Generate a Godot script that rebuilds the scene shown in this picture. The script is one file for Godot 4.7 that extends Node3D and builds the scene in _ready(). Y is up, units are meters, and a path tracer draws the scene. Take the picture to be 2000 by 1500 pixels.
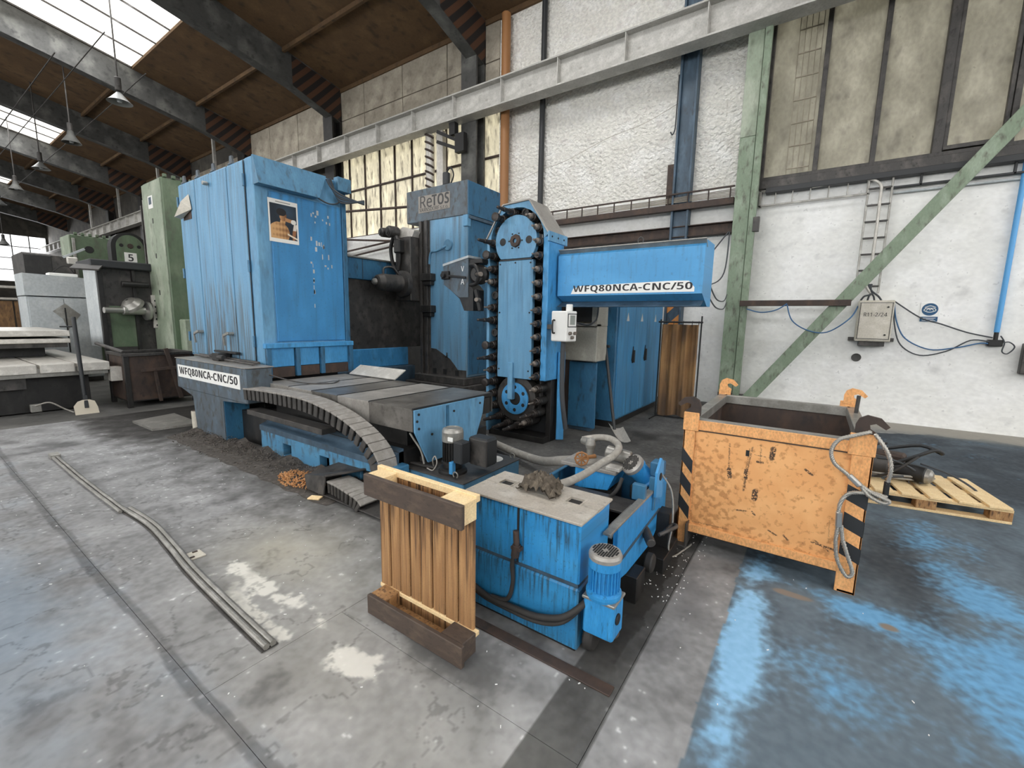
extends Node3D
# An old machine hall: x runs along the white wall, z towards the camera, y up, metres.

class Mb:
	var v := PackedVector3Array()
	var n := PackedVector3Array()
	var u := PackedVector2Array()
	var ix := PackedInt32Array()
	var t := Transform3D.IDENTITY

	func put(p: Vector3, m: Vector3, w := Vector2.ZERO) -> void:
		v.append(t * p)
		n.append((t.basis * m).normalized())
		u.append(w)

	func face(p: Array, out: Vector3, uv: Array = []) -> void:
		var m: Vector3 = (p[1] - p[0]).cross(p[2] - p[0])
		if m.length_squared() < 1e-16 and p.size() > 3:
			m = (p[2] - p[0]).cross(p[3] - p[0])
		var flip := m.dot(out) < 0.0
		m = (-m if flip else m).normalized()
		var i := v.size()
		for k in p.size():
			put(p[k], m, uv[k] if uv.size() else Vector2.ZERO)
		for k in range(1, p.size() - 1):
			if flip:
				ix.append_array([i, i + k, i + k + 1])
			else:
				ix.append_array([i, i + k + 1, i + k])

	func bx(x0: float, x1: float, y0: float, y1: float, z0: float, z1: float, b := 0.004) -> Mb:
		var c := Vector3(x0 + x1, y0 + y1, z0 + z1) / 2
		var h := Vector3(absf(x1 - x0), absf(y1 - y0), absf(z1 - z0)) / 2
		b = minf(b, minf(h.x, minf(h.y, h.z)) * 0.45)
		for i in 3:
			var j := (i + 1) % 3
			var k := (i + 2) % 3
			for s in [-1, 1]:
				var o := Vector3.ZERO
				o[i] = s
				var q := []
				for w in [[-1, -1], [1, -1], [1, 1], [-1, 1]]:
					var p := c
					p[i] += s * h[i]
					p[j] += w[0] * (h[j] - b)
					p[k] += w[1] * (h[k] - b)
					q.append(p)
				face(q, o)
				if b > 0.0:
					for s2 in [-1, 1]:
						var e := []
						for w in [[0, -1], [0, 1], [1, 1], [1, -1]]:
							var p := c
							p[i] += s * (h[i] - (b if w[0] else 0.0))
							p[j] += s2 * (h[j] - (0.0 if w[0] else b))
							p[k] += w[1] * (h[k] - b)
							e.append(p)
						o[j] = s2
						face(e, o)
						o[j] = 0
		if b > 0.0:
			for a in [-1, 1]:
				for d in [-1, 1]:
					for e in [-1, 1]:
						var s := Vector3(a, d, e)
						var f := c + s * h
						face([f - Vector3(0, d, e) * b, f - Vector3(a, 0, e) * b, f - Vector3(a, d, 0) * b], s)
		return self

	func bar(a: Vector3, b: Vector3, w: float, h: float, up := Vector3.UP, c := 0.004) -> Mb:
		var d := b - a
		var y := up
		if absf(d.normalized().dot(y)) > 0.98:
			y = Vector3.BACK
		var x := y.cross(d).normalized()
		y = d.cross(x).normalized()
		var old := t
		t = t * Transform3D(Basis(x, y, d.normalized()), (a + b) / 2)
		bx(-w / 2, w / 2, -h / 2, h / 2, -d.length() / 2, d.length() / 2, c)
		t = old
		return self

	func at(axis: String, p: Vector2, k: float) -> Vector3:
		return Vector3(k, p.y, p.x) if axis == "x" else Vector3(p.x, p.y, k) if axis == "z" else Vector3(p.x, k, p.y)

	func ext(poly: Array, axis: String, lo: float, hi: float) -> Mb:
		var pl := PackedVector2Array(poly)
		if Geometry2D.is_polygon_clockwise(pl):
			pl.reverse()
		var m := Vector3(1, 0, 0) if axis == "x" else Vector3(0, 0, 1) if axis == "z" else Vector3(0, 1, 0)
		var tr := Geometry2D.triangulate_polygon(pl)
		for k in range(0, tr.size(), 3):
			for s in [[lo, -1], [hi, 1]]:
				face([at(axis, pl[tr[k]], s[0]), at(axis, pl[tr[k + 1]], s[0]), at(axis, pl[tr[k + 2]], s[0])], m * s[1])
		for k in pl.size():
			var p := pl[k]
			var q := pl[(k + 1) % pl.size()]
			var o := Vector2(q.y - p.y, p.x - q.x)
			if o.length() > 1e-6:
				face([at(axis, p, lo), at(axis, q, lo), at(axis, q, hi), at(axis, p, hi)], at(axis, o, 0.0))
		return self

	func lathe(prof: Array, o: Vector3, dir: Vector3, seg := 18) -> Mb:
		dir = dir.normalized()
		var x := dir.cross(Vector3.UP if absf(dir.y) < 0.9 else Vector3.RIGHT).normalized()
		var y := dir.cross(x)
		for k in prof.size() - 1:
			var p: Vector2 = prof[k]
			var q: Vector2 = prof[k + 1]
			var e := Vector2(q.y - p.y, p.x - q.x).normalized()
			var i := v.size()
			for s in seg + 1:
				var r := x * cos(TAU * s / seg) + y * sin(TAU * s / seg)
				var m := r * e.x + dir * e.y
				put(o + r * p.x + dir * p.y, m)
				put(o + r * q.x + dir * q.y, m)
			var test := (v[i + 1] - v[i]).cross(v[i + 3] - v[i])
			if test.length() < 1e-12:
				test = (v[i + 3] - v[i]).cross(v[i + 2] - v[i])
			var flip := test.dot(n[i]) < 0.0
			for s in seg:
				var a := i + s * 2
				if flip:
					ix.append_array([a, a + 1, a + 3, a, a + 3, a + 2])
				else:
					ix.append_array([a, a + 3, a + 1, a, a + 2, a + 3])
		return self

	func cyl(a: Vector3, b: Vector3, r: float, seg := 14) -> Mb:
		var l := (b - a).length()
		var c := minf(0.15 * r, l * 0.2)
		return lathe([Vector2(0, 0), Vector2(r - c, 0), Vector2(r, c), Vector2(r, l - c), Vector2(r - c, l), Vector2(0, l)], a, b - a, seg)

	func tube(p: Array, r: float, seg := 8) -> Mb:
		var f := Vector3.ZERO
		var i := v.size()
		for k in p.size():
			var d: Vector3 = (p[mini(k + 1, p.size() - 1)] - p[maxi(k - 1, 0)]).normalized()
			if f == Vector3.ZERO:
				f = d.cross(Vector3.UP if absf(d.y) < 0.9 else Vector3.RIGHT).normalized()
			f = (f - d * f.dot(d)).normalized()
			var g := d.cross(f)
			for s in seg + 1:
				var w := f * cos(TAU * s / seg) + g * sin(TAU * s / seg)
				put(p[k] + w * r, w)
			if k == 0 or k == p.size() - 1:
				var cap := []
				for s in seg:
					cap.append(p[k] + (f * cos(TAU * s / seg) + g * sin(TAU * s / seg)) * r)
				if k == 0:
					var keep := [v.slice(i), n.slice(i), u.slice(i)]
					v.resize(i)
					n.resize(i)
					u.resize(i)
					face(cap, -d)
					i = v.size()
					v.append_array(keep[0])
					n.append_array(keep[1])
					u.append_array(keep[2])
				else:
					face(cap, d)
		for k in p.size() - 1:
			for s in seg:
				var a := i + k * (seg + 1) + s
				var b := a + seg + 1
				ix.append_array([a, b, b + 1, a, b + 1, a + 1])
		return self

	# a smooth sheet through a grid of points, as thick as t
	func drape(g: Array, thick: float) -> Mb:
		var w: int = g.size()
		var h: int = g[0].size()
		for s in [0.0, thick]:
			var i := v.size()
			for a in w:
				for c in h:
					var m: Vector3 = (g[mini(a + 1, w - 1)][c] - g[maxi(a - 1, 0)][c]).cross(g[a][mini(c + 1, h - 1)] - g[a][maxi(c - 1, 0)]).normalized()
					put(g[a][c] - m * s, m if s == 0.0 else -m, Vector2(a / (w - 1.0), 1.0 - c / (h - 1.0)))
			for a in w - 1:
				for c in h - 1:
					var k := i + a * h + c
					if s == 0.0:
						ix.append_array([k, k + h + 1, k + h, k, k + 1, k + h + 1])
					else:
						ix.append_array([k, k + h, k + h + 1, k, k + h + 1, k + 1])
		return self

	func mesh() -> ArrayMesh:
		var a := []
		a.resize(Mesh.ARRAY_MAX)
		a[Mesh.ARRAY_VERTEX] = v
		a[Mesh.ARRAY_NORMAL] = n
		a[Mesh.ARRAY_TEX_UV] = u
		a[Mesh.ARRAY_INDEX] = ix
		var m := ArrayMesh.new()
		m.add_surface_from_arrays(Mesh.PRIMITIVE_TRIANGLES, a)
		return m


var M := {}
var T := {}
var org := {}
var used := {}
var rng := RandomNumberGenerator.new()


func mb() -> Mb:
	return Mb.new()


func numbered(parent: Node, called: String) -> String:
	var key := str(parent.get_instance_id()) + called
	used[key] = used.get(key, -1) + 1
	return called if used[key] == 0 else "%s_%03d" % [called, used[key]]


func tag(o: Node, label: String, category: String, group := "", kind := "") -> void:
	if label:
		o.set_meta("label", label)
	if category:
		o.set_meta("category", category)
	if group:
		o.set_meta("group", group)
	if kind:
		o.set_meta("kind", kind)


# a thing: a node at its base; with a turn its parts are given in its own axes, else in the hall's
func thing(called: String, label: String, category: String, base: Vector3, turn := INF, group := "") -> Node3D:
	var o := Node3D.new()
	o.name = numbered(self, called)
	add_child(o)
	o.position = base
	org[o] = base
	if turn != INF:
		o.rotation_degrees.y = turn
		org[o] = Vector3.ZERO
	tag(o, label, category, group)
	return o


func part(parent: Node3D, called: String, b: Mb, m: Material, label := "", kind := "") -> MeshInstance3D:
	var o := MeshInstance3D.new()
	o.name = numbered(parent, called)
	var s: Vector3 = org.get(parent, Vector3.ZERO)
	if s != Vector3.ZERO:
		for k in b.v.size():
			b.v[k] -= s
	o.mesh = b.mesh()
	o.material_override = m
	parent.add_child(o)
	org[o] = s
	tag(o, label, "", "", kind)
	return o


func share(parent: Node3D, called: String, mesh: Mesh, m: Material, where: Transform3D, label := "") -> MeshInstance3D:
	var o := MeshInstance3D.new()
	o.name = numbered(parent, called)
	o.mesh = mesh
	o.material_override = m
	parent.add_child(o)
	o.transform = Transform3D(where.basis, where.origin - org.get(parent, Vector3.ZERO))
	org[o] = org.get(parent, Vector3.ZERO)
	tag(o, label, "")
	return o


func single(called: String, label: String, category: String, b: Mb, m: Material, group := "", kind := "") -> MeshInstance3D:
	var lo := b.v[0]
	var hi := b.v[0]
	for p in b.v:
		lo = lo.min(p)
		hi = hi.max(p)
	var base := Vector3((lo.x + hi.x) / 2, lo.y, (lo.z + hi.z) / 2)
	for k in b.v.size():
		b.v[k] -= base
	var o := MeshInstance3D.new()
	o.name = numbered(self, called)
	o.mesh = b.mesh()
	o.material_override = m
	add_child(o)
	o.position = base
	org[o] = base
	tag(o, label, category, group, kind)
	return o


func struct(called: String, b: Mb = null, m: Material = null) -> Node3D:
	if b == null:
		var o := Node3D.new()
		o.name = called
		add_child(o)
		org[o] = Vector3.ZERO
		o.set_meta("kind", "structure")
		return o
	return single(called, "", "", b, m, "", "structure")


func again(o: Node3D, at: Vector3, label: String) -> Node3D:
	var c: Node3D = o.duplicate()
	c.name = numbered(self, str(o.name).rstrip("0123456789").trim_suffix("_"))
	add_child(c)
	c.position = at
	if label:
		c.set_meta("label", label)
	return c


func lettering(parent: Node3D, what: String, at: Vector3, w: float, h: float, face: Vector3, m: Material, bold := false, called := "lettering") -> MeshInstance3D:
	var f := SystemFont.new()
	f.font_names = PackedStringArray(["Droid Sans"])
	if bold:
		f.font_weight = 700
	var tm := TextMesh.new()
	tm.text = what
	tm.font = f
	tm.font_size = 32
	tm.pixel_size = 0.01
	tm.depth = 0.02
	var box := tm.get_aabb()
	var o := MeshInstance3D.new()
	o.name = numbered(parent, called)
	o.mesh = tm
	o.material_override = m
	parent.add_child(o)
	var z := face.normalized()
	var x := Vector3.UP.cross(z).normalized()
	var y := z.cross(x)
	var k := Vector3(w / maxf(box.size.x, 0.01), h / maxf(box.size.y, 0.01), 0.1)
	var b := Basis(x * k.x, y * k.y, z * k.z)
	o.transform = Transform3D(b, at - org.get(parent, Vector3.ZERO) - b * box.get_center())
	return o


func curve(p: Array, per := 6) -> Array:
	var out := []
	for k in p.size() - 1:
		var a: Vector3 = p[maxi(k - 1, 0)]
		var b: Vector3 = p[k]
		var c: Vector3 = p[k + 1]
		var d: Vector3 = p[mini(k + 2, p.size() - 1)]
		for s in per:
			out.append(b.cubic_interpolate(c, a, d, float(s) / per))
	out.append(p[-1])
	return out


func rope(b: Mb, p: Array, r: float, turns: float) -> void:
	for k in 4:
		var f := Vector3.ZERO
		var q := []
		for i in p.size():
			var d: Vector3 = (p[mini(i + 1, p.size() - 1)] - p[maxi(i - 1, 0)]).normalized()
			if f == Vector3.ZERO:
				f = d.cross(Vector3.UP if absf(d.y) < 0.9 else Vector3.RIGHT).normalized()
			f = (f - d * f.dot(d)).normalized()
			var a := TAU * k / 4.0 + TAU * turns * i / p.size()
			q.append(p[i] + (f * cos(a) + d.cross(f) * sin(a)) * r * 0.55)
		b.tube(q, r * 0.55, 5)


# ---------------------------------------------------------------- textures and materials

func noise(size: Vector2i, nseed: int, freq: float, oct := 4, seamless := true, kind := FastNoiseLite.TYPE_SIMPLEX_SMOOTH) -> PackedByteArray:
	var f := FastNoiseLite.new()
	f.seed = nseed
	f.noise_type = kind
	f.frequency = freq
	f.fractal_octaves = oct
	var im := f.get_seamless_image(size.x, size.y) if seamless else f.get_image(size.x, size.y)
	im.convert(Image.FORMAT_L8)
	return im.get_data()


func gray_tex(size: int, nseed: int, freq: float, oct := 4) -> ImageTexture:
	return ImageTexture.create_from_image(Image.create_from_data(size, size, false, Image.FORMAT_L8, noise(Vector2i(size, size), nseed, freq, oct)))


# base paint, lighter wear, and dirt patches and specks that eat into it
func worn(nseed: int, base: Color, light: Color, dirt: Color, amount: float, size := 256, fine := 0.06) -> ImageTexture:
	var s := Vector2i(size, size)
	var a := noise(s, nseed, 3.0 / size, 4)
	var b := noise(s, nseed + 1, 7.0 / size, 5)
	var c := noise(s, nseed + 2, 28.0 / size, 3)
	var out := PackedByteArray()
	out.resize(size * size * 3)
	for i in size * size:
		var x := a[i] / 255.0
		var y := b[i] / 255.0
		var z := c[i] / 255.0
		var l := clampf((x - 0.45) * 2.2, 0.0, 1.0)
		var d := clampf((y * 0.75 + z * 0.25 - 0.78 + amount * 0.4) * 4.0, 0.0, 1.0) * minf(1.0, amount * 1.6)
		if z > 0.86:
			d = maxf(d, 0.5)
		var f := 1.0 + (z - 0.5) * fine * 2.0
		out[i * 3] = clampi(int(255.0 * f * lerpf(lerpf(base.r, light.r, l), dirt.r, d)), 0, 255)
		out[i * 3 + 1] = clampi(int(255.0 * f * lerpf(lerpf(base.g, light.g, l), dirt.g, d)), 0, 255)
		out[i * 3 + 2] = clampi(int(255.0 * f * lerpf(lerpf(base.b, light.b, l), dirt.b, d)), 0, 255)
	return ImageTexture.create_from_image(Image.create_from_data(size, size, false, Image.FORMAT_RGB8, out))


# a sheet of paint seen whole: runs of dirt from its top edge, grime rising from its bottom edge
func streaked(nseed: int, w: int, h: int, base: Color, light: Color, dirt: Color, top: float, bottom: float, runs: float) -> ImageTexture:
	var f := FastNoiseLite.new()
	f.seed = nseed
	f.frequency = 1.0
	f.fractal_octaves = 4
	var im := Image.create(w, h, false, Image.FORMAT_RGB8)
	for y in h:
		var v := y / float(h)
		for x in w:
			var u := x / float(w)
			var cloud := 0.5 + 0.5 * f.get_noise_2d(u * 2.2, v * 2.2)
			var run := 0.5 + 0.5 * f.get_noise_2d(u * runs + 40.0, v * 1.3)
			var speck := 0.5 + 0.5 * f.get_noise_2d(u * 30.0, v * 30.0 * h / w + 9.0)
			var reach := 0.5 + 0.5 * f.get_noise_2d(u * runs * 0.7 + 90.0, 3.0)
			var c := base.lerp(light, clampf((cloud - 0.35) * 1.8, 0.0, 1.0))
			var d := top * clampf((reach * 1.1 - v) * 2.0, 0.0, 1.0) * clampf((run - 0.42) * 3.5, 0.0, 1.0)
			d += bottom * smoothstep(0.5, 1.0, v + (cloud - 0.5) * 0.7) * clampf(0.25 + (run - 0.35) * 2.2, 0.0, 1.0)
			if speck > 0.74:
				d += 0.3
			d += 0.25 * clampf((run - 0.62) * 5.0, 0.0, 1.0)
			c = c.lerp(dirt, clampf(d, 0.0, 0.92))
			im.set_pixel(x, y, c)
	return ImageTexture.create_from_image(im)


func sheet(called: String, tx: Texture2D, rough := 0.5) -> StandardMaterial3D:
	var m := plain(called, Color.WHITE, rough)
	m.albedo_texture = tx
	return m


# lays one picture over a whole part, seen along z or along x
func fit(b: Mb, axis := "z") -> Mb:
	var lo := b.v[0]
	var hi := b.v[0]
	for p in b.v:
		lo = lo.min(p)
		hi = hi.max(p)
	for k in b.v.size():
		var q := (b.v[k] - lo) / (hi - lo).max(Vector3(0.001, 0.001, 0.001))
		b.u[k] = Vector2(q.x if axis == "z" else 1.0 - q.z, 1.0 - q.y) * 0.98 + Vector2(0.01, 0.01)
	return b


func crate_front() -> ImageTexture:
	var w := 460
	var h := 356
	var s := Vector2i(w, h)
	var a := noise(s, 501, 0.009, 4, false)
	var b := noise(s, 502, 0.035, 5, false)
	var c := noise(s, 503, 0.14, 3, false)
	var im := Image.create(w, h, false, Image.FORMAT_RGB8)
	for y in h:
		for x in w:
			var i := y * w + x
			var u := x / float(w)
			var v := y / float(h)
			var col := rgb(232, 168, 106).lerp(rgb(240, 180, 118), clampf(a[i] / 255.0 * 2.0 - 0.6, 0.0, 1.0))
			var stain := 0.55 * exp(-pow((u - 0.2) / 0.14, 2.0)) * exp(-pow((v - 0.6) / 0.4, 2.0)) + 0.35 * smoothstep(0.75, 1.0, v) + 0.3 * exp(-pow((u - 0.06) / 0.05, 2.0)) + 0.18 * exp(-pow((u - 0.92) / 0.08, 2.0))
			var d := clampf((b[i] / 255.0 - 0.62 + stain * 0.45) * 3.0, 0.0, 0.75)
			col = col.lerp(rgb(190, 130, 76), d)
			if c[i] > 214 and b[i] > 140:
				col = col.lerp(rgb(84, 58, 38), 0.75)
			im.set_pixel(x, y, col)
	# rust runs, knocks and scratches
	var marks := [[0.26, 0.10, 0.27, 0.36, 2, 0.9], [0.27, 0.34, 0.28, 0.42, 6, 0.8], [0.405, 0.10, 0.385, 0.34, 2, 0.8], [0.39, 0.12, 0.375, 0.34, 2, 0.5], [0.38, 0.32, 0.38, 0.40, 5, 0.9], [0.38, 0.4, 0.375, 0.52, 3, 0.4], [0.455, 0.06, 0.46, 0.22, 1, 0.8], [0.42, 0.165, 0.5, 0.17, 1, 0.8], [0.44, 0.225, 0.475, 0.225, 3, 0.9], [0.53, 0.08, 0.525, 0.18, 7, 0.55], [0.45, 0.5, 0.445, 0.58, 8, 0.5], [0.72, 0.22, 0.76, 0.26, 3, 0.6], [0.34, 0.72, 0.4, 0.71, 2, 0.8], [0.44, 0.7, 0.46, 0.73, 2, 0.8], [0.55, 0.84, 0.6, 0.87, 2, 0.7], [0.64, 0.85, 0.67, 0.89, 2, 0.7], [0.8, 0.85, 0.93, 0.87, 3, 0.8], [0.82, 0.83, 0.9, 0.9, 2, 0.6], [0.88, 0.6, 0.89, 0.82, 1, 0.5], [0.05, 0.94, 0.3, 0.93, 3, 0.35], [0.04, 0.1, 0.04, 0.9, 3, 0.35]]
	for m in marks:
		for k in 80:
			var t := k / 79.0
			var q := Vector2(lerpf(m[0], m[2], t) * w, lerpf(m[1], m[3], t) * h)
			var rad: int = m[4]
			for dx in range(-rad, rad + 1):
				for dy in range(-rad, rad + 1):
					var px := Vector2i(int(q.x) + dx + (b[(int(q.y) * w + int(q.x)) % b.size()] % 3 - 1), int(q.y) + dy)
					if dx * dx + dy * dy <= rad * rad and px.x >= 0 and px.y >= 0 and px.x < w and px.y < h and c[px.y * w + px.x] > 90:
						im.set_pixelv(px, im.get_pixelv(px).lerp(rgb(74, 54, 38), m[5] * 0.25))
	return ImageTexture.create_from_image(im)


func tri(m: StandardMaterial3D, sc: Vector3) -> void:
	m.uv1_triplanar = true
	m.uv1_world_triplanar = true
	m.uv1_scale = sc
	m.uv1_triplanar_sharpness = 4.0


func mat(called: String, tx: Texture2D, sc: Vector3, rough := 0.6, metal := 0.0, bump := 0.0, tint := Color.WHITE) -> StandardMaterial3D:
	var m := StandardMaterial3D.new()
	m.resource_name = called
	m.albedo_color = tint
	m.albedo_texture = tx
	m.roughness = rough
	m.metallic = metal
	tri(m, sc)
	if bump > 0.0:
		m.heightmap_enabled = true
		m.heightmap_texture = T.bump
		m.heightmap_scale = bump
	M[called] = m
	return m


func plain(called: String, c: Color, rough := 0.6, metal := 0.0) -> StandardMaterial3D:
	var m := StandardMaterial3D.new()
	m.resource_name = called
	m.albedo_color = c
	m.roughness = rough
	m.metallic = metal
	M[called] = m
	return m


func glow(called: String, c: Color, e: float) -> StandardMaterial3D:
	var m := plain(called, Color(0.8, 0.8, 0.8), 0.5)
	m.emission_enabled = true
	m.emission = c
	m.emission_energy_multiplier = e
	return m


func rgb(r: int, g: int, b: int) -> Color:
	return Color(r / 255.0, g / 255.0, b / 255.0)


func materials() -> void:
	T.bump = gray_tex(256, 5, 0.035, 4)
	T.rough = gray_tex(512, 9, 0.045, 5)
	var oil := rgb(52, 50, 48)
	mat("blue", worn(11, rgb(64, 142, 196), rgb(78, 157, 211), rgb(48, 78, 98), 0.34, 384), Vector3(0.9, 0.3, 0.9), 0.5)
	mat("blue_light", worn(21, rgb(94, 147, 183), rgb(112, 164, 197), rgb(68, 90, 106), 0.34, 384), Vector3(0.9, 0.26, 0.9), 0.5)
	mat("blue_tank", worn(31, rgb(44, 138, 200), rgb(60, 152, 212), rgb(34, 70, 94), 0.4, 384), Vector3(5.0, 0.8, 5.0), 0.45)
	mat("blue_grimy", worn(41, rgb(78, 124, 154), rgb(90, 138, 168), rgb(60, 74, 84), 0.42), Vector3(1.2, 0.5, 1.2), 0.5)
	mat("blue_grey", worn(46, rgb(80, 90, 98), rgb(90, 108, 122), rgb(66, 66, 64), 0.6), Vector3(1.1, 0.6, 1.1), 0.5)
	mat("blue_deep", worn(51, rgb(48, 100, 134), rgb(60, 118, 152), rgb(38, 54, 64), 0.45), Vector3(0.9, 0.35, 0.9), 0.5)
	mat("dark_blue_paint", worn(55, rgb(58, 78, 94), rgb(78, 100, 118), rgb(46, 50, 54), 0.4), Vector3(1.0, 0.4, 1.0), 0.5)
	mat("orange", worn(61, rgb(228, 166, 106), rgb(238, 178, 116), rgb(160, 108, 62), 0.36, 384, 0.12), Vector3(2.2, 1.2, 2.2), 0.6)
	mat("green", worn(71, rgb(92, 110, 86), rgb(116, 130, 106), rgb(78, 80, 68), 0.42), Vector3(0.5, 0.25, 0.5), 0.55)
	mat("green_light", worn(76, rgb(140, 152, 132), rgb(166, 174, 156), rgb(98, 104, 90), 0.42), Vector3(0.6, 0.3, 0.6), 0.55)  # pale post paint, and the lit side painted on the green columns
	mat("green_steel", worn(81, rgb(122, 138, 116), rgb(142, 156, 136), rgb(78, 76, 66), 0.46), Vector3(1.2, 0.5, 1.2), 0.55)
	mat("steel", worn(91, rgb(140, 138, 132), rgb(168, 166, 160), rgb(92, 88, 82), 0.35), Vector3(1.4, 1.4, 1.4), 0.38, 0.45)
	mat("steel_top", worn(94, rgb(150, 146, 140), rgb(176, 172, 166), rgb(110, 106, 100), 0.4), Vector3(1.0, 1.0, 1.0), 0.4, 0.25)
	mat("lid_grey", worn(88, rgb(176, 168, 156), rgb(192, 186, 176), rgb(128, 122, 114), 0.42, 384), Vector3(2.2, 2.2, 2.2), 0.5, 0.1)
	mat("plate_dark", worn(98, rgb(108, 105, 100), rgb(128, 125, 120), rgb(74, 71, 68), 0.45), Vector3(1.0, 1.0, 1.0), 0.3, 0.3)
	mat("chain_grey", worn(106, rgb(132, 128, 122), rgb(152, 148, 142), rgb(96, 92, 88), 0.4), Vector3(3.0, 3.0, 3.0), 0.6)
	mat("dark_steel", worn(101, rgb(66, 64, 62), rgb(88, 84, 80), rgb(42, 40, 39), 0.5), Vector3(1.2, 0.8, 1.2), 0.5, 0.2)
	mat("oily", worn(111, rgb(34, 33, 32), rgb(46, 44, 42), rgb(24, 23, 22), 0.5), Vector3(1.5, 1.0, 1.5), 0.5, 0.1)
	mat("rust", worn(121, rgb(64, 52, 46), rgb(84, 66, 55), rgb(44, 40, 38), 0.5), Vector3(1.2, 0.8, 1.2), 0.7)
	mat("grey_cab", worn(131, rgb(176, 182, 184), rgb(196, 200, 200), rgb(146, 152, 158), 0.35), Vector3(0.6, 0.5, 0.6), 0.5)
	mat("beige_cab", worn(136, rgb(150, 148, 138), rgb(168, 166, 156), rgb(122, 118, 108), 0.3), Vector3(1.2, 1.0, 1.2), 0.5)
	mat("cream", worn(141, rgb(196, 190, 176), rgb(208, 202, 190), rgb(168, 160, 146), 0.3), Vector3(1.5, 1.5, 1.5), 0.5)
	mat("wood", worn(151, rgb(162, 122, 80), rgb(190, 150, 102), rgb(82, 60, 42), 0.56, 256, 0.14), Vector3(5.0, 1.3, 5.0), 0.7)
	mat("wood_pale", worn(161, rgb(232, 204, 156), rgb(240, 216, 170), rgb(196, 156, 104), 0.3, 256, 0.08), Vector3(3.0, 3.0, 3.0), 0.7)
	mat("wood_dark", worn(171, rgb(76, 64, 56), rgb(92, 78, 66), rgb(52, 46, 42), 0.4), Vector3(2.0, 6.0, 6.0), 0.7)
	mat("curtain", worn(181, rgb(112, 84, 54), rgb(142, 108, 68), rgb(70, 54, 40), 0.5), Vector3(1.6, 0.6, 1.6), 0.6)
	mat("plaster", worn(191, rgb(232, 232, 228), rgb(240, 240, 238), rgb(188, 188, 186), 0.36, 512, 0.03), Vector3(0.28, 0.33, 0.28), 0.85, 0.0, 1.2)
	mat("roughcast", worn(196, rgb(226, 224, 216), rgb(238, 237, 232), rgb(192, 186, 180), 0.38, 512, 0.08), Vector3(0.35, 0.45, 0.35), 0.9)
	M.roughcast.heightmap_enabled = true
	M.roughcast.heightmap_texture = T.rough
	M.roughcast.heightmap_scale = 5.0
	mat("grey_panel", worn(201, rgb(150, 142, 128), rgb(176, 168, 152), rgb(108, 102, 92), 0.4), Vector3(0.35, 0.35, 0.35), 0.8)
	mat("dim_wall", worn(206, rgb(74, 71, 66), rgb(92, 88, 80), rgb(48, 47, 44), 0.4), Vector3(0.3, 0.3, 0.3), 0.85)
	mat("roof_wood", worn(211, rgb(92, 70, 46), rgb(108, 84, 56), rgb(58, 46, 34), 0.45), Vector3(0.3, 0.3, 0.3), 0.85)
	mat("roof_beam", worn(216, rgb(70, 70, 68), rgb(100, 100, 96), rgb(44, 44, 43), 0.45), Vector3(0.4, 0.4, 0.4), 0.75)
	mat("rail_steel", worn(221, rgb(176, 174, 168), rgb(200, 198, 192), rgb(126, 120, 112), 0.35), Vector3(0.8, 0.8, 0.8), 0.55)
	mat("concrete", worn(226, rgb(92, 91, 88), rgb(110, 109, 105), rgb(66, 65, 63), 0.4, 384, 0.08), Vector3(0.5, 0.5, 0.5), 0.75)
	mat("rag", worn(231, rgb(84, 76, 66), rgb(120, 110, 96), rgb(50, 44, 38), 0.5), Vector3(6, 6, 6), 0.95)
	mat("hose", worn(236, rgb(150, 146, 138), rgb(176, 172, 164), rgb(112, 106, 100), 0.4), Vector3(4, 4, 4), 0.6)
	mat("pane_warm", worn(241, rgb(212, 206, 190), rgb(236, 230, 212), rgb(128, 122, 112), 0.5), Vector3(0.9, 0.22, 0.9), 0.4)
	mat("pane_grey", worn(246, rgb(156, 152, 140), rgb(172, 168, 156), rgb(120, 116, 108), 0.4), Vector3(0.5, 0.3, 0.5), 0.4)
	for k in ["pane_warm", "pane_grey"]:
		M[k].backlight_enabled = true
		M[k].backlight = Color(1.0, 1.0, 1.0)
	mat("pale_steel", worn(251, rgb(192, 188, 180), rgb(214, 210, 202), rgb(150, 144, 136), 0.35), Vector3(2, 2, 2), 0.4, 0.2)
	mat("swarf", worn(256, rgb(70, 65, 60), rgb(98, 92, 86), rgb(42, 40, 38), 0.5), Vector3(6, 6, 6), 0.8, 0.1)
	plain("black", rgb(26, 26, 26), 0.55)
	plain("black_paint", rgb(40, 42, 44), 0.5)
	plain("rubber", rgb(48, 46, 44), 0.7)
	plain("white", rgb(236, 236, 232), 0.5)
	plain("white_panel", rgb(226, 226, 222), 0.45)
	plain("ink", rgb(36, 36, 38), 0.6)
	plain("dull_ink", rgb(62, 62, 62), 0.6)
	plain("dull_sign", rgb(140, 134, 126), 0.6)
	plain("chrome", rgb(190, 188, 184), 0.3, 0.8)
	plain("tool_steel", rgb(118, 110, 102), 0.5, 0.4)
	plain("tool_dark", rgb(58, 53, 50), 0.4, 0.5)
	plain("cable", rgb(62, 66, 70), 0.6)
	plain("blue_cable", rgb(52, 98, 140), 0.5)
	plain("blue_pipe", rgb(84, 158, 214), 0.4)
	plain("orange_pipe", rgb(150, 104, 62), 0.5)
	plain("hazard_orange", rgb(206, 138, 72), 0.6)
	plain("sign_blue", rgb(22, 78, 116), 0.5)
	plain("shovel_blade", rgb(226, 216, 196), 0.45, 0.2)
	plain("copper_chip", rgb(204, 152, 102), 0.45, 0.3)
	plain("chip", rgb(104, 98, 92), 0.45, 0.4)
	plain("white_chip", rgb(232, 232, 230), 0.5)
	plain("screen_grey", rgb(140, 146, 140), 0.3)
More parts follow.
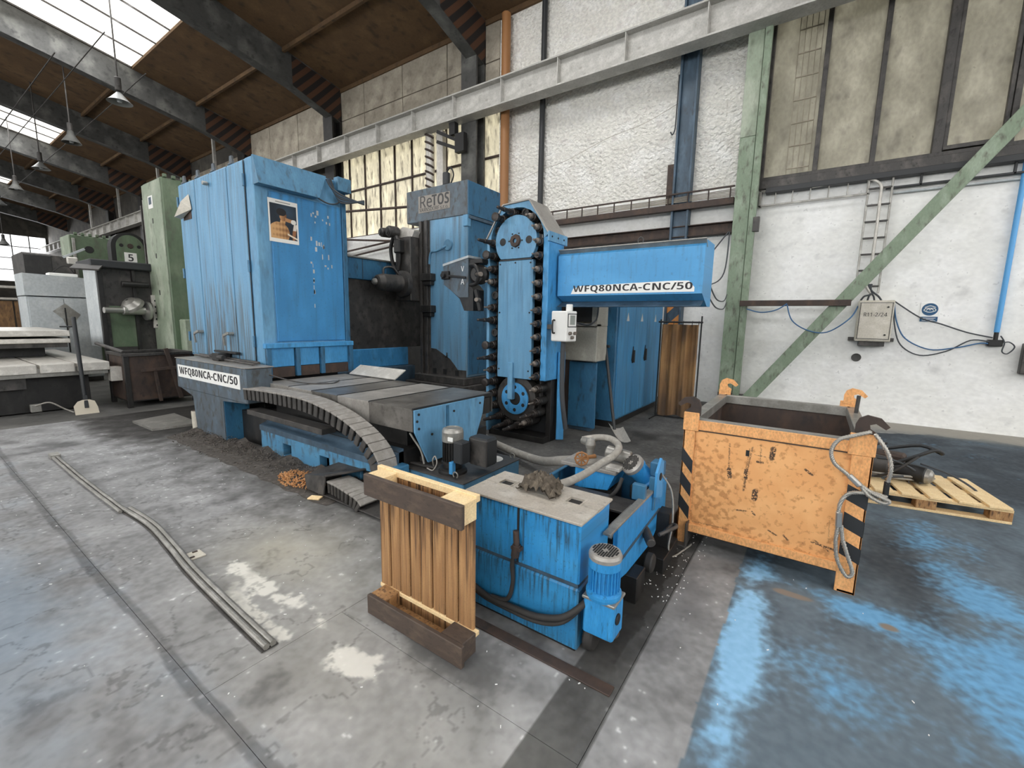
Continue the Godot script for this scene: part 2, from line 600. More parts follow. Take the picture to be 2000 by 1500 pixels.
	plain("rope_steel", rgb(170, 166, 158), 0.4, 0.6)
	plain("lamp_enamel", rgb(120, 122, 120), 0.4)
	glow("sky_light", Color(1.0, 0.985, 0.95), 2.2)
	glow("end_window", Color(1.0, 1.0, 1.0), 1.6)
	glow("rear_window", Color(1.0, 0.99, 0.97), 1.5)
	var bl := rgb(100, 152, 188)
	sheet("door_paint", streaked(601, 72, 320, bl, rgb(116, 168, 202), rgb(82, 92, 98), 0.25, 0.95, 7.0))
	sheet("door_paint_grimy", streaked(602, 72, 320, bl, rgb(116, 168, 202), rgb(80, 86, 90), 0.3, 1.25, 6.0))
	sheet("side_paint", streaked(603, 160, 280, rgb(58, 130, 182), rgb(68, 148, 206), rgb(58, 92, 114), 0.35, 0.1, 9.0))
	sheet("tank_paint", streaked(604, 300, 150, rgb(46, 140, 202), rgb(58, 154, 214), rgb(42, 72, 90), 0.75, 0.3, 34.0), 0.42)
	sheet("tank_paint_low", streaked(605, 300, 150, rgb(44, 126, 178), rgb(52, 144, 200), rgb(42, 66, 80), 0.6, 0.55, 34.0), 0.42)
	sheet("column_paint", streaked(606, 120, 320, rgb(98, 148, 182), rgb(114, 162, 194), rgb(84, 98, 108), 0.6, 0.5, 8.0))
	sheet("magazine_paint", streaked(607, 110, 320, rgb(92, 146, 182), rgb(108, 160, 194), rgb(70, 104, 128), 0.4, 0.3, 10.0))
	sheet("wardrobe_paint", streaked(608, 100, 280, rgb(54, 122, 168), rgb(70, 142, 188), rgb(52, 84, 104), 0.4, 0.4, 9.0))
	sheet("bed_paint", streaked(609, 300, 60, rgb(72, 128, 164), rgb(84, 144, 180), rgb(62, 66, 68), 0.6, 0.8, 26.0))
	sheet("arm_paint", streaked(610, 300, 110, rgb(70, 150, 204), rgb(82, 162, 216), rgb(66, 112, 146), 0.15, 0.1, 30.0))
	for k in 4:
		sheet("plank_%d" % k, streaked(621 + k, 48, 320, rgb(154, 114, 74), rgb(188, 146, 98), rgb(62, 47, 36), 0.8, 0.35, 5.0), 0.7)
	sheet("curtain_cloth", streaked(640, 120, 300, rgb(122, 90, 56), rgb(158, 120, 74), rgb(62, 48, 36), 0.5, 0.75, 3.0), 0.7)
	sheet("crate_front", crate_front(), 0.6)
	var st := Image.create(64, 64, false, Image.FORMAT_RGB8)
	for y in 64:
		for x in 64:
			st.set_pixel(x, y, rgb(26, 22, 20) if (x + y) % 64 < 32 else rgb(78, 50, 32))
	var sm := plain("hazard_stripe", Color.WHITE, 0.7)
	sm.albedo_texture = ImageTexture.create_from_image(st)


func roof_y(z: float) -> float:
	return 9.05 + 0.187 * (z + 9.6) if z < 1.0 else 11.03 - 0.187 * (z - 1.0)


func area(called: String, at: Vector3, size: Vector2, towards: Vector3, energy: float, c: Color) -> void:
	var l := AreaLight3D.new()
	l.name = called
	l.area_size = size
	l.light_energy = energy
	l.light_color = c
	l.area_range = 60.0
	l.area_attenuation = 2.0
	l.shadow_enabled = true
	add_child(l)
	l.look_at_from_position(at, at + towards, Vector3.RIGHT if absf(towards.y) > 0.9 else Vector3.UP)


func _ready() -> void:
	rng.seed = 7
	# ---- camera, sky, large lights, exposure
	var cam := Camera3D.new()
	cam.name = "camera"
	cam.fov = 82.76
	cam.near = 0.05
	cam.far = 200.0
	cam.position = Vector3(0, 1.6, 0)
	cam.basis = Basis(Vector3.UP, deg_to_rad(34.601)) * Basis(Vector3.RIGHT, deg_to_rad(-8.307)) * Basis(Vector3.BACK, deg_to_rad(1.025))
	add_child(cam)
	cam.current = true
	var env := Environment.new()
	env.background_mode = Environment.BG_SKY
	var sky := Sky.new()
	var ps := ProceduralSkyMaterial.new()
	ps.sky_top_color = Color(0.86, 0.88, 0.9)
	ps.sky_horizon_color = Color(0.95, 0.95, 0.94)
	ps.ground_bottom_color = Color(0.4, 0.4, 0.38)
	ps.ground_horizon_color = Color(0.6, 0.6, 0.58)
	ps.sky_energy_multiplier = 3.0
	ps.ground_energy_multiplier = 1.5
	sky.sky_material = ps
	env.sky = sky
	env.ambient_light_source = Environment.AMBIENT_SOURCE_DISABLED
	env.tonemap_mode = Environment.TONE_MAPPER_LINEAR
	env.tonemap_exposure = 1.03
	env.sdfgi_enabled = true
	env.ssao_enabled = true
	env.ssil_enabled = true
	var we := WorldEnvironment.new()
	we.name = "world"
	we.environment = env
	add_child(we)
	var day := Color(0.985, 0.99, 1.0)
	for x in [-41.2, -29.0, -16.8, -4.6, 7.6]:
		area("skylight_lamp", Vector3(x, roof_y(-4.0) - 0.12, -4.0), Vector2(3.4, 5.4), Vector3(0, -1, 0), 34.0, day)
		area("skylight_lamp", Vector3(x, roof_y(6.0) - 0.12, 6.0), Vector2(3.4, 5.4), Vector3(0, -1, 0), 34.0, day)
	area("rear_window_lamp", Vector3(-12, 5.6, 11.3), Vector2(44, 3.4), Vector3(0, -0.12, -1), 190.0, day)
	area("end_window_lamp", Vector3(-57.6, 6.2, -6.0), Vector2(9.0, 4.0), Vector3(1, 0, 0), 60.0, day)
	area("side_window_lamp", Vector3(13.6, 5.6, -2.0), Vector2(12.0, 3.4), Vector3(-1, -0.1, 0), 60.0, day)

	materials()
	floors()
	shell()
	back_wall()
	wall_fittings()
	control_cabinet()
	bed_and_table()
	column()
	magazine()
	side_cabinets()
	coolant()
	wooden_pieces()
	crate()
	floor_things()
	second_machine()
	hall_fittings()


# ---------------------------------------------------------------- the setting

func blob(x: float, z: float, cx: float, cz: float, rx: float, rz: float) -> float:
	var a := (x - cx) / rx
	var b := (z - cz) / rz
	return exp(-(a * a + b * b))


func floor_image() -> ImageTexture:
	var w := 1300
	var h := 1000
	var s := Vector2i(w, h)
	var n1 := noise(s, 301, 0.006, 4, false)
	var n2 := noise(s, 302, 0.03, 4, false)
	var n3 := noise(s, 303, 0.16, 3, false)
	var n4 := noise(s, 304, 0.012, 5, false)
	var out := PackedByteArray()
	out.resize(w * h * 3)
	var i := 0
	for j in h:
		var z := -9.6 + (j + 0.5) * 0.01
		for k in w:
			var x := -9.0 + (k + 0.5) * 0.01
			var a := n1[i] / 255.0
			var b := n2[i] / 255.0
			var c := n3[i] / 255.0
			var d := n4[i] / 255.0
			var g := 0.475 + 0.12 * (a - 0.5) + 0.12 * (b - 0.5) + 0.10 * (c - 0.5)
			if c > 0.84 and b > 0.5:
				g += 0.16
			var r := g
			var bl := g * 0.985
			var gr := g
			if x < -0.2:
				# dusty grey slabs, growing darker from in front of the machine back to the wall
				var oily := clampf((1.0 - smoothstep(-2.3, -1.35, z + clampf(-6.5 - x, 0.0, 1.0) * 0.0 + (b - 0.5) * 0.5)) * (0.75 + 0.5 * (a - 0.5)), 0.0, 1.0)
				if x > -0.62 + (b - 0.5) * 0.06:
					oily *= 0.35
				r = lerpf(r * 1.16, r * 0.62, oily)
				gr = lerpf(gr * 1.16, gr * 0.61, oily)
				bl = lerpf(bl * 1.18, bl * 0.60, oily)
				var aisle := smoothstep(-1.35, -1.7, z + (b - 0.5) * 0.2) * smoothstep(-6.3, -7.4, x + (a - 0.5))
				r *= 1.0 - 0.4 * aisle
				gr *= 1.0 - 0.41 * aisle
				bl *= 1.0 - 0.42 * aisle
				if z > -2.2 and x > -3.8 and x < -0.6:
					var beige := clampf((blob(x, z, -2.7, -1.45, 0.75, 0.4) + 0.5 * blob(x, z, -1.3, -1.0, 0.9, 0.4)) * (0.6 + 0.9 * (d - 0.3)), 0.0, 1.0)
					r = lerpf(r, 0.70, beige * 0.75)
					gr = lerpf(gr, 0.68, beige * 0.75)
					bl = lerpf(bl, 0.62, beige * 0.75)
					var white := blob(x, z, -2.55, -1.15, 0.38, 0.06) + blob(x, z, -1.62, -1.1, 0.16, 0.07) + 0.7 * blob(x, z, -2.3, -1.0, 0.5, 0.04)
					white = clampf((white * 1.3 + (b - 0.5) * 1.6 + (c - 0.5) * 0.8 - 0.45) * 3.0, 0.0, 1.0) if white > 0.08 else 0.0
					r = lerpf(r, 0.88, white * 0.8)
					gr = lerpf(gr, 0.87, white * 0.8)
					bl = lerpf(bl, 0.83, white * 0.8)
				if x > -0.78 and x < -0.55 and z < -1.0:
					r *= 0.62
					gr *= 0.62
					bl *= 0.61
				var joint := absf(z + 0.62 + (a - 0.5) * 0.06)
				if joint < 0.035:
					var jd := (1.0 - smoothstep(0.008 + 0.02 * b, 0.035, joint)) * clampf(0.3 + b, 0.0, 1.0)
					r *= 1.0 - 0.26 * jd
					gr *= 1.0 - 0.26 * jd
					bl *= 1.0 - 0.26 * jd
				var tint := clampf(blob(x, z, -3.4, -0.1, 1.0, 0.3) * 1.4 + (b - 0.5) * 0.8, 0.0, 1.0) if z > -0.7 else 0.0
				r = lerpf(r, 0.50, tint * 0.6)
				gr = lerpf(gr, 0.56, tint * 0.6)
				bl = lerpf(bl, 0.62, tint * 0.6)
				var blot := smoothstep(0.6, 0.85, d * 0.6 + a * 0.4 + (c - 0.5) * 0.2) * 0.32
				r *= 1.0 - blot
				gr *= 1.0 - blot
				bl *= 1.0 - blot
				var crack := absf(d - 0.5)
				if crack < 0.006 and x < -1.0:
					r *= 0.86
					gr *= 0.86
					bl *= 0.86
			if x > -0.26 + (b - 0.5) * 0.03 and z > -8.9 + (a - 0.5):
				# worn blue floor paint
				var keep := 0.12 + 1.3 * blob(x, z, -0.16, -2.35, 0.11, 0.75) + 0.7 * blob(x, z, 0.3, -2.97, 0.3, 0.16) + 0.62 * blob(x, z, 1.05, -3.4, 0.26, 0.8) + 0.6 * blob(x, z, 1.0, -2.6, 0.45, 0.5) + 0.4 * blob(x, z, 0.2, -2.35, 0.3, 0.3) + 0.3 * blob(x, z, 0.82, -4.1, 0.2, 0.5)
				keep -= 1.1 * blob(x, z, 0.02, -2.95, 0.16, 0.07)
				keep += (d - 0.5) * 0.9 + (c - 0.5) * 0.45 + (b - 0.5) * 0.35
				var p := smoothstep(0.3, 1.0, keep)
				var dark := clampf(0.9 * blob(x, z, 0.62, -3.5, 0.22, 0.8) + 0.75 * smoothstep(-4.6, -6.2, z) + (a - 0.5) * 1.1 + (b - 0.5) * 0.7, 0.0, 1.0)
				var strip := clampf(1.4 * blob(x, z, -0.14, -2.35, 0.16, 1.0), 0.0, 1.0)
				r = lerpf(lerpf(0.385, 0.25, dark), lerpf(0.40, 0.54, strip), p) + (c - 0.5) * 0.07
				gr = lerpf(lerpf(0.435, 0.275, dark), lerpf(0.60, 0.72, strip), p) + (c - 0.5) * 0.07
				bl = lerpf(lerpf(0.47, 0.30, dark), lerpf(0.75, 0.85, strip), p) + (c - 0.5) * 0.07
				var bare := blob(x, z, 0.03, -2.95, 0.13, 0.05) + 0.8 * blob(x, z, 0.48, -2.92, 0.07, 0.05)
				bare = smoothstep(0.45, 0.7, bare + (b - 0.5) * 0.5)
				r = lerpf(r, 0.50, bare)
				gr = lerpf(gr, 0.46, bare)
				bl = lerpf(bl, 0.42, bare)
			if z < -8.6 + (b - 0.5) * 0.8 and x > -0.6:
				var dust := smoothstep(-8.6, -9.1, z)
				r = lerpf(r, 0.62, dust * 0.8)
				gr = lerpf(gr, 0.60, dust * 0.8)
				bl = lerpf(bl, 0.56, dust * 0.8)
			out[i * 3] = clampi(int(r * 255.0), 0, 255)
			out[i * 3 + 1] = clampi(int(gr * 255.0), 0, 255)
			out[i * 3 + 2] = clampi(int(bl * 255.0), 0, 255)
			i += 1
	return ImageTexture.create_from_image(Image.create_from_data(w, h, false, Image.FORMAT_RGB8, out))


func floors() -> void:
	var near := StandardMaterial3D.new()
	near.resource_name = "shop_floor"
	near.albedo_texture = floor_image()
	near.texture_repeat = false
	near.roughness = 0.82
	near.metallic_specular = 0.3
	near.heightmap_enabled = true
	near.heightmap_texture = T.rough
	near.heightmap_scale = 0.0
	var fl := struct("floor")
	var ground := mb().bx(-58, 14, -0.4, -0.03, -10, 12, 0.0)
	part(fl, "screed", ground, M.dark_steel)
	var slabs := []
	var xs := [-58.0, -40.0, -24.0, -14.0, -9.0]
	var zs := [-9.6, -4.2, 0.4, 4.0, 8.0, 12.0]
	for a in 4:
		for b in 5:
			slabs.append([xs[a], xs[a + 1], zs[b], zs[b + 1]])
	for b in range(2, 5):
		slabs.append([-9.0, 4.0, zs[b], zs[b + 1]])
	for b in 5:
		slabs.append([4.0, 14.0, zs[b], zs[b + 1]])
	# the slabs in view: their joints run by the tank and along the lying rails
	slabs.append_array([[-9.0, -1.99, -9.6, -0.62], [-1.99, -0.56, -9.6, -1.28], [-1.99, -0.56, -1.28, -0.62], [-0.56, 4.0, -9.6, -5.6], [-0.56, 4.0, -5.6, 0.4], [-9.0, -0.56, -0.62, 0.4]])
	for q4 in slabs:
		var x0: float = q4[0]
		var x1: float = q4[1]
		var z0: float = q4[2]
		var z1: float = q4[3]
		var gap := 0.0012
		var m := mb()
		var inside := x0 >= -9.0 and x1 <= 4.0 and z0 >= -9.6 and z1 <= 0.4
		var p := [Vector3(x0 + gap, 0, z0 + gap), Vector3(x1 - gap, 0, z0 + gap), Vector3(x1 - gap, 0, z1 - gap), Vector3(x0 + gap, 0, z1 - gap)]
		var uv := []
		for q in p:
			uv.append(Vector2((q.x + 9.0) / 13.0, (q.z + 9.6) / 10.0))
		m.face(p, Vector3.UP, uv)
		for k in 4:
			var q: Vector3 = p[k]
			var r: Vector3 = p[(k + 1) % 4]
			m.face([q, r, r - Vector3(0, 0.03, 0), q - Vector3(0, 0.03, 0)], (q + r) / 2 - (p[0] + p[2]) / 2, [uv[k], uv[(k + 1) % 4], uv[(k + 1) % 4], uv[k]])
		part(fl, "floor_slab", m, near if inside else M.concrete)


func shell() -> void:
	# roof: beams every 6.1 m, boarded panels between them, skylights in every other bay
	var ce := struct("ceiling")
	var slope := Vector3(0, 0.187, 1).normalized()
	var bays := []
	for k in range(-8, 4):
		bays.append(-1.5 + 6.1 * k)
	for k in bays.size():
		var x: float = bays[k]
		var b := mb()
		b.ext([Vector2(-9.6, 9.05), Vector2(1, 11.03), Vector2(11.9, 8.99), Vector2(11.9, 8.05), Vector2(1, 10.18), Vector2(-7.9, 8.5), Vector2(-9.6, 8.0)], "x", x - 0.34, x)
		part(ce, "roof_beam", b, M.roof_beam)
		var s := mb()
		s.face([Vector3(x + 0.006, 8.02, -9.55), Vector3(x + 0.006, 8.5, -7.92), Vector3(x + 0.006, 9.33, -7.92), Vector3(x + 0.006, 9.03, -9.55)], Vector3.RIGHT, [Vector2(0, 0), Vector2(4.2, 1.2), Vector2(4.2, 3.3), Vector2(0, 2.5)])
		s.face([Vector3(x - 0.001, 8.02, -9.55), Vector3(x - 0.001, 8.5, -7.92), Vector3(x - 0.001, 9.33, -7.92), Vector3(x - 0.001, 9.03, -9.55)], Vector3.LEFT)
		part(ce, "hazard_stripes", s, M.hazard_stripe, "brown and black hazard stripes at the wall end of the beam")
	for k in bays.size() - 1:
		var x0: float = bays[k] + 0.0
		var x1: float = bays[k + 1] - 0.34
		var lit: bool = posmod(k, 2) == 1
		var rows := [-9.6, -7.7, -5.8, -2.2, 1.0, 4.2, 7.8, 9.8, 11.9]
		for r in rows.size() - 1:
			var z0: float = rows[r] + 0.02
			var z1: float = rows[r + 1] - 0.02
			if lit and (r == 2 or r == 5):
				continue
			var b := mb()
			b.ext([Vector2(z0, roof_y(z0)), Vector2(z1, roof_y(z1)), Vector2(z1, roof_y(z1) + 0.16), Vector2(z0, roof_y(z0) + 0.16)], "x", x0 - 0.3, x1 + 0.3)
			part(ce, "roof_panel", b, M.roof_wood)
			var q := mb()
			q.bar(Vector3(x0, roof_y(z0) - 0.06, z0), Vector3(x1, roof_y(z0) - 0.06, z0), 0.08, 0.12)
			part(ce, "purlin", q, M.roof_wood)
	var cover := mb()
	cover.ext([Vector2(-10, 9.25), Vector2(1, 11.35), Vector2(12.2, 9.25), Vector2(12.2, 9.45), Vector2(1, 11.55), Vector2(-10, 9.45)], "x", -58.4, 14.4)
	part(ce, "roof_sheeting", cover, M.dim_wall)
	var wn := 1
	for k in bays.size() - 1:
		if posmod(k, 2) != 1:
			continue
		for zz in [[-5.8, -2.2], [4.2, 7.8]]:
			var w := struct("window_%d" % wn)
			wn += 1
			var x0: float = bays[k] + 0.02
			var x1: float = bays[k + 1] - 0.36
			for s in 5:
				var a := lerpf(x0, x1, s / 5.0)
				var e := lerpf(x0, x1, (s + 1) / 5.0)
				var b := mb()
				b.ext([Vector2(zz[0], roof_y(zz[0]) + 0.06), Vector2(zz[1], roof_y(zz[1]) + 0.06), Vector2(zz[1], roof_y(zz[1]) + 0.08), Vector2(zz[0], roof_y(zz[0]) + 0.08)], "x", a + 0.012, e - 0.012)
				part(w, "skylight_pane", b, M.sky_light)
			var f := mb()
			for s in 6:
				var a := lerpf(x0, x1, s / 5.0)
				f.bar(Vector3(a, roof_y(zz[0]) + 0.04, zz[0]), Vector3(a, roof_y(zz[1]) + 0.04, zz[1]), 0.025, 0.06)
			part(w, "skylight_bar", f, M.dark_steel)
	# the end wall far down the hall with its bright gridded window, the rear wall, the near end wall
	var e := mb()
	e.bx(-58.4, -58, 0, 4.2, -10, 12, 0)
	e.bx(-58.4, -58, 8.2, 11.4, -10, 12, 0)
	e.bx(-58.4, -58, 4.2, 8.2, -2, 12, 0)
	e.bx(-58.4, -58, 4.2, 8.2, -10, -9.5, 0)
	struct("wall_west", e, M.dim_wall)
	var w := struct("window_%d" % wn)
	wn += 1
	part(w, "window_pane", mb().bx(-58.2, -58.15, 4.2, 8.2, -9.5, -2, 0), M.end_window)
	var f := mb()
	for k in 8:
		f.bx(-58.1, -58.02, 4.2, 8.2, -9.5 + k * 1.07 - 0.03, -9.5 + k * 1.07 + 0.03, 0)
	for k in 5:
		f.bx(-58.1, -58.02, 4.2 + k - 0.03, 4.23 + k, -9.5, -2, 0)
	part(w, "window_bar", f, M.roof_beam)
	var r := mb()
	r.bx(-58, 14, 0, 3.8, 11.7, 12, 0)
	r.bx(-58, 14, 7.4, 9.4, 11.7, 12, 0)
	r.bx(-58, -34, 3.8, 7.4, 11.7, 12, 0)
	r.bx(10, 14, 3.8, 7.4, 11.7, 12, 0)
	struct("wall_south", r, M.plaster)
	w = struct("window_%d" % wn)
	wn += 1
	for k in 22:
		part(w, "window_pane", mb().bx(-33.96 + k * 2, -32.04 + k * 2, 3.8, 7.4, 11.8, 11.84, 0), M.rear_window)
	var n := mb()
	n.bx(14, 14.4, 0, 3.8, -10, 12, 0)
	n.bx(14, 14.4, 7.4, 11.4, -10, 12, 0)
	n.bx(14, 14.4, 3.8, 7.4, -10, -8, 0)
	n.bx(14, 14.4, 3.8, 7.4, 4, 12, 0)
	struct("wall_east", n, M.plaster)
	w = struct("window_%d" % wn)
	wn += 1
	part(w, "window_pane", mb().bx(14.1, 14.14, 3.8, 7.4, -8, 4, 0), M.rear_window)
	M["next_window"] = wn


func back_wall() -> void:
	# the long wall: plaster below and roughcast above, two window bands with sills at 4.2 m
	var wl := struct("wall_north")
	part(wl, "lower_wall", mb().bx(-7.15, 14, 0, 4.18, -9.9, -9.6, 0), M.plaster)
	part(wl, "lower_wall", mb().bx(-14.3, -7.15, 0, 4.3, -9.9, -9.6, 0), M.plaster)
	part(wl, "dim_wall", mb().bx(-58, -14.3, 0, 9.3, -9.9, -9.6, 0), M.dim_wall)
	part(wl, "upper_wall", mb().bx(-7.15, -1.15, 4.18, 9.3, -9.9, -9.6, 0), M.roughcast)
	part(wl, "upper_wall", mb().bx(-1.15, 14, 7.1, 9.3, -9.9, -9.6, 0), M.roughcast)
	for k in 4:
		part(wl, "concrete_panel", mb().bx(-14.3 + k * 1.79, -12.53 + k * 1.79, 7.12, 8.06, -9.9, -9.58 - 0.004 * (k % 2), 0.01), M.grey_panel)
		part(wl, "concrete_panel", mb().bx(-14.3 + k * 1.79, -12.53 + k * 1.79, 8.08, 9.3, -9.9, -9.58, 0.01), M.grey_panel)
	for k in 3:
		part(wl, "concrete_panel", mb().bx(-20.3 + k * 2.0, -18.33 + k * 2.0, 7.3, 8.9, -9.6, -9.54, 0.01), M.grey_panel)
		part(wl, "concrete_panel", mb().bx(-26.3 + k * 2.0, -24.33 + k * 2.0, 6.4, 8.3, -9.6, -9.54, 0.01), M.grey_panel)
	var crack := mb()
	crack.tube(curve([Vector3(-6.9, 5.0, -9.6), Vector3(-5.9, 5.22, -9.6), Vector3(-5.2, 5.32, -9.6), Vector3(-4.2, 5.6, -9.6), Vector3(-3.4, 5.72, -9.6), Vector3(-2.7, 5.95, -9.6)]), 0.005, 5)
	part(wl, "wall_crack", crack, M.grey_panel)
	var sill := mb().bx(-1.2, 14, 4.06, 4.2, -9.62, -9.5)
	part(wl, "window_sill", sill, M.dark_steel)
	# the warm translucent window behind the column
	var w := struct("window_%d" % M.next_window)
	var xs := [-14.3, -13.55, -12.73, -11.98, -11.27, -10.5, -9.8, -9.1, -8.45, -7.75, -7.15]
	for k in xs.size() - 1:
		for r in [[4.3, 5.84], [5.84, 7.12]]:
			part(w, "window_pane", mb().bx(xs[k] + 0.02, xs[k + 1] - 0.02, r[0] + 0.02, r[1] - 0.02, -9.74, -9.725, 0), M.pane_warm)
	var f := mb()
	for x in xs:
		f.bx(x - 0.025, x + 0.025, 4.3, 7.12, -9.76, -9.68)
	for y in [4.32, 5.84, 7.1]:
		f.bx(-14.3, -7.15, y - 0.025, y + 0.025, -9.76, -9.67)
	part(w, "window_bar", f, M.rust)
	# the grey window above the electric box
	w = struct("window_%d" % (int(M.next_window) + 1))
	xs = [-1.15, -0.3, 0.48, 1.26, 2.04, 2.9, 3.8, 5.0, 6.5, 8.0, 9.5, 11.0, 12.5, 14.0]
	for k in xs.size() - 1:
		part(w, "window_pane", mb().bx(xs[k] + 0.03, xs[k + 1] - 0.03, 4.24, 7.06, -9.76, -9.745, 0), M.pane_grey)
	f = mb()
	for k in xs.size():
		var t := 0.06 if k in [0, 3] else 0.035
		f.bx(xs[k] - t, xs[k] + t, 4.2, 7.1, -9.78, -9.62)
	f.bx(-1.2, 14, 4.18, 4.28, -9.78, -9.6)
	f.bx(-1.2, 14, 7.02, 7.12, -9.78, -9.6)
	part(w, "window_frame", f, M.dark_steel)
	f = mb()
	f.bx(1.32, 2.0, 4.3, 4.36, -9.72, -9.6)
	f.bx(1.32, 1.37, 4.3, 7.0, -9.72, -9.64)
	f.bx(1.95, 2.0, 4.3, 7.0, -9.72, -9.64)
	part(w, "window_sash", f, M.dark_steel)
	for k in 7:
		part(w, "grille_bar", mb().bx(-0.74, -0.4, 4.4 + k * 0.38, 4.42 + k * 0.38, -9.735, -9.72), M.grey_panel)
	for k in 5:
		part(w, "grille_bar", mb().bx(-0.74 + k * 0.085, -0.73 + k * 0.085, 4.3, 7.0, -9.732, -9.722), M.grey_panel)


func ibeam(b: Mb, x0: float, x1: float, y0: float, y1: float, z: float, w: float, t := 0.02) -> void:
	b.bx(x0, x1, y0, y0 + t, z - w / 2, z + w / 2)
	b.bx(x0, x1, y1 - t, y1, z - w / 2, z + w / 2)
	b.bx(x0, x1, y0 + t, y1 - t, z - t / 2, z + t / 2)


func wall_fittings() -> void:
	# crane runway along the wall
	var b := mb()
	ibeam(b, -57.5, 13.5, 6.6, 7.2, -9.02, 0.34, 0.035)
	b.bx(-57.5, 13.5, 7.2, 7.26, -9.06, -8.98)
	var g := single("crane_rail", "long pale grey crane runway beam running high along the wall", "beam", b, M.rail_steel)
	for k in 42:
		part(g, "stiffener", mb().bx(-54.6 + k * 1.5, -54.58 + k * 1.5, 6.64, 7.16, -9.0, -8.86), M.rail_steel)
	# columns of the hall
	var cols := [[-7.6, "grey steel hall column rising behind the tall machine column", "roof_beam"], [-13.7, "dark hall column above the runway beam behind the tall blue cabinet", "oily"], [-19.8, "dark hall column behind the tall green machine column", "oily"], [-25.9, "dark hall column beyond the green machines, third along the dim wall", "oily"], [-32.0, "distant dark hall column, fourth along the dim wall", "oily"], [-38.1, "most distant dark hall column by the end window", "oily"]]
	for c in cols:
		b = mb()
		b.bx(c[0] - 0.5, c[0], 0, 8.6, -9.58, -9.5)
		b.bx(c[0] - 0.5, c[0], 0, 8.6, -9.26, -9.2)
		b.bx(c[0] - 0.28, c[0] - 0.22, 0, 8.6, -9.5, -9.26)
		single("hall_column", c[1], "column", b, M[c[2]])
	var o := thing("hall_column", "blue steel column standing against the white wall behind the machine's box arm", "column", Vector3(-2.48, 0, -9.5))
	b = mb()
	b.bx(-2.65, -2.61, 0, 8.9, -9.6, -9.38)
	b.bx(-2.35, -2.31, 0, 8.9, -9.6, -9.38)
	b.bx(-2.61, -2.35, 0, 8.9, -9.5, -9.46)
	part(o, "shaft", b, M.dark_blue_paint)
	b = mb()
	for k in 4:
		b.face([Vector3(-2.61, 0.3 + k * 0.5, -9.455), Vector3(-2.35, 0.55 + k * 0.5, -9.455), Vector3(-2.35, 0.8 + k * 0.5, -9.455), Vector3(-2.61, 0.55 + k * 0.5, -9.455)], Vector3.BACK)
	part(o, "hazard_band", b, M.hazard_orange)
	part(o, "cable_bracket", mb().bx(-2.78, -2.62, 3.95, 4.75, -9.58, -9.42), M.rust)
	part(o, "hook", mb().tube(curve([Vector3(-2.68, 6.4, -9.45), Vector3(-2.69, 5.6, -9.45), Vector3(-2.7, 5.4, -9.45), Vector3(-2.74, 5.32, -9.45), Vector3(-2.78, 5.38, -9.45)]), 0.012), M.cable)
	o = thing("hall_column", "green steel post with a pale upper length standing before the white wall", "column", Vector3(-1.3, 0, -9.2))
	b = mb()
	b.bx(-1.46, -1.21, 0, 4.9, -9.21, -9.17)
	b.bx(-1.46, -1.21, 0, 4.9, -9.5, -9.46)
	b.bx(-1.36, -1.31, 0, 4.9, -9.46, -9.21)
	b.bx(-1.2, -1.09, 0, 8.9, -9.24, -9.14)
	part(o, "shaft", b, M.green_steel)
	b = mb()
	b.bx(-1.46, -1.21, 4.905, 8.9, -9.21, -9.17)
	b.bx(-1.46, -1.21, 4.905, 8.9, -9.5, -9.46)
	b.bx(-1.36, -1.31, 4.905, 8.9, -9.46, -9.21)
	part(o, "upper_shaft", b, M.green_light)
	part(o, "gusset_plate", mb().bx(-1.46, -0.85, 0.0, 0.3, -9.19, -9.15), M.dark_steel)
	part(o, "clip", mb().bx(-1.12, -1.02, 3.25, 3.5, -9.2, -9.1), M.dark_steel)
	b = mb().bar(Vector3(-0.98, 0.17, -9.08), Vector3(4.6, 8.15, -9.08), 0.05, 0.2, Vector3(-0.8, 0.58, 0))
	single("diagonal_brace", "green flat steel brace rising diagonally from the green post's foot", "brace", b, M.green_steel)
	b = mb()
	b.bx(-1.2, 0.42, 1.93, 2.03, -9.06, -9.0)
	single("cable_carrier", "brown flat bar from green post to diagonal brace, carrying thin cables", "bracket", b, M.rust)
	# trays and rails on the white wall
	o = thing("cable_tray", "dark open cable tray along the white wall above the box arm", "cable tray", Vector3(-3.4, 3.85, -9.4))
	b = mb()
	b.bx(-7.0, -1.5, 4.13, 4.16, -9.36, -9.33)
	b.bx(-7.0, -1.5, 3.83, 3.95, -9.45, -9.33)
	part(o, "tray_rail", b, M.rust)
	b = mb()
	for k in 5:
		b.tube(curve([Vector3(-7, 3.99 + k * 0.025, -9.4), Vector3(-5, 3.98 + k * 0.03, -9.4), Vector3(-3.2, 4.0 + k * 0.02, -9.4), Vector3(-1.5, 3.99 + k * 0.028, -9.4)], 4), 0.008, 5)
	part(o, "cables", b, M.grey_panel)
	for k in 15:
		part(o, "tray_rung", mb().bx(-6.9 + k * 0.38, -6.88 + k * 0.38, 3.95, 4.14, -9.36, -9.33), M.rust)
	b = mb()
	ibeam(b, -7.0, -1.46, 3.32, 3.54, -9.5, 0.16)
	single("wall_rail", "rusty brown steel rail on the white wall under the open cable tray", "rail", b, M.rust)
	o = thing("cable_tray", "open cable tray under the grey window, turning down to the electric box", "cable tray", Vector3(0, 3.7, -9.5))
	b = mb()
	b.bx(-1.1, 0.5, 4.0, 4.02, -9.5, -9.47)
	b.bx(-1.1, 0.5, 3.74, 3.77, -9.5, -9.47)
	b.bx(-1.1, -1.06, 3.74, 4.02, -9.58, -9.47)
	b.bx(0.46, 0.49, 2.15, 4.0, -9.5, -9.47)
	b.bx(0.76, 0.79, 2.15, 4.0, -9.5, -9.47)
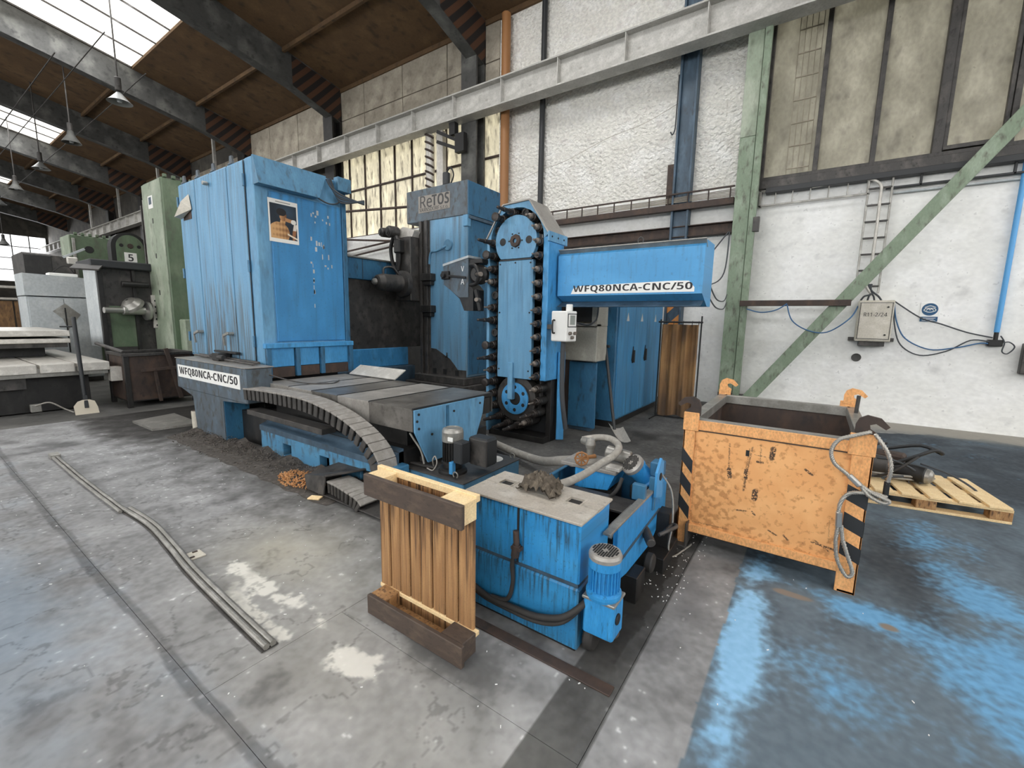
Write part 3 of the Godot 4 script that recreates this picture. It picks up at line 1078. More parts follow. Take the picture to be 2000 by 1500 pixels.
	part(o, "tray_rail", b, M.steel)
	for k in 6:
		part(o, "tray_rung", mb().bx(-0.85 + k * 0.26, -0.83 + k * 0.26, 3.76, 4.0, -9.5, -9.48), M.steel)
	for k in 7:
		part(o, "tray_rung", mb().bx(0.47, 0.78, 2.25 + k * 0.26, 2.28 + k * 0.26, -9.5, -9.47), M.dark_steel)
	part(o, "conduit", mb().tube(curve([Vector3(-0.3, 3.97, -9.46), Vector3(0.3, 4.0, -9.46), Vector3(0.6, 3.9, -9.46), Vector3(0.64, 3.6, -9.46), Vector3(0.64, 2.5, -9.46), Vector3(0.6, 2.3, -9.46), Vector3(0.7, 2.12, -9.44)]), 0.022), M.pale_steel)
	o = thing("cable_tray", "dark tray and cables tucked under the grey window's sill beyond the brace", "cable tray", Vector3(4, 3.8, -9.5))
	b = mb()
	b.bx(-1.0, 12, 3.96, 4.05, -9.6, -9.42)
	b.bx(0.7, 12, 3.8, 3.83, -9.56, -9.5)
	part(o, "tray_rail", b, M.black_paint)
	part(o, "cables", mb().tube([Vector3(0.8, 3.74, -9.56), Vector3(12, 3.74, -9.56)], 0.02), M.grey_cab)
	for k in 12:
		part(o, "tray_rung", mb().bx(1.1 + k * 0.5, 1.13 + k * 0.5, 3.8, 3.98, -9.54, -9.5), M.black_paint)
	single("wall_pipe", "orange brown pipe running up the white wall beside the window", "pipe", mb().cyl(Vector3(-6.85, 0.5, -9.42), Vector3(-6.85, 8.9, -9.42), 0.11), M.orange_pipe)
	single("wall_pipe", "black pipe running up the white wall above the tool magazine", "pipe", mb().cyl(Vector3(-5.82, 0.5, -9.5), Vector3(-5.82, 8.9, -9.5), 0.065), M.black_paint)
	single("wall_pipe", "bright blue pipe running down the white wall to a small black socket", "pipe", mb().cyl(Vector3(2.22, 1.55, -9.54), Vector3(2.22, 4.0, -9.54), 0.032), M.blue_pipe)
	# electric box and its neighbours
	o = thing("electric_box", "cream wall switch box marked R11-2/24 with cables on its top", "electric box", Vector3(0.76, 1.34, -9.5))
	part(o, "body", mb().bx(0.54, 1.0, 1.36, 2.03, -9.58, -9.36, 0.012), M.cream)
	part(o, "door", mb().bx(0.57, 0.97, 1.39, 2.0, -9.36, -9.345, 0.006), M.cream)
	b = mb()
	b.bx(0.555, 0.985, 1.985, 1.993, -9.344, -9.342, 0)
	b.bx(0.555, 0.985, 1.4, 1.408, -9.344, -9.342, 0)
	b.bx(0.562, 0.57, 1.4, 1.993, -9.344, -9.342, 0)
	b.bx(0.972, 0.98, 1.4, 1.993, -9.344, -9.342, 0)
	part(o, "dark_door_line", b, M.dull_ink)
	for y in [1.47, 1.92]:
		part(o, "lock", mb().cyl(Vector3(0.92, y, -9.35), Vector3(0.92, y, -9.33), 0.014), M.black)
	b = mb()
	b.bx(0.46, 1.06, 1.36, 1.42, -9.58, -9.5)
	b.bx(0.6, 0.94, 1.28, 1.36, -9.56, -9.42)
	part(o, "mounting_bracket", b, M.dark_steel)
	lettering(o, "R11-2/24", Vector3(0.77, 1.8, -9.34), 0.3, 0.062, Vector3.BACK, M.dull_ink)
	b = mb()
	for k in 4:
		b.tube(curve([Vector3(0.56 + k * 0.09, 2.03, -9.45), Vector3(0.6 + k * 0.06, 2.1, -9.42), Vector3(0.68, 2.14 + k * 0.02, -9.44), Vector3(0.62 + 0.02 * k, 2.3, -9.47)]), 0.014, 6)
	part(o, "cable_bundle", b, M.cable)
	o = thing("safety_sign", "small blue and white sign with a goggles picture on the wall", "sign", Vector3(1.45, 1.69, -9.59))
	part(o, "plate", mb().bx(1.34, 1.57, 1.7, 2.0, -9.6, -9.59, 0.002), M.white)
	part(o, "disc", mb().cyl(Vector3(1.455, 1.89, -9.592), Vector3(1.455, 1.89, -9.587), 0.098, 28), M.sign_blue)
	part(o, "text_band", mb().bx(1.35, 1.56, 1.7, 1.775, -9.59, -9.586, 0), M.sign_blue)
	b = mb()
	var gog := []
	for k in 25:
		var a := TAU * k / 24.0
		gog.append(Vector3(1.455 + 0.07 * cos(a), 1.885 + 0.032 * sin(a) - 0.008 * absf(cos(a * 2.0)), -9.585))
	b.tube(gog, 0.006, 5)
	b.tube(curve([Vector3(1.41, 1.875, -9.585), Vector3(1.44, 1.9, -9.585), Vector3(1.455, 1.88, -9.585), Vector3(1.47, 1.9, -9.585), Vector3(1.5, 1.875, -9.585)]), 0.005, 5)
	b.tube(curve([Vector3(1.39, 1.92, -9.585), Vector3(1.455, 1.945, -9.585), Vector3(1.52, 1.92, -9.585)]), 0.006, 5)
	part(o, "goggles_picture", b, M.white)
	b = mb()
	for k in 3:
		b.bx(1.375, 1.535 - 0.02 * (k % 2), 1.713 + k * 0.019, 1.719 + k * 0.019, -9.586, -9.584, 0)
	part(o, "text_line", b, M.white)
	o = thing("wall_socket", "small black wall socket with looping cables below the blue pipe", "socket", Vector3(2.22, 1.3, -9.55))
	part(o, "body", mb().bx(2.14, 2.3, 1.34, 1.44, -9.6, -9.5, 0.01), M.black)
	part(o, "gland", mb().cyl(Vector3(2.22, 1.42, -9.54), Vector3(2.22, 1.6, -9.54), 0.026), M.black)
	part(o, "cable_loop", mb().tube(curve([Vector3(2.3, 1.4, -9.5), Vector3(2.36, 1.41, -9.5), Vector3(2.42, 1.34, -9.5), Vector3(2.36, 1.24, -9.5), Vector3(2.3, 1.27, -9.5), Vector3(2.31, 1.4, -9.5), Vector3(2.26, 1.5, -9.5)]), 0.009, 6), M.cable)
	var wires := [
		["blue cable", "blue cable sagging from the electric box to the wall socket", [[1.0, 2.0], [1.06, 1.7], [1.2, 1.42], [1.5, 1.26], [1.8, 1.3], [2.05, 1.38], [2.14, 1.38]], "blue_cable"],
		["cable", "dark cable sagging lowest from the electric box to the wall socket", [[1.0, 2.0], [1.04, 1.65], [1.15, 1.32], [1.4, 1.16], [1.7, 1.24], [1.95, 1.42], [2.15, 1.41]], "cable"],
		["cable", "thin straight cable passing behind the blue goggles sign", [[1.0, 2.02], [1.34, 1.76], [1.6, 1.66], [1.9, 1.54], [2.18, 1.47]], "cable"],
		["cable", "thin cable hanging in a deep loop between brown bar and electric box", [[-0.46, 1.95], [-0.36, 1.68], [-0.12, 1.52], [0.15, 1.5], [0.42, 1.72], [0.54, 1.94]], "blue_cable"],
		["cable", "blue cable drooping below the brown bar close to the green post", [[-1.08, 1.88], [-0.85, 1.82], [-0.62, 1.86], [-0.46, 1.97]], "blue_cable"]]
	for w in wires:
		var p := []
		for q in w[2]:
			p.append(Vector3(q[0], q[1], -9.0 if q[0] < 0.5 and w[2][0][0] < 0.0 else -9.5))
		single("cable", w[1], "cable", mb().tube(curve(p), 0.011, 6), M[w[3]])
	single("cable", "black cable hanging in a loop from the wall rail beside the green post", "cable", mb().tube(curve([Vector3(-1.52, 3.3, -9.2), Vector3(-1.75, 2.9, -9.0), Vector3(-2.0, 2.35, -8.6), Vector3(-1.72, 2.32, -8.9), Vector3(-1.52, 2.55, -9.1), Vector3(-1.5, 3.3, -9.2)]), 0.012, 6), M.cable)
	single("cable", "upper thin cable running from the box arm's end back to the green post", "cable", mb().tube(curve([Vector3(-1.03, 2.05, -5.3), Vector3(-1.15, 1.93, -6.5), Vector3(-1.3, 1.98, -8.0), Vector3(-1.45, 2.15, -9.17)]), 0.009, 6), M.cable)
	single("cable", "lower thin cable running from the box arm's end back to the green post", "cable", mb().tube(curve([Vector3(-1.03, 1.9, -5.35), Vector3(-1.15, 1.82, -6.5), Vector3(-1.3, 1.85, -8.0), Vector3(-1.45, 2.0, -9.17)]), 0.009, 6), M.cable)
	o = thing("wall_vent", "round grey vent cap low on the white wall under the electric box", "vent", Vector3(0.61, 1.0, -9.59))
	part(o, "rim", mb().lathe([Vector2(0.0, 0.012), Vector2(0.05, 0.012), Vector2(0.055, 0.02), Vector2(0.066, 0.02), Vector2(0.07, 0.0)], Vector3(0.61, 1.07, -9.6), Vector3.BACK), M.roof_beam)
	single("wall_panel", "dark grey metal panel standing at the wall beside the socket", "panel", mb().bx(2.5, 3.3, 0.95, 1.4, -9.55, -9.45, 0.01), M.dark_steel)
	# striped pole and brackets behind the tall machine column
	o = thing("striped_pole", "black and pale diagonally striped pole under the crane runway", "pole", Vector3(-9.25, 3.5, -9.25))
	part(o, "pole", mb().cyl(Vector3(-9.25, 3.5, -9.22), Vector3(-9.25, 6.6, -9.22), 0.12, 16), M.pale_steel)
	for k in 12:
		var s := mb()
		var p := []
		for i in 9:
			p.append(Vector3(-9.25 + 0.125 * cos(PI * i / 8.0), 4.4 + k * 0.19 + i * 0.02, -9.22 + 0.125 * sin(PI * i / 8.0)))
		s.tube(p, 0.03, 5)
		part(o, "stripe", s, M.rust)
	b = mb()
	b.bx(-8.95, -8.72, 4.9, 6.6, -9.3, -9.16)
	single("runway_post", "pale square post under the runway beside the striped pole", "post", b, M.pale_steel)
	o = thing("runway_bracket", "black bolted bracket where the runway meets the grey column", "bracket", Vector3(-8.2, 5.9, -9.1))
	b = mb()
	b.bar(Vector3(-8.75, 6.5, -9.0), Vector3(-8.05, 6.15, -9.0), 0.08, 0.08)
	b.bar(Vector3(-8.75, 6.25, -9.0), Vector3(-8.05, 5.95, -9.0), 0.08, 0.08)
	b.bx(-8.1, -7.8, 5.85, 6.3, -9.1, -8.95)
	part(o, "arm", b, M.black)
	part(o, "bolt_plate", mb().bx(-8.3, -8.1, 6.3, 6.6, -9.1, -8.95), M.black)
	o = thing("wall_cable_rack", "dark pipes and conduits crossing below the warm window", "pipes", Vector3(-11, 3.4, -9.3))
	b = mb()
	b.tube([Vector3(-14, 4.95, -8.6), Vector3(-8.6, 4.55, -8.6)], 0.035)
	b.tube([Vector3(-14, 4.2, -8.9), Vector3(-8.0, 3.6, -8.9)], 0.03)
	b.tube([Vector3(-14, 3.75, -9.3), Vector3(-8.0, 4.15, -9.3)], 0.03)
	b.tube([Vector3(-14, 3.55, -9.3), Vector3(-8.0, 4.02, -9.3)], 0.03)
	part(o, "pipe", b, M.rust)


# ---------------------------------------------------------------- the blue boring mill

func control_cabinet() -> void:
	var o := thing("machine_console", "grey-blue console with printed nameplate on a wide foot, before the tall cabinet", "console", Vector3(-6.4, 0, -2.6))
	part(o, "beam_box", mb().bx(-7.42, -5.36, 0.575, 0.99, -2.66, -2.35, 0.012), M.blue_grey)
	part(o, "top_plate", mb().bx(-7.43, -5.35, 0.99, 1.0, -2.68, -2.345, 0.003), M.steel_top)
	var b := mb().ext([Vector2(-7.3, 0.58), Vector2(-5.36, 0.58), Vector2(-6.0, 0.54), Vector2(-6.0, 0.0), Vector2(-6.85, 0.0), Vector2(-6.92, 0.5)], "z", -2.66, -2.352)
	part(o, "foot", b, M.blue_grey)
	part(o, "foot_side", mb().bx(-6.0, -5.992, 0.02, 0.55, -2.65, -2.36), M.blue_deep)
	part(o, "rear_support", mb().bx(-7.7, -5.9, 0.0, 0.99, -3.9, -2.8), M.oily)
	var s := part(o, "nameplate", mb().bx(-7.35, -5.5, 0.735, 0.905, -2.351, -2.345, 0.001), M.white)
	lettering(s, "WFQ80NCA-CNC/50", Vector3(-6.42, 0.82, -2.344), 1.74, 0.12, Vector3.BACK, M.ink, true)
	b = mb()
	b.cyl(Vector3(-7.3, 1.03, -2.62), Vector3(-5.55, 1.03, -2.6), 0.018)
	b.cyl(Vector3(-7.3, 1.035, -2.55), Vector3(-5.5, 1.02, -2.52), 0.014)
	part(o, "grease_pipe", b, M.dark_steel)
	b = mb()
	b.bx(-6.62, -6.42, 1.0, 1.1, -2.66, -2.5, 0.01)
	b.bx(-6.8, -6.15, 1.1, 1.125, -2.66, -2.6)
	b.cyl(Vector3(-6.45, 1.05, -2.52), Vector3(-6.3, 1.05, -2.52), 0.035)
	b.cyl(Vector3(-6.75, 1.05, -2.55), Vector3(-6.62, 1.05, -2.55), 0.03)
	part(o, "valve_block", b, M.oily)

	o = thing("control_cabinet", "tall blue steel control cabinet with a boxer poster on its side", "cabinet", Vector3(-6.71, 0.82, -3.3))
	part(o, "body", mb().bx(-7.82, -5.61, 1.0, 3.45, -3.92, -2.7, 0.01), M.blue_light)
	b = mb()
	b.bx(-5.78, -5.6, 0.84, 3.45, -2.86, -2.69, 0.012)
	part(o, "corner_post", b, M.blue_light)
	# two pairs of doors, each leaf with a folded stiffening edge
	var xs := [-7.74, -7.2, -6.745, -6.23, -5.8]
	for k in 4:
		b = mb()
		b.bx(xs[k] + 0.007, xs[k + 1] - 0.007, 1.03, 3.42, -2.7, -2.672 - 0.004 * (k % 2), 0.006)
		var d := part(o, "door", fit(b), M.door_paint if k in [0, 3] else M.door_paint_grimy)
		if k == 0 or k == 3:
			for y in [1.28, 2.2, 3.2]:
				var hx: float = xs[0] - 0.02 if k == 0 else xs[4] + 0.02
				part(d, "hinge", mb().cyl(Vector3(hx, y - 0.07, -2.665), Vector3(hx, y + 0.07, -2.665), 0.016, 8), M.blue_grimy)
	for x in [-7.745, -7.2, -6.745, -6.23, -5.795]:
		part(o, "dark_door_line", mb().bx(x - 0.006, x + 0.006, 1.02, 3.43, -2.69, -2.682, 0), M.black_paint)  # black strips laid in the door gaps to stand for their shade
	for x in [-7.28, -6.34]:
		b = mb()
		b.cyl(Vector3(x, 1.36, -2.68), Vector3(x, 1.36, -2.6), 0.022)
		b.bar(Vector3(x - 0.13, 1.33, -2.6), Vector3(x + 0.02, 1.37, -2.6), 0.02, 0.035)
		b.bar(Vector3(x - 0.13, 1.33, -2.6), Vector3(x - 0.12, 1.2, -2.61), 0.02, 0.025)
		part(o, "door_handle", b, M.steel)
	for x in [-7.66, -7.19, -6.7, -6.19]:
		b = mb()
		b.bx(x - 0.05, x + 0.05, 3.45, 3.47, -2.8, -2.7)
		b.ext([Vector2(x - 0.045, 3.47), Vector2(x + 0.045, 3.47), Vector2(x + 0.03, 3.56), Vector2(x - 0.03, 3.56)], "z", -2.74, -2.72)
		part(o, "lifting_lug", b, M.blue_grey)
	part(o, "lock", mb().cyl(Vector3(-6.74, 3.3, -2.66), Vector3(-6.74, 3.3, -2.6), 0.025), M.steel)
	# the long side: panel, hood, rail and its framed foot
	part(o, "side_panel", fit(mb().bx(-5.63, -5.592, 1.28, 3.1, -3.84, -2.87, 0.006), "x"), M.side_paint)
	part(o, "edge_strip", mb().bx(-5.63, -5.585, 0.84, 3.45, -3.92, -3.85, 0.006), M.blue_deep)
	b = mb()
	var h0 := [Vector3(-5.6, 3.455, -2.69), Vector3(-5.6, 3.13, -2.69), Vector3(-5.47, 3.13, -2.69), Vector3(-5.57, 3.455, -2.69)]
	var h1 := [Vector3(-5.6, 3.455, -3.62), Vector3(-5.6, 3.13, -3.45), Vector3(-5.47, 3.13, -3.45), Vector3(-5.57, 3.455, -3.62)]
	b.face(h0, Vector3.BACK)
	b.face(h1, Vector3.FORWARD)
	b.face([h0[0], h0[3], h1[3], h1[0]], Vector3.UP)
	b.face([h0[3], h0[2], h1[2], h1[3]], Vector3.RIGHT)
	b.face([h0[1], h0[2], h1[2], h1[1]], Vector3.DOWN)
	part(o, "hood", b, M.blue_grimy)
	b = mb()
	b.bx(-5.6, -5.53, 1.2, 1.262, -3.93, -2.68, 0.006)
	part(o, "ledge", b, M.blue)
	var zs := [-2.73, -3.1, -3.45, -3.9]
	for z in zs:
		part(o, "foot_post", mb().bx(-5.6, -5.545, 0.83, 1.21, z - 0.028, z + 0.028), M.blue_deep)
	for k in 3:
		part(o, "foot_panel", mb().bx(-5.62, -5.585, 0.96, 1.2, zs[k + 1] + 0.035, zs[k] - 0.035), M.blue)
		part(o, "skirt", mb().bx(-5.62, -5.583, 0.82, 0.955, zs[k + 1] + 0.035, zs[k] - 0.035), M.rust)
	b = mb()
	for k in 22:
		var y := rng.randf_range(2.2, 2.98)
		var z := rng.randf_range(-3.68, -3.38)
		b.bx(-5.594, -5.5905, y, y + rng.randf_range(0.02, 0.07), z, z + rng.randf_range(0.01, 0.03), 0)
	for k in 8:
		var y := rng.randf_range(1.7, 2.3)
		b.bx(-5.594, -5.5905, y, y + 0.05, -3.4 + rng.randf_range(-0.01, 0.01), -3.385, 0)
	part(o, "paint_scars", b, M.grey_cab, "pale paint scars", "stuff")
	b = mb()
	b.bx(-5.6, -5.5, 3.3, 3.48, -3.95, -3.75)
	part(o, "cable_bracket", b, M.blue_grimy)
	o = thing("cable_bundle", "bundle of dark blue cables drooping from the top rear of the tall cabinet", "cables", Vector3(-5.5, 3.1, -3.8))
	for k in 5:
		b = mb()
		b.tube(curve([Vector3(-5.56 + 0.02 * k, 3.42, -3.62), Vector3(-5.5, 3.3 - 0.03 * k, -3.66 - 0.02 * k), Vector3(-5.45, 3.22 - 0.02 * k, -3.82), Vector3(-5.42, 3.18 + 0.012 * k, -4.1)]), 0.014, 6)
		part(o, "cable", b, M.dark_blue_paint if k % 2 else M.cable)
	part(o, "slack_cable", mb().tube(curve([Vector3(-5.57, 3.16, -3.46), Vector3(-5.52, 3.1, -3.6), Vector3(-5.52, 3.13, -3.74), Vector3(-5.52, 3.22, -3.82)]), 0.01, 6), M.cable)
	poster()
	b = mb()
	var paper := [Vector3(-7.36, 3.26, -2.66), Vector3(-7.42, 3.15, -2.58), Vector3(-7.6, 2.96, -2.55), Vector3(-7.64, 2.95, -2.655), Vector3(-7.3, 3.05, -2.66)]
	b.face([paper[0], paper[1], paper[4]], Vector3(0.3, 0, 1))
	b.face([paper[1], paper[2], paper[4]], Vector3(0.3, -0.2, 1))
	b.face([paper[2], paper[3], paper[4]], Vector3(0, -1, 0.4))
	b.face([paper[0], paper[4], paper[3]], Vector3(0, 0, 1))
	o = single("torn_poster", "torn paper poster peeling off the tall cabinet's narrow door", "poster", b, M.cream)
	part(o, "picture", mb().bx(-7.62, -7.34, 2.93, 3.04, -2.672, -2.668, 0), M.rust)


func poster() -> void:
	var w := 96
	var h := 136
	var im := Image.create(w, h, false, Image.FORMAT_RGB8)
	im.fill(rgb(232, 230, 224))
	im.fill_rect(Rect2i(5, 14, 86, 110), rgb(24, 36, 48))
	for y in range(14, 124):
		for x in range(5, 91):
			var q := Vector2(x, y)
			var c := im.get_pixel(x, y)
			c = c.lerp(rgb(70, 100, 124), clampf(1.0 - q.distance_to(Vector2(60, 34)) / 44.0, 0, 1) * 0.6)
			# a bare-chested boxer, turned, with one taped fist raised
			var skin := rgb(206, 160, 108).lerp(rgb(120, 78, 44), clampf((x - 20) / 70.0 + 0.25 * sin(y * 0.35) + 0.15 * sin(x * 0.6), 0, 1))
			if (q - Vector2(32, 104)).length() < 34 and y > 66:
				c = skin
			if absf(x - 44 + (y - 70) * 0.25) < 9 and y > 52 and y < 76:
				c = skin
			if ((q - Vector2(46, 50)) / Vector2(12, 16)).length() < 1.0:
				c = rgb(190, 140, 94).lerp(rgb(96, 60, 36), clampf((x - 38) / 22.0, 0, 1))
			if ((q - Vector2(41, 38)) / Vector2(16, 12)).length() < 1.0:
				c = rgb(26, 22, 22)
			if absf((y - 60) - (x - 56) * 0.15) < 6 and x > 52 and x < 80:
				c = rgb(178, 128, 84)
			if ((q - Vector2(80, 64)) / Vector2(9, 8)).length() < 1.0:
				c = rgb(222, 218, 210)
			if x > 74 and absf(x - 84 + (y - 84) * 0.2) < 6 and y > 70:
				c = rgb(216, 208, 196) if y < 92 else rgb(150, 100, 64)
			if absf(y - 106 - (x - 60) * 0.4) < 3 and x > 58:
				c = rgb(230, 214, 190)
			im.set_pixel(x, y, c)
	im.fill_rect(Rect2i(24, 6, 48, 3), rgb(150, 146, 140))
	var m := plain("poster_print", Color.WHITE, 0.6)
	m.albedo_texture = ImageTexture.create_from_image(im)
	var b := mb()
	b.bx(-5.592, -5.5885, 2.51, 3.02, -3.21, -2.84, 0)
	b.face([Vector3(-5.588, 3.02, -2.84), Vector3(-5.588, 3.02, -3.21), Vector3(-5.588, 2.51, -3.21), Vector3(-5.588, 2.51, -2.84)], Vector3.RIGHT, [Vector2(0, 0), Vector2(1, 0), Vector2(1, 1), Vector2(0, 1)])
	single("poster", "white-bordered poster of a bare-chested boxer taped to the blue cabinet", "poster", b, m)


func chain_link(wide: float, high: float, long: float) -> Array:
	var plates := mb().bx(-0.008, 0.008, -high * 0.8, -0.014, -wide / 2, wide / 2)
	for s in [-1, 1]:
		var z: float = s * wide / 2
		plates.bx(-long * 0.31, long * 0.31, -high, -0.012, z - 0.012, z + 0.012, 0.01)
	var top := mb().bx(-long * 0.465, long * 0.465, -0.02, 0.0, -wide / 2 - 0.012, wide / 2 + 0.012, 0.005)
	return [plates.mesh(), top.mesh()]


func chain(o: Node3D, path: Array, pitch: float, link: Array, lean := Vector3.BACK) -> void:
	var c := Curve3D.new()
	for p in path:
		c.add_point(p)
	c.bake_interval = 0.01
	var n := int(c.get_baked_length() / pitch)
	for k in n:
		var a := c.sample_baked(k * pitch)
		var b := c.sample_baked((k + 1) * pitch)
		var x := (b - a).normalized()
		var z := lean
		var y := z.cross(x).normalized()
		z = x.cross(y)
		var tr := Transform3D(Basis(x, y, z), (a + b) / 2)
		var l := share(o, "link", link[0], M.dark_steel, tr)
		share(l, "link_cover", link[1], M.chain_grey, Transform3D(Basis.IDENTITY, org[l]))


func bed_and_table() -> void:
	var o := thing("machine_bed", "long blue cast machine bed on the floor under the table", "machine bed", Vector3(-4.4, 0, -3.1))
	var b := mb()
	# front wall with square pockets
	var hx := [-4.77, -4.06, -3.38]
	var x0 := -5.25
	for k in 4:
		var x1: float = hx[k] if k < 3 else -3.0
		b.bx(x0, x1, 0.0, 0.3, -2.52, -2.43, 0.006)
		if k < 3:
			b.bx(x1, x1 + 0.17, 0.2, 0.3, -2.52, -2.43, 0.002)
			b.bx(x1, x1 + 0.17, 0.0, 0.06, -2.52, -2.43, 0.002)
			x0 = x1 + 0.17
	part(o, "front_wall", fit(b), M.bed_paint)
	b = mb()
	b.ext([Vector2(-2.42, 0.28), Vector2(-2.42, 0.34), Vector2(-2.62, 0.42), Vector2(-2.62, 0.28)], "x", -5.25, -3.0)
	part(o, "ledge", b, M.dark_blue_paint)
	b = mb()
	b.bx(-6.0, -3.0, 0.0, 0.4, -3.85, -2.56)
	b.bx(-5.5, -3.1, 0.4, 0.6, -3.65, -2.75)
	part(o, "body", b, M.oily)
	b = mb()
	b.bx(-5.36, -3.85, 0.46, 0.52, -2.5, -2.34, 0.006)
	part(o, "chain_shelf", b, M.dark_steel)
	part(o, "end_foot", mb().bx(-3.0, -2.9, 0.0, 0.3, -2.6, -2.44, 0.01), M.blue_deep)

	o = thing("machine_table", "low machine table under wide overlapping steel covers with a blue end plate", "machine table", Vector3(-4.2, 0.3, -3.1))
	var xs := [-5.52, -4.93, -4.45, -3.97, -3.45, -2.84]
	for k in 5:
		b = mb()
		var y := 0.796 + 0.003 * k
		var zf := -2.625 + 0.007 * k
		b.bx(xs[k], xs[k + 1] - 0.022, y - 0.012, y, -3.76 - 0.004 * k, zf, 0.004)
		b.bx(xs[k], xs[k + 1] - 0.012, 0.6, y - 0.01, zf - 0.012, zf, 0.003)
		b.bx(xs[k], xs[k + 1] - 0.012, 0.6, y - 0.01, -3.76, -3.75, 0.003)
		part(o, "cover_plate", b, M.steel_top if k % 2 == 1 or k == 0 else M.plate_dark)
		part(o, "wiper", mb().bx(xs[k + 1] - 0.02, xs[k + 1] - 0.004, y - 0.03, y + 0.007, -3.75, zf - 0.002, 0), M.black)
	b = mb()
	b.bx(xs[0], xs[5], 0.6, 0.77, -3.7, -2.66)
	part(o, "core", b, M.oily)
	b = mb()
	b.ext([Vector2(-2.597, 0.8), Vector2(-3.575, 0.8), Vector2(-3.55, 0.63), Vector2(-3.4, 0.3), Vector2(-2.76, 0.29), Vector2(-2.6, 0.6)], "x", -2.84, -2.82)
	var e := part(o, "end_plate", b, M.blue_light)
	for p in [[-2.64, 0.76], [-2.64, 0.63], [-3.5, 0.74], [-3.1, 0.72], [-2.8, 0.55], [-3.2, 0.45], [-2.62, 0.7]]:
		part(e, "bolt", mb().cyl(Vector3(-2.825, p[1], p[0]), Vector3(-2.81, p[1], p[0]), 0.012, 8), M.black)
	part(e, "seam_strip", mb().bx(-2.821, -2.815, 0.45, 0.79, -3.03, -2.99), M.blue_deep)
	b = mb()
	b.ext([Vector2(-3.72, 0.81), Vector2(-3.71, 0.82), Vector2(-3.9, 0.93), Vector2(-3.91, 0.92)], "x", -5.35, -4.4)
	part(o, "deflector_sheet", b, M.pale_steel)
	single("cable", "thin bare cable lying on the steel covers beside the cabinet foot", "cable", mb().tube(curve([Vector3(-5.36, 0.9, -2.62), Vector3(-5.2, 0.84, -2.75), Vector3(-4.95, 0.81, -2.86), Vector3(-4.75, 0.81, -3.05), Vector3(-4.9, 0.81, -3.25)]), 0.008, 6), M.dark_steel)

	o = thing("drag_chain", "grey cable drag chain of box links arching down along the table", "drag chain", Vector3(-4.2, 0.1, -2.42))
	chain(o, curve([Vector3(-5.42, 0.765, -2.43), Vector3(-4.9, 0.79, -2.43), Vector3(-4.17, 0.795, -2.42), Vector3(-3.75, 0.745, -2.42), Vector3(-3.45, 0.67, -2.42), Vector3(-3.2, 0.565, -2.42), Vector3(-3.03, 0.44, -2.42), Vector3(-2.96, 0.31, -2.42), Vector3(-2.98, 0.17, -2.42), Vector3(-3.06, 0.06, -2.42)], 8), 0.098, chain_link(0.17, 0.135, 0.098))

	o = thing("chain_guide", "bent sheet-metal chute with ribbed cable chain on the floor before the bed", "chute", Vector3(-3.4, 0, -2.25))
	b = mb()
	var lo := [Vector3(-3.72, 0.03, -2.09), Vector3(-3.47, 0.03, -2.1), Vector3(-3.34, 0.03, -2.45), Vector3(-3.7, 0.03, -2.45)]
	var hi := [Vector3(-3.8, 0.14, -2.12), Vector3(-3.47, 0.2, -2.12), Vector3(-3.3, 0.21, -2.46), Vector3(-3.72, 0.2, -2.46)]
	b.face([hi[0], hi[1], hi[2]], Vector3.UP)
	b.face([hi[0], hi[2], hi[3]], Vector3.UP)
	b.face([lo[0], lo[1], hi[1], hi[0]], Vector3.BACK)
	b.face([lo[0], lo[3], hi[3], hi[0]], Vector3.LEFT)
	b.face([lo[2], lo[3], hi[3], hi[2]], Vector3.FORWARD)
	b.bar(hi[1], hi[2], 0.03, 0.02)
	b.bar(hi[1] + Vector3(0, -0.01, 0), lo[1], 0.02, 0.02)
	part(o, "hood", b, M.dark_steel)
	chain(o, curve([Vector3(-3.46, 0.15, -2.24), Vector3(-3.3, 0.155, -2.22), Vector3(-3.12, 0.145, -2.2), Vector3(-2.99, 0.12, -2.2), Vector3(-2.9, 0.06, -2.2)], 8), 0.062, chain_link(0.19, 0.11, 0.062))
	part(o, "base_plate", mb().bx(-3.62, -1.98, 0.02, 0.03, -2.42, -2.1), M.dark_steel)

	# swarf
	b = mb()
	for k in 1100:
		var x := rng.randf_range(-6.9, -3.4)
		var z := -2.4 + absf(rng.randfn(0.0, 0.16)) * (1.0 if x < -4.4 else 0.8)
		if z > -1.8:
			continue
		var y := maxf(0.0, 0.09 - (z + 2.42) * 0.25) * rng.randf()
		b.bar(Vector3(x, y + 0.004, z), Vector3(x + rng.randf_range(-0.03, 0.03), y + rng.randf_range(0.004, 0.02), z + rng.randf_range(-0.025, 0.025)), 0.006, rng.randf_range(0.004, 0.012), Vector3.UP, 0.0)
	var s := single("swarf_heap", "dark metal swarf and dirt heaped along the foot of the blue bed", "swarf", b, M.chip, "", "stuff")
	b = mb()
	for x in 24:
		for q in 4:
			var p := []
			for c in [[x, q], [x + 1, q], [x + 1, q + 1], [x, q + 1]]:
				p.append(Vector3(-6.9 + c[0] * 0.15, 0.002 + [0.09, 0.05, 0.022, 0.008, 0.0][c[1]] * (0.8 + 0.4 * sin(c[0] * 1.7 + c[1])), -2.44 + c[1] * 0.11 + 0.02 * sin(c[0] * 2.3)))
			b.face(p, Vector3.UP)
	part(s, "heap", b, M.swarf, "", "stuff")
	b = mb()
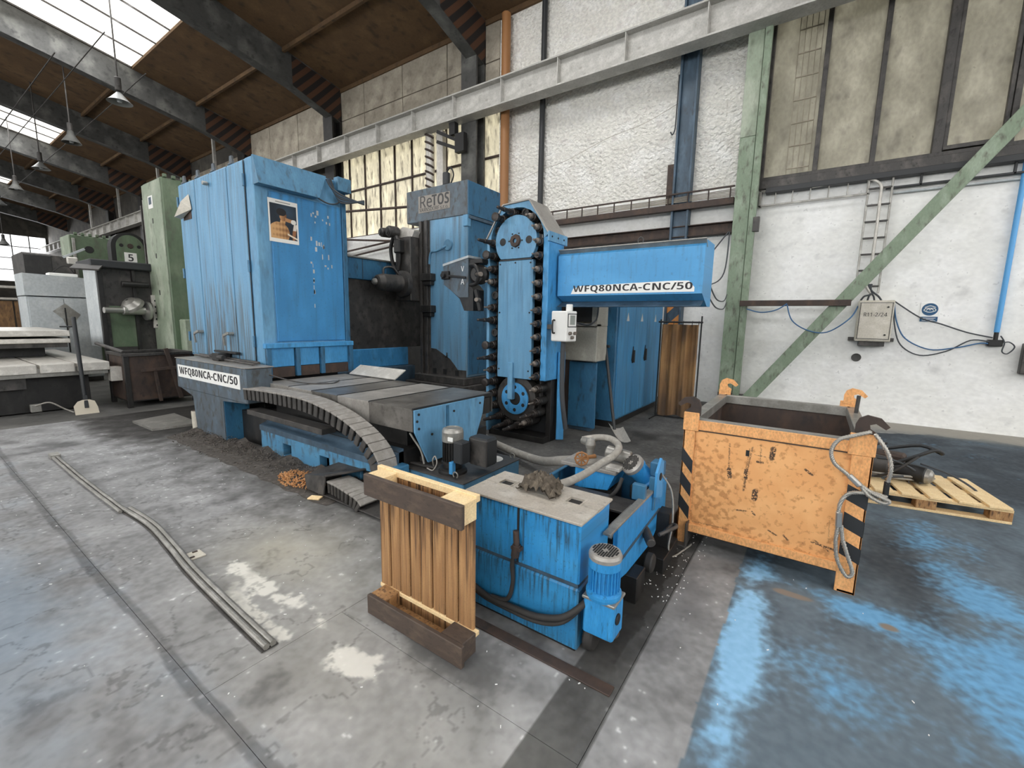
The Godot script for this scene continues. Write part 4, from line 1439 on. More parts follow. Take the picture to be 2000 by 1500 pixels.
	for k in 420:
		var a := rng.randf() * TAU
		var r := sqrt(rng.randf())
		var p := Vector3(-3.98 + 0.34 * r * cos(a), 0.02 + 0.09 * (1.0 - r) * rng.randf(), -2.2 + 0.16 * r * sin(a))
		b.bar(p, p + Vector3(rng.randf_range(-0.035, 0.035), rng.randf_range(0.0, 0.02), rng.randf_range(-0.03, 0.03)), 0.005, 0.01, Vector3.UP, 0.0)
	single("copper_swarf", "patch of copper-coloured swarf beside the bent chute", "swarf", b, M.copper_chip, "", "stuff")
	b = mb()
	for k in 420:
		var x := rng.randf_range(-6.5, 0.6)
		var z := rng.randf_range(-3.2, -0.35)
		if rng.randf() < 0.45:
			x = rng.randf_range(-0.72, -0.5)
			z = rng.randf_range(-4.2, -2.4)
		var l := rng.randf_range(0.003, 0.012)
		b.bar(Vector3(x, 0.003, z), Vector3(x + rng.randf_range(-l, l), 0.004, z + l), 0.004, 0.003, Vector3.UP, 0.0)
	single("loose_chips", "pale metal chips strewn thinly over the shop floor", "chips", b, M.white_chip, "", "stuff")


func column() -> void:
	var o := thing("machine_column", "tall blue machine column with a dark lettered head cover", "machine column", Vector3(-5.8, 0, -6.5))
	part(o, "bed_base", mb().bx(-6.9, -4.95, 0.0, 0.3, -7.6, -5.6, 0.01), M.oily)
	var b := mb()
	b.bx(-6.5, -5.0, 0.3, 0.42, -7.3, -5.75, 0.01)
	b.bx(-6.35, -5.08, 0.42, 0.55, -7.2, -5.85, 0.01)
	part(o, "plinth", b, M.dark_steel)
	part(o, "shaft", fit(mb().bx(-6.05, -5.14, 0.55, 3.4, -6.97, -6.0, 0.012)), M.column_paint)
	part(o, "side_plate", mb().bx(-5.145, -5.128, 0.6, 3.38, -6.95, -6.03, 0.004), M.blue_deep)
	b = mb()
	b.bx(-6.65, -5.13, 3.39, 3.965, -6.93, -5.99, 0.012)
	part(o, "head_cover", b, M.blue_grey)
	part(o, "head_side", mb().bx(-5.132, -5.118, 3.4, 3.955, -6.92, -6.0, 0.003), M.blue_deep)
	part(o, "gutter", mb().bx(-5.14, -5.09, 3.33, 3.38, -6.9, -6.0), M.dark_blue_paint)
	part(o, "corner_block", mb().bx(-5.21, -5.11, 3.2, 3.39, -6.06, -5.97), M.blue_light)
	var s := part(o, "nameplate", mb().ext([Vector2(-6.32, 3.54), Vector2(-5.53, 3.55), Vector2(-5.53, 3.83), Vector2(-6.32, 3.84)], "z", -5.99, -5.984), M.dull_sign)
	lettering(s, "Re", Vector3(-6.12, 3.73, -5.983), 0.3, 0.21, Vector3.BACK, M.dull_ink)
	lettering(s, "TOS", Vector3(-5.76, 3.73, -5.983), 0.42, 0.19, Vector3.BACK, M.dull_ink, true)
	lettering(s, "VARNSDORF s.r.o.", Vector3(-5.93, 3.59, -5.983), 0.72, 0.065, Vector3.BACK, M.dull_ink)
	# bare, oily lower front with pockets
	b = mb()
	b.ext([Vector2(-6.05, 1.05), Vector2(-5.9, 1.04), Vector2(-5.72, 0.95), Vector2(-5.55, 0.87), Vector2(-5.42, 0.75), Vector2(-5.36, 0.68), Vector2(-5.15, 0.68), Vector2(-5.15, 0.55), Vector2(-6.05, 0.55)], "z", -6.0, -5.994)
	part(o, "bare_patch", b, M.dark_steel)
	for x in [-5.98, -5.72, -5.42]:
		part(o, "pocket", mb().bx(x, x + 0.09, 0.57, 0.67, -5.996, -5.99), M.black)
	b = mb()
	b.bx(-6.28, -6.22, 0.5, 3.39, -6.0, -5.95)
	b.bx(-6.14, -6.08, 0.5, 3.39, -6.0, -5.95)
	b.bx(-6.3, -6.05, 0.5, 3.39, -6.5, -6.0)
	part(o, "guideway", b, M.dark_steel)
	for y in [1.72, 2.3]:
		b = mb()
		b.bx(-6.18, -5.9, y, y + 0.13, -6.0, -5.86, 0.008)
		b.bx(-6.14, -5.94, y - 0.08, y, -6.0, -5.9, 0.008)
		part(o, "clamp", b, M.oily)
	b = mb()
	b.tube(curve([Vector3(-5.62, 2.9, -5.98), Vector3(-5.8, 2.82, -5.93), Vector3(-5.95, 2.8, -5.93), Vector3(-6.0, 2.6, -5.93)]), 0.022, 6)
	b.cyl(Vector3(-5.58, 2.92, -6.0), Vector3(-5.58, 2.92, -5.97), 0.1, 18)
	part(o, "grease_fitting", b, M.blue_grimy)
	part(o, "eye_bolt", mb().tube(curve([Vector3(-5.62, 0.98, -5.99), Vector3(-5.6, 0.92, -5.96), Vector3(-5.64, 0.9, -5.97)]), 0.012, 6), M.black)
	for y in [1.0, 1.6]:
		part(o, "port", mb().cyl(Vector3(-5.13, y, -6.75), Vector3(-5.115, y, -6.75), 0.1, 16), M.black)
	b = mb()
	b.cyl(Vector3(-6.0, 3.96, -6.4), Vector3(-6.0, 4.1, -6.4), 0.09)
	b.cyl(Vector3(-6.0, 4.1, -6.4), Vector3(-6.0, 4.32, -6.4), 0.07)
	part(o, "top_motor", b, M.black_paint)
	part(o, "top_cable", mb().tube(curve([Vector3(-5.93, 4.05, -6.4), Vector3(-5.82, 4.25, -6.4), Vector3(-5.9, 4.4, -6.4), Vector3(-6.0, 4.32, -6.4)]), 0.014, 6), M.black)

	o = thing("spindle_head", "dark oily spindle head box with motors hung beside the blue column", "spindle head", Vector3(-6.4, 1.9, -6.0))
	part(o, "housing", mb().bx(-6.72, -6.3, 1.93, 3.1, -6.4, -5.75, 0.015), M.dark_steel)
	b = mb()
	b.ext([Vector2(-6.72, 3.1), Vector2(-6.3, 3.1), Vector2(-6.24, 3.2), Vector2(-6.55, 3.3), Vector2(-6.72, 3.22)], "z", -6.3, -5.8)
	part(o, "top_cover", b, M.pale_steel)
	for p in [[-6.86, 3.2, 0.085], [-6.66, 3.2, 0.1]]:
		b = mb()
		var q := Vector3(p[0], p[1], -5.78)
		b.lathe([Vector2(0, 0.22), Vector2(p[2] * 0.8, 0.22), Vector2(p[2] * 0.85, 0.2), Vector2(p[2], 0.19), Vector2(p[2], 0.03), Vector2(p[2] * 0.9, 0.0), Vector2(0, 0)], q, Vector3(-0.25, 0, 1))
		var mo := part(o, "motor", b, M.dark_steel)
		part(mo, "end_cap", mb().cyl(q + Vector3(-0.053, 0, 0.213), q + Vector3(-0.057, 0, 0.228), p[2] * 0.6), M.black)
	b = mb()
	b.tube(curve([Vector3(-6.62, 3.1, -5.7), Vector3(-6.55, 2.95, -5.68), Vector3(-6.56, 2.7, -5.7), Vector3(-6.6, 2.5, -5.7)]), 0.05, 8)
	b.tube(curve([Vector3(-6.72, 3.12, -5.72), Vector3(-6.78, 2.9, -5.7), Vector3(-6.72, 2.6, -5.7), Vector3(-6.6, 2.45, -5.7)]), 0.035, 8)
	b.bx(-6.62, -6.45, 2.8, 3.05, -5.76, -5.62, 0.02)
	part(o, "hose_cluster", b, M.oily)
	b = mb()
	b.lathe([Vector2(0, 0.62), Vector2(0.09, 0.62), Vector2(0.12, 0.6), Vector2(0.15, 0.5), Vector2(0.155, 0.12), Vector2(0.24, 0.1), Vector2(0.24, 0.0), Vector2(0, 0.0)], Vector3(-6.45, 2.24, -5.75), Vector3(-0.12, 0.0, 1), 22)
	part(o, "spindle_motor", b, M.dark_steel)
	part(o, "shaft_cap", mb().lathe([Vector2(0, 0.07), Vector2(0.03, 0.065), Vector2(0.055, 0.04), Vector2(0.06, 0)], Vector3(-6.524, 2.24, -5.13), Vector3(-0.12, 0, 1)), M.steel)
	part(o, "motor_cable", mb().tube(curve([Vector3(-6.52, 2.38, -5.3), Vector3(-6.55, 2.5, -5.35), Vector3(-6.5, 2.52, -5.5), Vector3(-6.45, 2.4, -5.6)]), 0.02, 6), M.dark_steel)

	o = thing("machine_guard", "dark oily guard wall with blue rails behind the table", "guard", Vector3(-6.95, 0.3, -5.0))
	part(o, "top_rail", mb().bx(-7.3, -6.9, 2.29, 2.66, -6.2, -4.0, 0.01), M.blue_deep)
	part(o, "cap", mb().bx(-7.32, -6.88, 2.66, 2.69, -6.2, -4.0), M.steel)
	for k in 3:
		part(o, "rail_seam", mb().bx(-6.903, -6.895, 2.3, 2.65, -4.6 - k * 0.55, -4.585 - k * 0.55, 0), M.dark_blue_paint)
	part(o, "panel", mb().bx(-7.0, -6.94, 1.02, 2.29, -6.6, -4.0), M.dark_steel)
	part(o, "rear_panel", mb().bx(-9.2, -6.32, 0.3, 2.3, -7.3, -7.24), M.oily)
	part(o, "lower_rail", mb().bx(-7.1, -6.9, 0.66, 1.02, -6.2, -4.0, 0.01), M.blue)
	part(o, "skirt", mb().bx(-7.1, -6.7, 0.3, 0.66, -6.2, -4.0, 0.01), M.dark_blue_paint)

	o = thing("tool_changer", "dark wedge-shaped tool changer arm with white letters between column and magazine", "tool changer", Vector3(-3.95, 1.7, -4.7))
	b = mb()
	b.ext([Vector2(-4.37, 2.33), Vector2(-4.37, 2.08), Vector2(-4.08, 1.9), Vector2(-3.92, 1.9), Vector2(-3.92, 2.42)], "z", -4.82, -4.6)
	part(o, "housing", b, M.blue_grey)
	b = mb()
	b.ext([Vector2(-4.38, 2.33), Vector2(-3.91, 2.42), Vector2(-3.91, 2.45), Vector2(-4.38, 2.36)], "z", -4.86, -4.59)
	part(o, "lid", b, M.grey_cab)
	b = mb()
	b.bx(-4.385, -4.25, 2.15, 2.26, -4.7, -4.56, 0.008)
	b.bar(Vector3(-4.3, 2.2, -4.58), Vector3(-3.95, 2.16, -4.58), 0.02, 0.03)
	b.cyl(Vector3(-4.33, 2.2, -4.57), Vector3(-4.33, 2.2, -4.52), 0.035)
	part(o, "gripper_slot", b, M.black)
	b = mb()
	b.ext([Vector2(-4.36, 2.08), Vector2(-4.08, 1.88), Vector2(-4.0, 1.72), Vector2(-3.84, 1.72), Vector2(-3.84, 2.0), Vector2(-3.92, 2.08)], "z", -4.84, -4.61)
	part(o, "bracket", b, M.oily)
	lettering(o, "V", Vector3(-4.02, 2.28, -4.597), 0.05, 0.07, Vector3.BACK, M.white)
	lettering(o, "A", Vector3(-4.02, 2.11, -4.597), 0.06, 0.075, Vector3.BACK, M.white)
	b = mb()
	b.lathe([Vector2(0.04, 0.1), Vector2(0.1, 0.1), Vector2(0.13, 0.07), Vector2(0.13, 0.0)], Vector3(-3.8, 2.2, -4.72), Vector3(0.2, 0, 1), 16)
	b.tube(curve([Vector3(-3.88, 2.32, -4.6), Vector3(-3.76, 2.3, -4.55), Vector3(-3.7, 2.2, -4.55), Vector3(-3.76, 2.08, -4.58), Vector3(-3.88, 2.06, -4.6)]), 0.025, 8)
	b.bx(-3.92, -3.7, 2.34, 2.4, -4.85, -4.62, 0.008)
	b.bar(Vector3(-3.8, 2.0, -4.62), Vector3(-3.72, 1.72, -4.62), 0.05, 0.05)
	part(o, "gripper", b, M.oily)
	b = mb()
	b.cyl(Vector3(-3.78, 2.2, -4.62), Vector3(-3.62, 2.18, -4.5), 0.03)
	b.cyl(Vector3(-3.74, 1.86, -4.62), Vector3(-3.7, 1.86, -4.5), 0.028)
	part(o, "piston", b, M.tool_steel)


func magazine() -> void:
	var o := thing("tool_magazine", "upright blue chain tool magazine with peaked hood and round wheel covers", "tool magazine", Vector3(-3.25, 0, -4.95))
	var cx := -3.25
	var ty := 2.6
	var by := 0.56
	var b := mb()
	var pl := [Vector2(-3.72, 2.66), Vector2(-3.46, 3.06), Vector2(-3.06, 3.08), Vector2(-2.77, 2.66), Vector2(-2.84, 2.6)]
	for k in range(0, 13):
		var a := PI * k / 12.0
		pl.append(Vector2(cx + 0.41 * cos(a), ty + 0.41 * sin(a)))
	b.ext(pl, "z", -5.0, -4.75)
	part(o, "hood_front", b, M.blue_light)
	b = mb()
	for s in [[-3.72, 2.66, -3.46, 3.06], [-3.46, 3.06, -3.06, 3.08], [-3.06, 3.08, -2.77, 2.66]]:
		var p := Vector3(s[0], s[1], -4.95)
		var q := Vector3(s[2], s[3], -4.95)
		b.bar(p, q, 0.44, 0.02, Vector3(0, 1, 0) if absf(q.x - p.x) > 0.1 else Vector3.UP)
	part(o, "hood_top", b, M.steel_top)
	b = mb()
	b.bx(-2.78, -2.755, 2.56, 2.68, -5.2, -4.73)
	part(o, "hood_lip", b, M.blue_light)
	for z in [-4.8, -4.95, -5.1]:
		part(o, "rivet", mb().cyl(Vector3(-2.757, 2.62, z), Vector3(-2.748, 2.62, z), 0.012, 8), M.black)
	part(o, "side_cover", mb().bx(-2.85, -2.77, 0.84, 2.62, -5.14, -4.755, 0.006), M.blue)
	part(o, "panel_arm", mb().bx(-2.775, -2.55, 1.5, 1.56, -4.86, -4.76), M.dark_steel)
	part(o, "side_cover_base", mb().bx(-2.852, -2.768, 0.84, 1.62, -5.142, -4.752, 0.006), M.blue)
	part(o, "edge_strip", mb().bx(-3.72, -3.675, 0.06, 2.66, -5.1, -4.75, 0.006), M.blue_light)
	part(o, "back_wall", mb().bx(-3.7, -2.8, 0.05, 2.66, -5.16, -5.06), M.black_paint)
	b = mb()
	b.bx(-2.86, -2.79, 0.0, 0.84, -5.1, -4.95)
	b.bx(-3.7, -2.8, 0.0, 0.08, -5.16, -4.8)
	part(o, "frame", b, M.oily)
	b = mb()
	var fp := [Vector3(-2.74, 1.2, -5.12), Vector3(-2.74, 0.7, -5.12), Vector3(-2.72, 0.3, -5.1), Vector3(-2.69, 0.03, -5.04)]
	for k in 3:
		b.bar(fp[k], fp[k + 1], 0.03, 0.16, Vector3.BACK)
	part(o, "curved_leg", b, M.blue)
	# centre plate: long panel below, round wheel cover above
	b = mb()
	b.bx(-3.52, -2.98, 0.84, 2.36, -4.8, -4.74, 0.006)
	var cp := part(o, "centre_plate", fit(b), M.magazine_paint)
	for p in [[-3.49, 2.32], [-3.25, 2.33], [-3.02, 2.32], [-3.49, 1.7], [-3.02, 1.7], [-3.49, 0.95], [-3.02, 0.95]]:
		part(cp, "bolt", mb().cyl(Vector3(p[0], p[1], -4.745), Vector3(p[0], p[1], -4.732), 0.011, 8), M.black)
	b = mb()
	var rnd := []
	for k in 33:
		var a := -0.24 * PI + 1.48 * PI * k / 32.0
		rnd.append(Vector2(cx + 0.315 * cos(a), ty + 0.315 * sin(a)))
	b.ext(rnd, "z", -4.8, -4.735)
	var wc := part(o, "wheel_cover", b, M.blue_light)
	part(wc, "seam", mb().bx(-3.5, -3.0, 2.362, 2.376, -4.74, -4.732, 0), M.black_paint)
	for x in [-3.45, -3.05]:
		part(wc, "port", mb().cyl(Vector3(x, ty, -4.738), Vector3(x, ty, -4.732), 0.048, 18), M.black)
	b = mb()
	b.lathe([Vector2(0.03, 0.0), Vector2(0.03, 0.025), Vector2(0.075, 0.025), Vector2(0.085, 0.0)], Vector3(cx, ty, -4.735), Vector3.BACK, 8)
	part(wc, "hub", b, M.rust)
	for k in 6:
		var a := TAU * k / 6.0
		part(wc, "stud", mb().cyl(Vector3(cx + 0.1 * cos(a), ty + 0.1 * sin(a), -4.735), Vector3(cx + 0.1 * cos(a), ty + 0.1 * sin(a), -4.725), 0.01, 6), M.black)
	# lower wheel
	b = mb()
	b.lathe([Vector2(0.1, 0.0), Vector2(0.1, 0.04), Vector2(0.225, 0.04), Vector2(0.225, 0.02), Vector2(0.31, 0.02), Vector2(0.31, -0.12)], Vector3(cx, by, -4.83), Vector3.BACK, 36)
	part(o, "lower_wheel", b, M.dark_steel)
	b = mb()
	b.lathe([Vector2(0.09, 0.0), Vector2(0.09, 0.012), Vector2(0.215, 0.012), Vector2(0.215, 0.0)], Vector3(cx, by, -4.79), Vector3.BACK, 36)
	var lw := part(o, "wheel_face", b, M.blue)
	for k in 6:
		var a := TAU * (k + 0.5) / 6.0
		part(lw, "hole", mb().cyl(Vector3(cx + 0.155 * cos(a), by + 0.155 * sin(a), -4.79), Vector3(cx + 0.155 * cos(a), by + 0.155 * sin(a), -4.775), 0.026, 12), M.black)
	part(o, "hub_hole", mb().cyl(Vector3(cx, by, -4.85), Vector3(cx, by, -4.785), 0.095, 20), M.black)
	part(o, "tension_bar", mb().bx(-3.33, -3.25, 0.55, 1.05, -4.79, -4.71, 0.008), M.blue_light)
	# the chain of tool pots round both wheels
	var r := 0.36
	var straight := ty - by
	var total := 2.0 * straight + TAU * r
	var n := 38
	var pot := mb()
	pot.lathe([Vector2(0.03, 0.02), Vector2(0.052, 0.02), Vector2(0.06, 0.0), Vector2(0.06, -0.2), Vector2(0, -0.2)], Vector3.ZERO, Vector3.BACK, 14)
	var pm := pot.mesh()
	var hole := mb().lathe([Vector2(0, 0), Vector2(0.034, 0.0), Vector2(0.036, 0.012)], Vector3.ZERO, Vector3.BACK, 12).mesh()
	var seats := []
	for k in n:
		var s := total * k / n
		var p := Vector3(0, 0, -4.81)
		if s < straight:
			p = Vector3(cx + r, by + s, -4.81)
		elif s < straight + PI * r:
			var a := (s - straight) / r
			p = Vector3(cx + r * cos(a), ty + r * sin(a), -4.81)
		elif s < 2 * straight + PI * r:
			p = Vector3(cx - r, ty - (s - straight - PI * r), -4.81)
		else:
			var a := PI + (s - 2 * straight - PI * r) / r
			p = Vector3(cx + r * cos(a), by + r * sin(a), -4.81)
		seats.append(p)
		var c := share(o, "chain_pot", pm, M.oily, Transform3D(Basis.IDENTITY, p))
		share(c, "bore", hole, M.black, Transform3D(Basis.IDENTITY, org[c] + Vector3(0, 0, 0.008)))
	var lk := mb()
	for k in n:
		var p: Vector3 = seats[k]
		var q: Vector3 = seats[(k + 1) % n]
		lk.bar(p + Vector3(0, 0, -0.06), q + Vector3(0, 0, -0.06), 0.02, 0.07, Vector3.BACK)
	part(o, "chain_links", lk, M.oily)
	# the tools: four kinds, one per pot
	var kinds := [["drill", "tool holder with a thin drill"], ["boring_bar", "tool holder with a long thick boring bar"], ["collet", "short stub tool holder with a collet"], ["mill", "tool holder with a broad round cutter head"]]
	var proto := []
	for k in 4:
		var h := Vector3(0, -50 - k, 0)
		var tl := thing("tool_holder", kinds[k][1], "tool holder", h, INF, "tools in the magazine chain")
		b = mb()
		b.lathe([Vector2(0, 0.0), Vector2(0.05, 0.0), Vector2(0.05, 0.02), Vector2(0.042, 0.028), Vector2(0.05, 0.036), Vector2(0.05, 0.055), Vector2(0.04, 0.06), Vector2(0.036, 0.12 if k != 2 else 0.085), Vector2(0.0, 0.12 if k != 2 else 0.085)], h, Vector3.BACK, 14)
		part(tl, "flange", b, M.tool_dark)
		b = mb()
		if k == 0:
			b.lathe([Vector2(0.012, 0.11), Vector2(0.012, 0.22), Vector2(0.0, 0.24)], h, Vector3.BACK, 8)
		elif k == 1:
			b.lathe([Vector2(0.028, 0.11), Vector2(0.028, 0.24), Vector2(0.022, 0.25), Vector2(0.018, 0.36), Vector2(0.0, 0.37)], h, Vector3.BACK, 10)
		elif k == 2:
			b.lathe([Vector2(0.036, 0.08), Vector2(0.034, 0.125), Vector2(0.02, 0.14), Vector2(0.014, 0.145), Vector2(0.014, 0.2), Vector2(0.0, 0.205)], h, Vector3.BACK, 12)
		else:
			b.lathe([Vector2(0.03, 0.11), Vector2(0.03, 0.16), Vector2(0.055, 0.17), Vector2(0.055, 0.21), Vector2(0.03, 0.215), Vector2(0.0, 0.215)], h, Vector3.BACK, 14)
		part(tl, "cutter", b, [M.tool_steel, M.tool_dark, M.tool_steel, M.tool_dark][k])
		proto.append(tl)
	var pick := [0, 2, 0, 2, 0, 2, 0, 0, 2, 2, 2, 0, 2, 2, 2, 0, 1, 3, 0, 1, 3, 0, 2, 0, 0, 1, 0, 3, 1, 0, 3, 1, 3, 1, 1, 1, 2, 1]
	var count := ["first", "second", "third", "fourth", "fifth", "sixth", "seventh", "eighth", "ninth", "tenth", "eleventh", "twelfth", "thirteenth", "fourteenth"]
	var seen := {}
	var done := [false, false, false, false]
	for k in n:
		if k in [15, 18, 23, 26]:
			continue
		var p: Vector3 = seats[k]
		var side := "on the magazine's operator-panel side" if p.x > cx and p.y > by and p.y < ty + 0.03 else "on the magazine's column side" if p.x < cx and p.y > by and p.y < ty + 0.03 else "over the magazine's top wheel" if p.y > ty else "round the magazine's bottom wheel"
		var kind: int = pick[k]
		var key: String = side + str(kind)
		seen[key] = seen.get(key, -1) + 1
		var from := "from the operator panel's side" if p.y > ty + 0.03 else "from the column's side" if p.y <= by else "from the floor up" if p.x > cx else "from the top down"
		var label := "%s %s, %s %s" % [["thin drill holder", "long boring bar holder", "short stub collet holder", "broad cutter holder"][kind], side, count[seen[key]], from]
		var place := p + Vector3(0, 0, 0.022)
		var tl: Node3D = proto[kind]
		if done[kind]:
			tl = again(proto[kind], place, label)
		else:
			tl.position = place
			tl.set_meta("label", label)
			done[kind] = true
		tl.scale = Vector3(1, 1, 1)

	# the box arm with its nameplate
	o = thing("box_arm", "big blue box arm with printed nameplate reaching from the magazine", "machine arm", Vector3(-1.85, 1.79, -5.15))
	b = mb()
	b.ext([Vector2(-4.95, 2.4), Vector2(-4.95, 1.915), Vector2(-5.22, 1.79), Vector2(-5.4, 1.79), Vector2(-5.4, 2.47), Vector2(-5.04, 2.47)], "x", -2.74, -1.02)
	part(o, "shell", fit(b), M.arm_paint)
	part(o, "top_band", mb().bar(Vector3(-2.74, 2.437, -4.99), Vector3(-1.015, 2.437, -4.99), 0.012, 0.12, Vector3(0, 0.075, -0.07).cross(Vector3.RIGHT)), M.steel)
	part(o, "shaded_underside", mb().bar(Vector3(-2.74, 1.846, -5.09), Vector3(-1.03, 1.846, -5.09), 0.3, 0.006, Vector3(0, 0.9, 0.42)), M.dark_blue_paint)  # dark sheet puts the shade under the arm into its colour
	b = mb()
	b.ext([Vector2(-2.55, 1.935), Vector2(-1.1, 1.935), Vector2(-1.1, 1.98), Vector2(-1.16, 2.05), Vector2(-1.3, 2.055), Vector2(-2.42, 2.03), Vector2(-2.52, 2.0)], "z", -4.95, -4.946)
	s_plate(o, b)
	part(o, "lifting_eye", mb().tube(curve([Vector3(-1.75, 2.47, -5.05), Vector3(-1.77, 2.53, -5.05), Vector3(-1.74, 2.56, -5.05), Vector3(-1.71, 2.53, -5.05), Vector3(-1.73, 2.47, -5.05)]), 0.008, 6), M.dark_steel)
	part(o, "clamp_plate", mb().bx(-1.45, -1.3, 2.47, 2.49, -5.3, -5.05), M.steel)

	# operator panel
	o = thing("operator_panel", "white operator panel with screen, handle and switches hung on the tool magazine", "control panel", Vector3(-2.5, 1.36, -4.7), -12.0)
	part(o, "case", mb().bx(-0.12, 0.12, 0.0, 0.36, -0.1, 0.1, 0.012), M.white_panel)
	part(o, "conduit", mb().cyl(Vector3(0.06, 0.36, -0.02), Vector3(0.06, 0.44, -0.02), 0.04), M.white_panel)
	b = mb()
	b.tube(curve([Vector3(-0.06, 0.1, 0.1), Vector3(-0.06, 0.11, 0.135), Vector3(-0.06, 0.24, 0.135), Vector3(-0.06, 0.25, 0.1)], 4), 0.011, 6)
	part(o, "handle", b, M.black)
	part(o, "screen_frame", mb().bx(0.118, 0.124, 0.17, 0.33, -0.085, 0.075, 0.002), M.black_paint)
	part(o, "screen_border", mb().bx(0.12, 0.127, 0.18, 0.32, -0.076, 0.066, 0.002), M.white_panel)
	part(o, "screen", mb().bx(0.122, 0.129, 0.2, 0.31, -0.05, 0.04, 0.001), M.screen_grey)
	for p in [[0.1, 0.04], [0.1, -0.05], [0.05, 0.0]]:
		part(o, "knob", mb().cyl(Vector3(0.12, p[0], p[1]), Vector3(0.15, p[0], p[1]), 0.02), M.tool_steel)
	part(o, "cable", mb().tube(curve([Vector3(0.0, 0.0, 0.0), Vector3(-0.02, -0.3, -0.02), Vector3(-0.02, -0.7, -0.04), Vector3(0.0, -1.1, -0.1)]), 0.03, 8), M.cable)


func s_plate(o: Node3D, b: Mb) -> void:
	var s := part(o, "nameplate", b, M.white)
	lettering(s, "WFQ80NCA-CNC/50", Vector3(-1.82, 1.99, -4.945), 1.4, 0.092, Vector3.BACK, M.ink, true)


func side_cabinets() -> void:
	var o := thing("wardrobe_cabinet", "blue three-door electrical cabinet standing beyond the tool magazine", "cabinet", Vector3(-2.75, 0, -7.3))
	part(o, "body", mb().bx(-3.1, -2.42, 0.1, 2.15, -8.45, -6.2, 0.01), M.blue_deep)
	part(o, "plinth", mb().bx(-3.08, -2.44, 0.0, 0.1, -8.43, -6.22), M.oily)
	var zs := [-6.24, -6.95, -7.55, -8.42]
	for k in 3:
		var d := part(o, "door", fit(mb().bx(-2.425, -2.4, 0.14, 2.12, zs[k + 1] + 0.008, zs[k] - 0.008, 0.004), "x"), M.wardrobe_paint)
		if k < 2:
			var hz: float = zs[k + 1] + 0.06
			var b := mb()
			b.ext([Vector2(hz - 0.06, 0.98), Vector2(hz, 1.22), Vector2(hz + 0.05, 1.0), Vector2(hz + 0.01, 0.95)], "x", -2.4, -2.388)
			b.bx(-2.39, -2.36, 0.96, 1.16, hz - 0.015, hz + 0.015)
			part(d, "handle", b, M.black)
		part(d, "label_plate", mb().ext([Vector2((zs[k] + zs[k + 1]) / 2 - 0.06, 1.62), Vector2((zs[k] + zs[k + 1]) / 2 + 0.06, 1.62), Vector2((zs[k] + zs[k + 1]) / 2, 1.75)], "x", -2.4, -2.396), M.grey_cab)
	o = thing("terminal_cabinet", "grey operator cabinet with a black screen opening under the box arm", "cabinet", Vector3(-2.65, 1.04, -5.75))
	part(o, "body", mb().bx(-2.95, -2.46, 1.05, 1.54, -5.95, -5.6, 0.01), M.beige_cab)
	var b := mb()
	b.bx(-2.95, -2.88, 1.54, 1.95, -5.95, -5.6)
	b.bx(-2.54, -2.46, 1.54, 1.95, -5.95, -5.58)
	b.bx(-2.88, -2.54, 1.54, 1.95, -5.95, -5.75)
	part(o, "screen_housing", b, M.beige_cab)
	part(o, "screen", mb().bx(-2.87, -2.55, 1.6, 1.93, -5.75, -5.66), M.black)
	part(o, "shelf", mb().bx(-2.95, -2.46, 1.54, 1.57, -5.72, -5.52), M.steel)
	part(o, "cable", mb().tube(curve([Vector3(-2.75, 1.58, -5.54), Vector3(-2.55, 1.56, -5.5), Vector3(-2.46, 1.64, -5.55), Vector3(-2.45, 1.8, -5.58)]), 0.012, 6), M.cable)
	part(o, "stand", mb().bx(-2.95, -2.6, 0.0, 1.05, -5.95, -5.8), M.dark_blue_paint)
	part(o, "side_cover", mb().bx(-3.3, -2.97, 0.0, 1.9, -5.95, -5.85), M.rust)
	part(o, "door_open", mb().bx(-2.95, -2.52, 0.06, 1.02, -5.8, -5.76), M.blue_deep)
	o = thing("shovel", "scoop shovel leaning upside down against the blue electrical cabinet", "shovel", Vector3(-2.1, 0, -5.7))
	b = mb()
	b.cyl(Vector3(-2.2, 0.1, -5.75), Vector3(-2.49, 1.25, -5.98), 0.022)
	b.cyl(Vector3(-2.56, 1.27, -6.0), Vector3(-2.42, 1.25, -5.96), 0.02)
	part(o, "handle", b, M.black_paint)
	b = mb()
	for s in 5:
		var a := -0.13 + s * 0.052
		var e := a + 0.052
		var y0 := 0.02 + 3.0 * a * a
		var y1 := 0.02 + 3.0 * e * e
		b.face([Vector3(-2.2 + a, y0 + 0.1, -5.78 + a * 0.4), Vector3(-2.2 + e, y1 + 0.1, -5.78 + e * 0.4), Vector3(-1.98 + e, y1, -5.5 + e * 0.5), Vector3(-1.98 + a, y0, -5.5 + a * 0.5)], Vector3.UP)
		b.face([Vector3(-2.2 + a, y0 + 0.096, -5.78 + a * 0.4), Vector3(-2.2 + e, y1 + 0.096, -5.78 + e * 0.4), Vector3(-1.98 + e, y1 - 0.004, -5.5 + e * 0.5), Vector3(-1.98 + a, y0 - 0.004, -5.5 + a * 0.5)], Vector3.DOWN)
	part(o, "blade", b, M.pale_steel)
	o = thing("welding_screen", "brown hanging welding curtain on a thin black frame by the white wall", "screen", Vector3(-1.84, 0, -7.5))
	b = mb()
	var g := []
	for k in 41:
		var row := []
		var s := k / 40.0
		for q in 13:
			var y := q / 12.0
			row.append(Vector3(-2.13 + 0.58 * s, 0.05 + 1.53 * y - 0.02 * sin(s * 9.0) * (1.0 - y), -7.5 + (0.024 * sin(s * 21.0 + 0.6 * sin(y * 3.0)) + 0.012 * sin(s * 47.0)) * (0.5 + 0.7 * y)))
		g.append(row)
	b.drape(g, 0.004)
	part(o, "curtain", b, M.curtain_cloth)
	b = mb()
	b.tube([Vector3(-2.16, 0.0, -7.52), Vector3(-2.16, 1.66, -7.52)], 0.012)
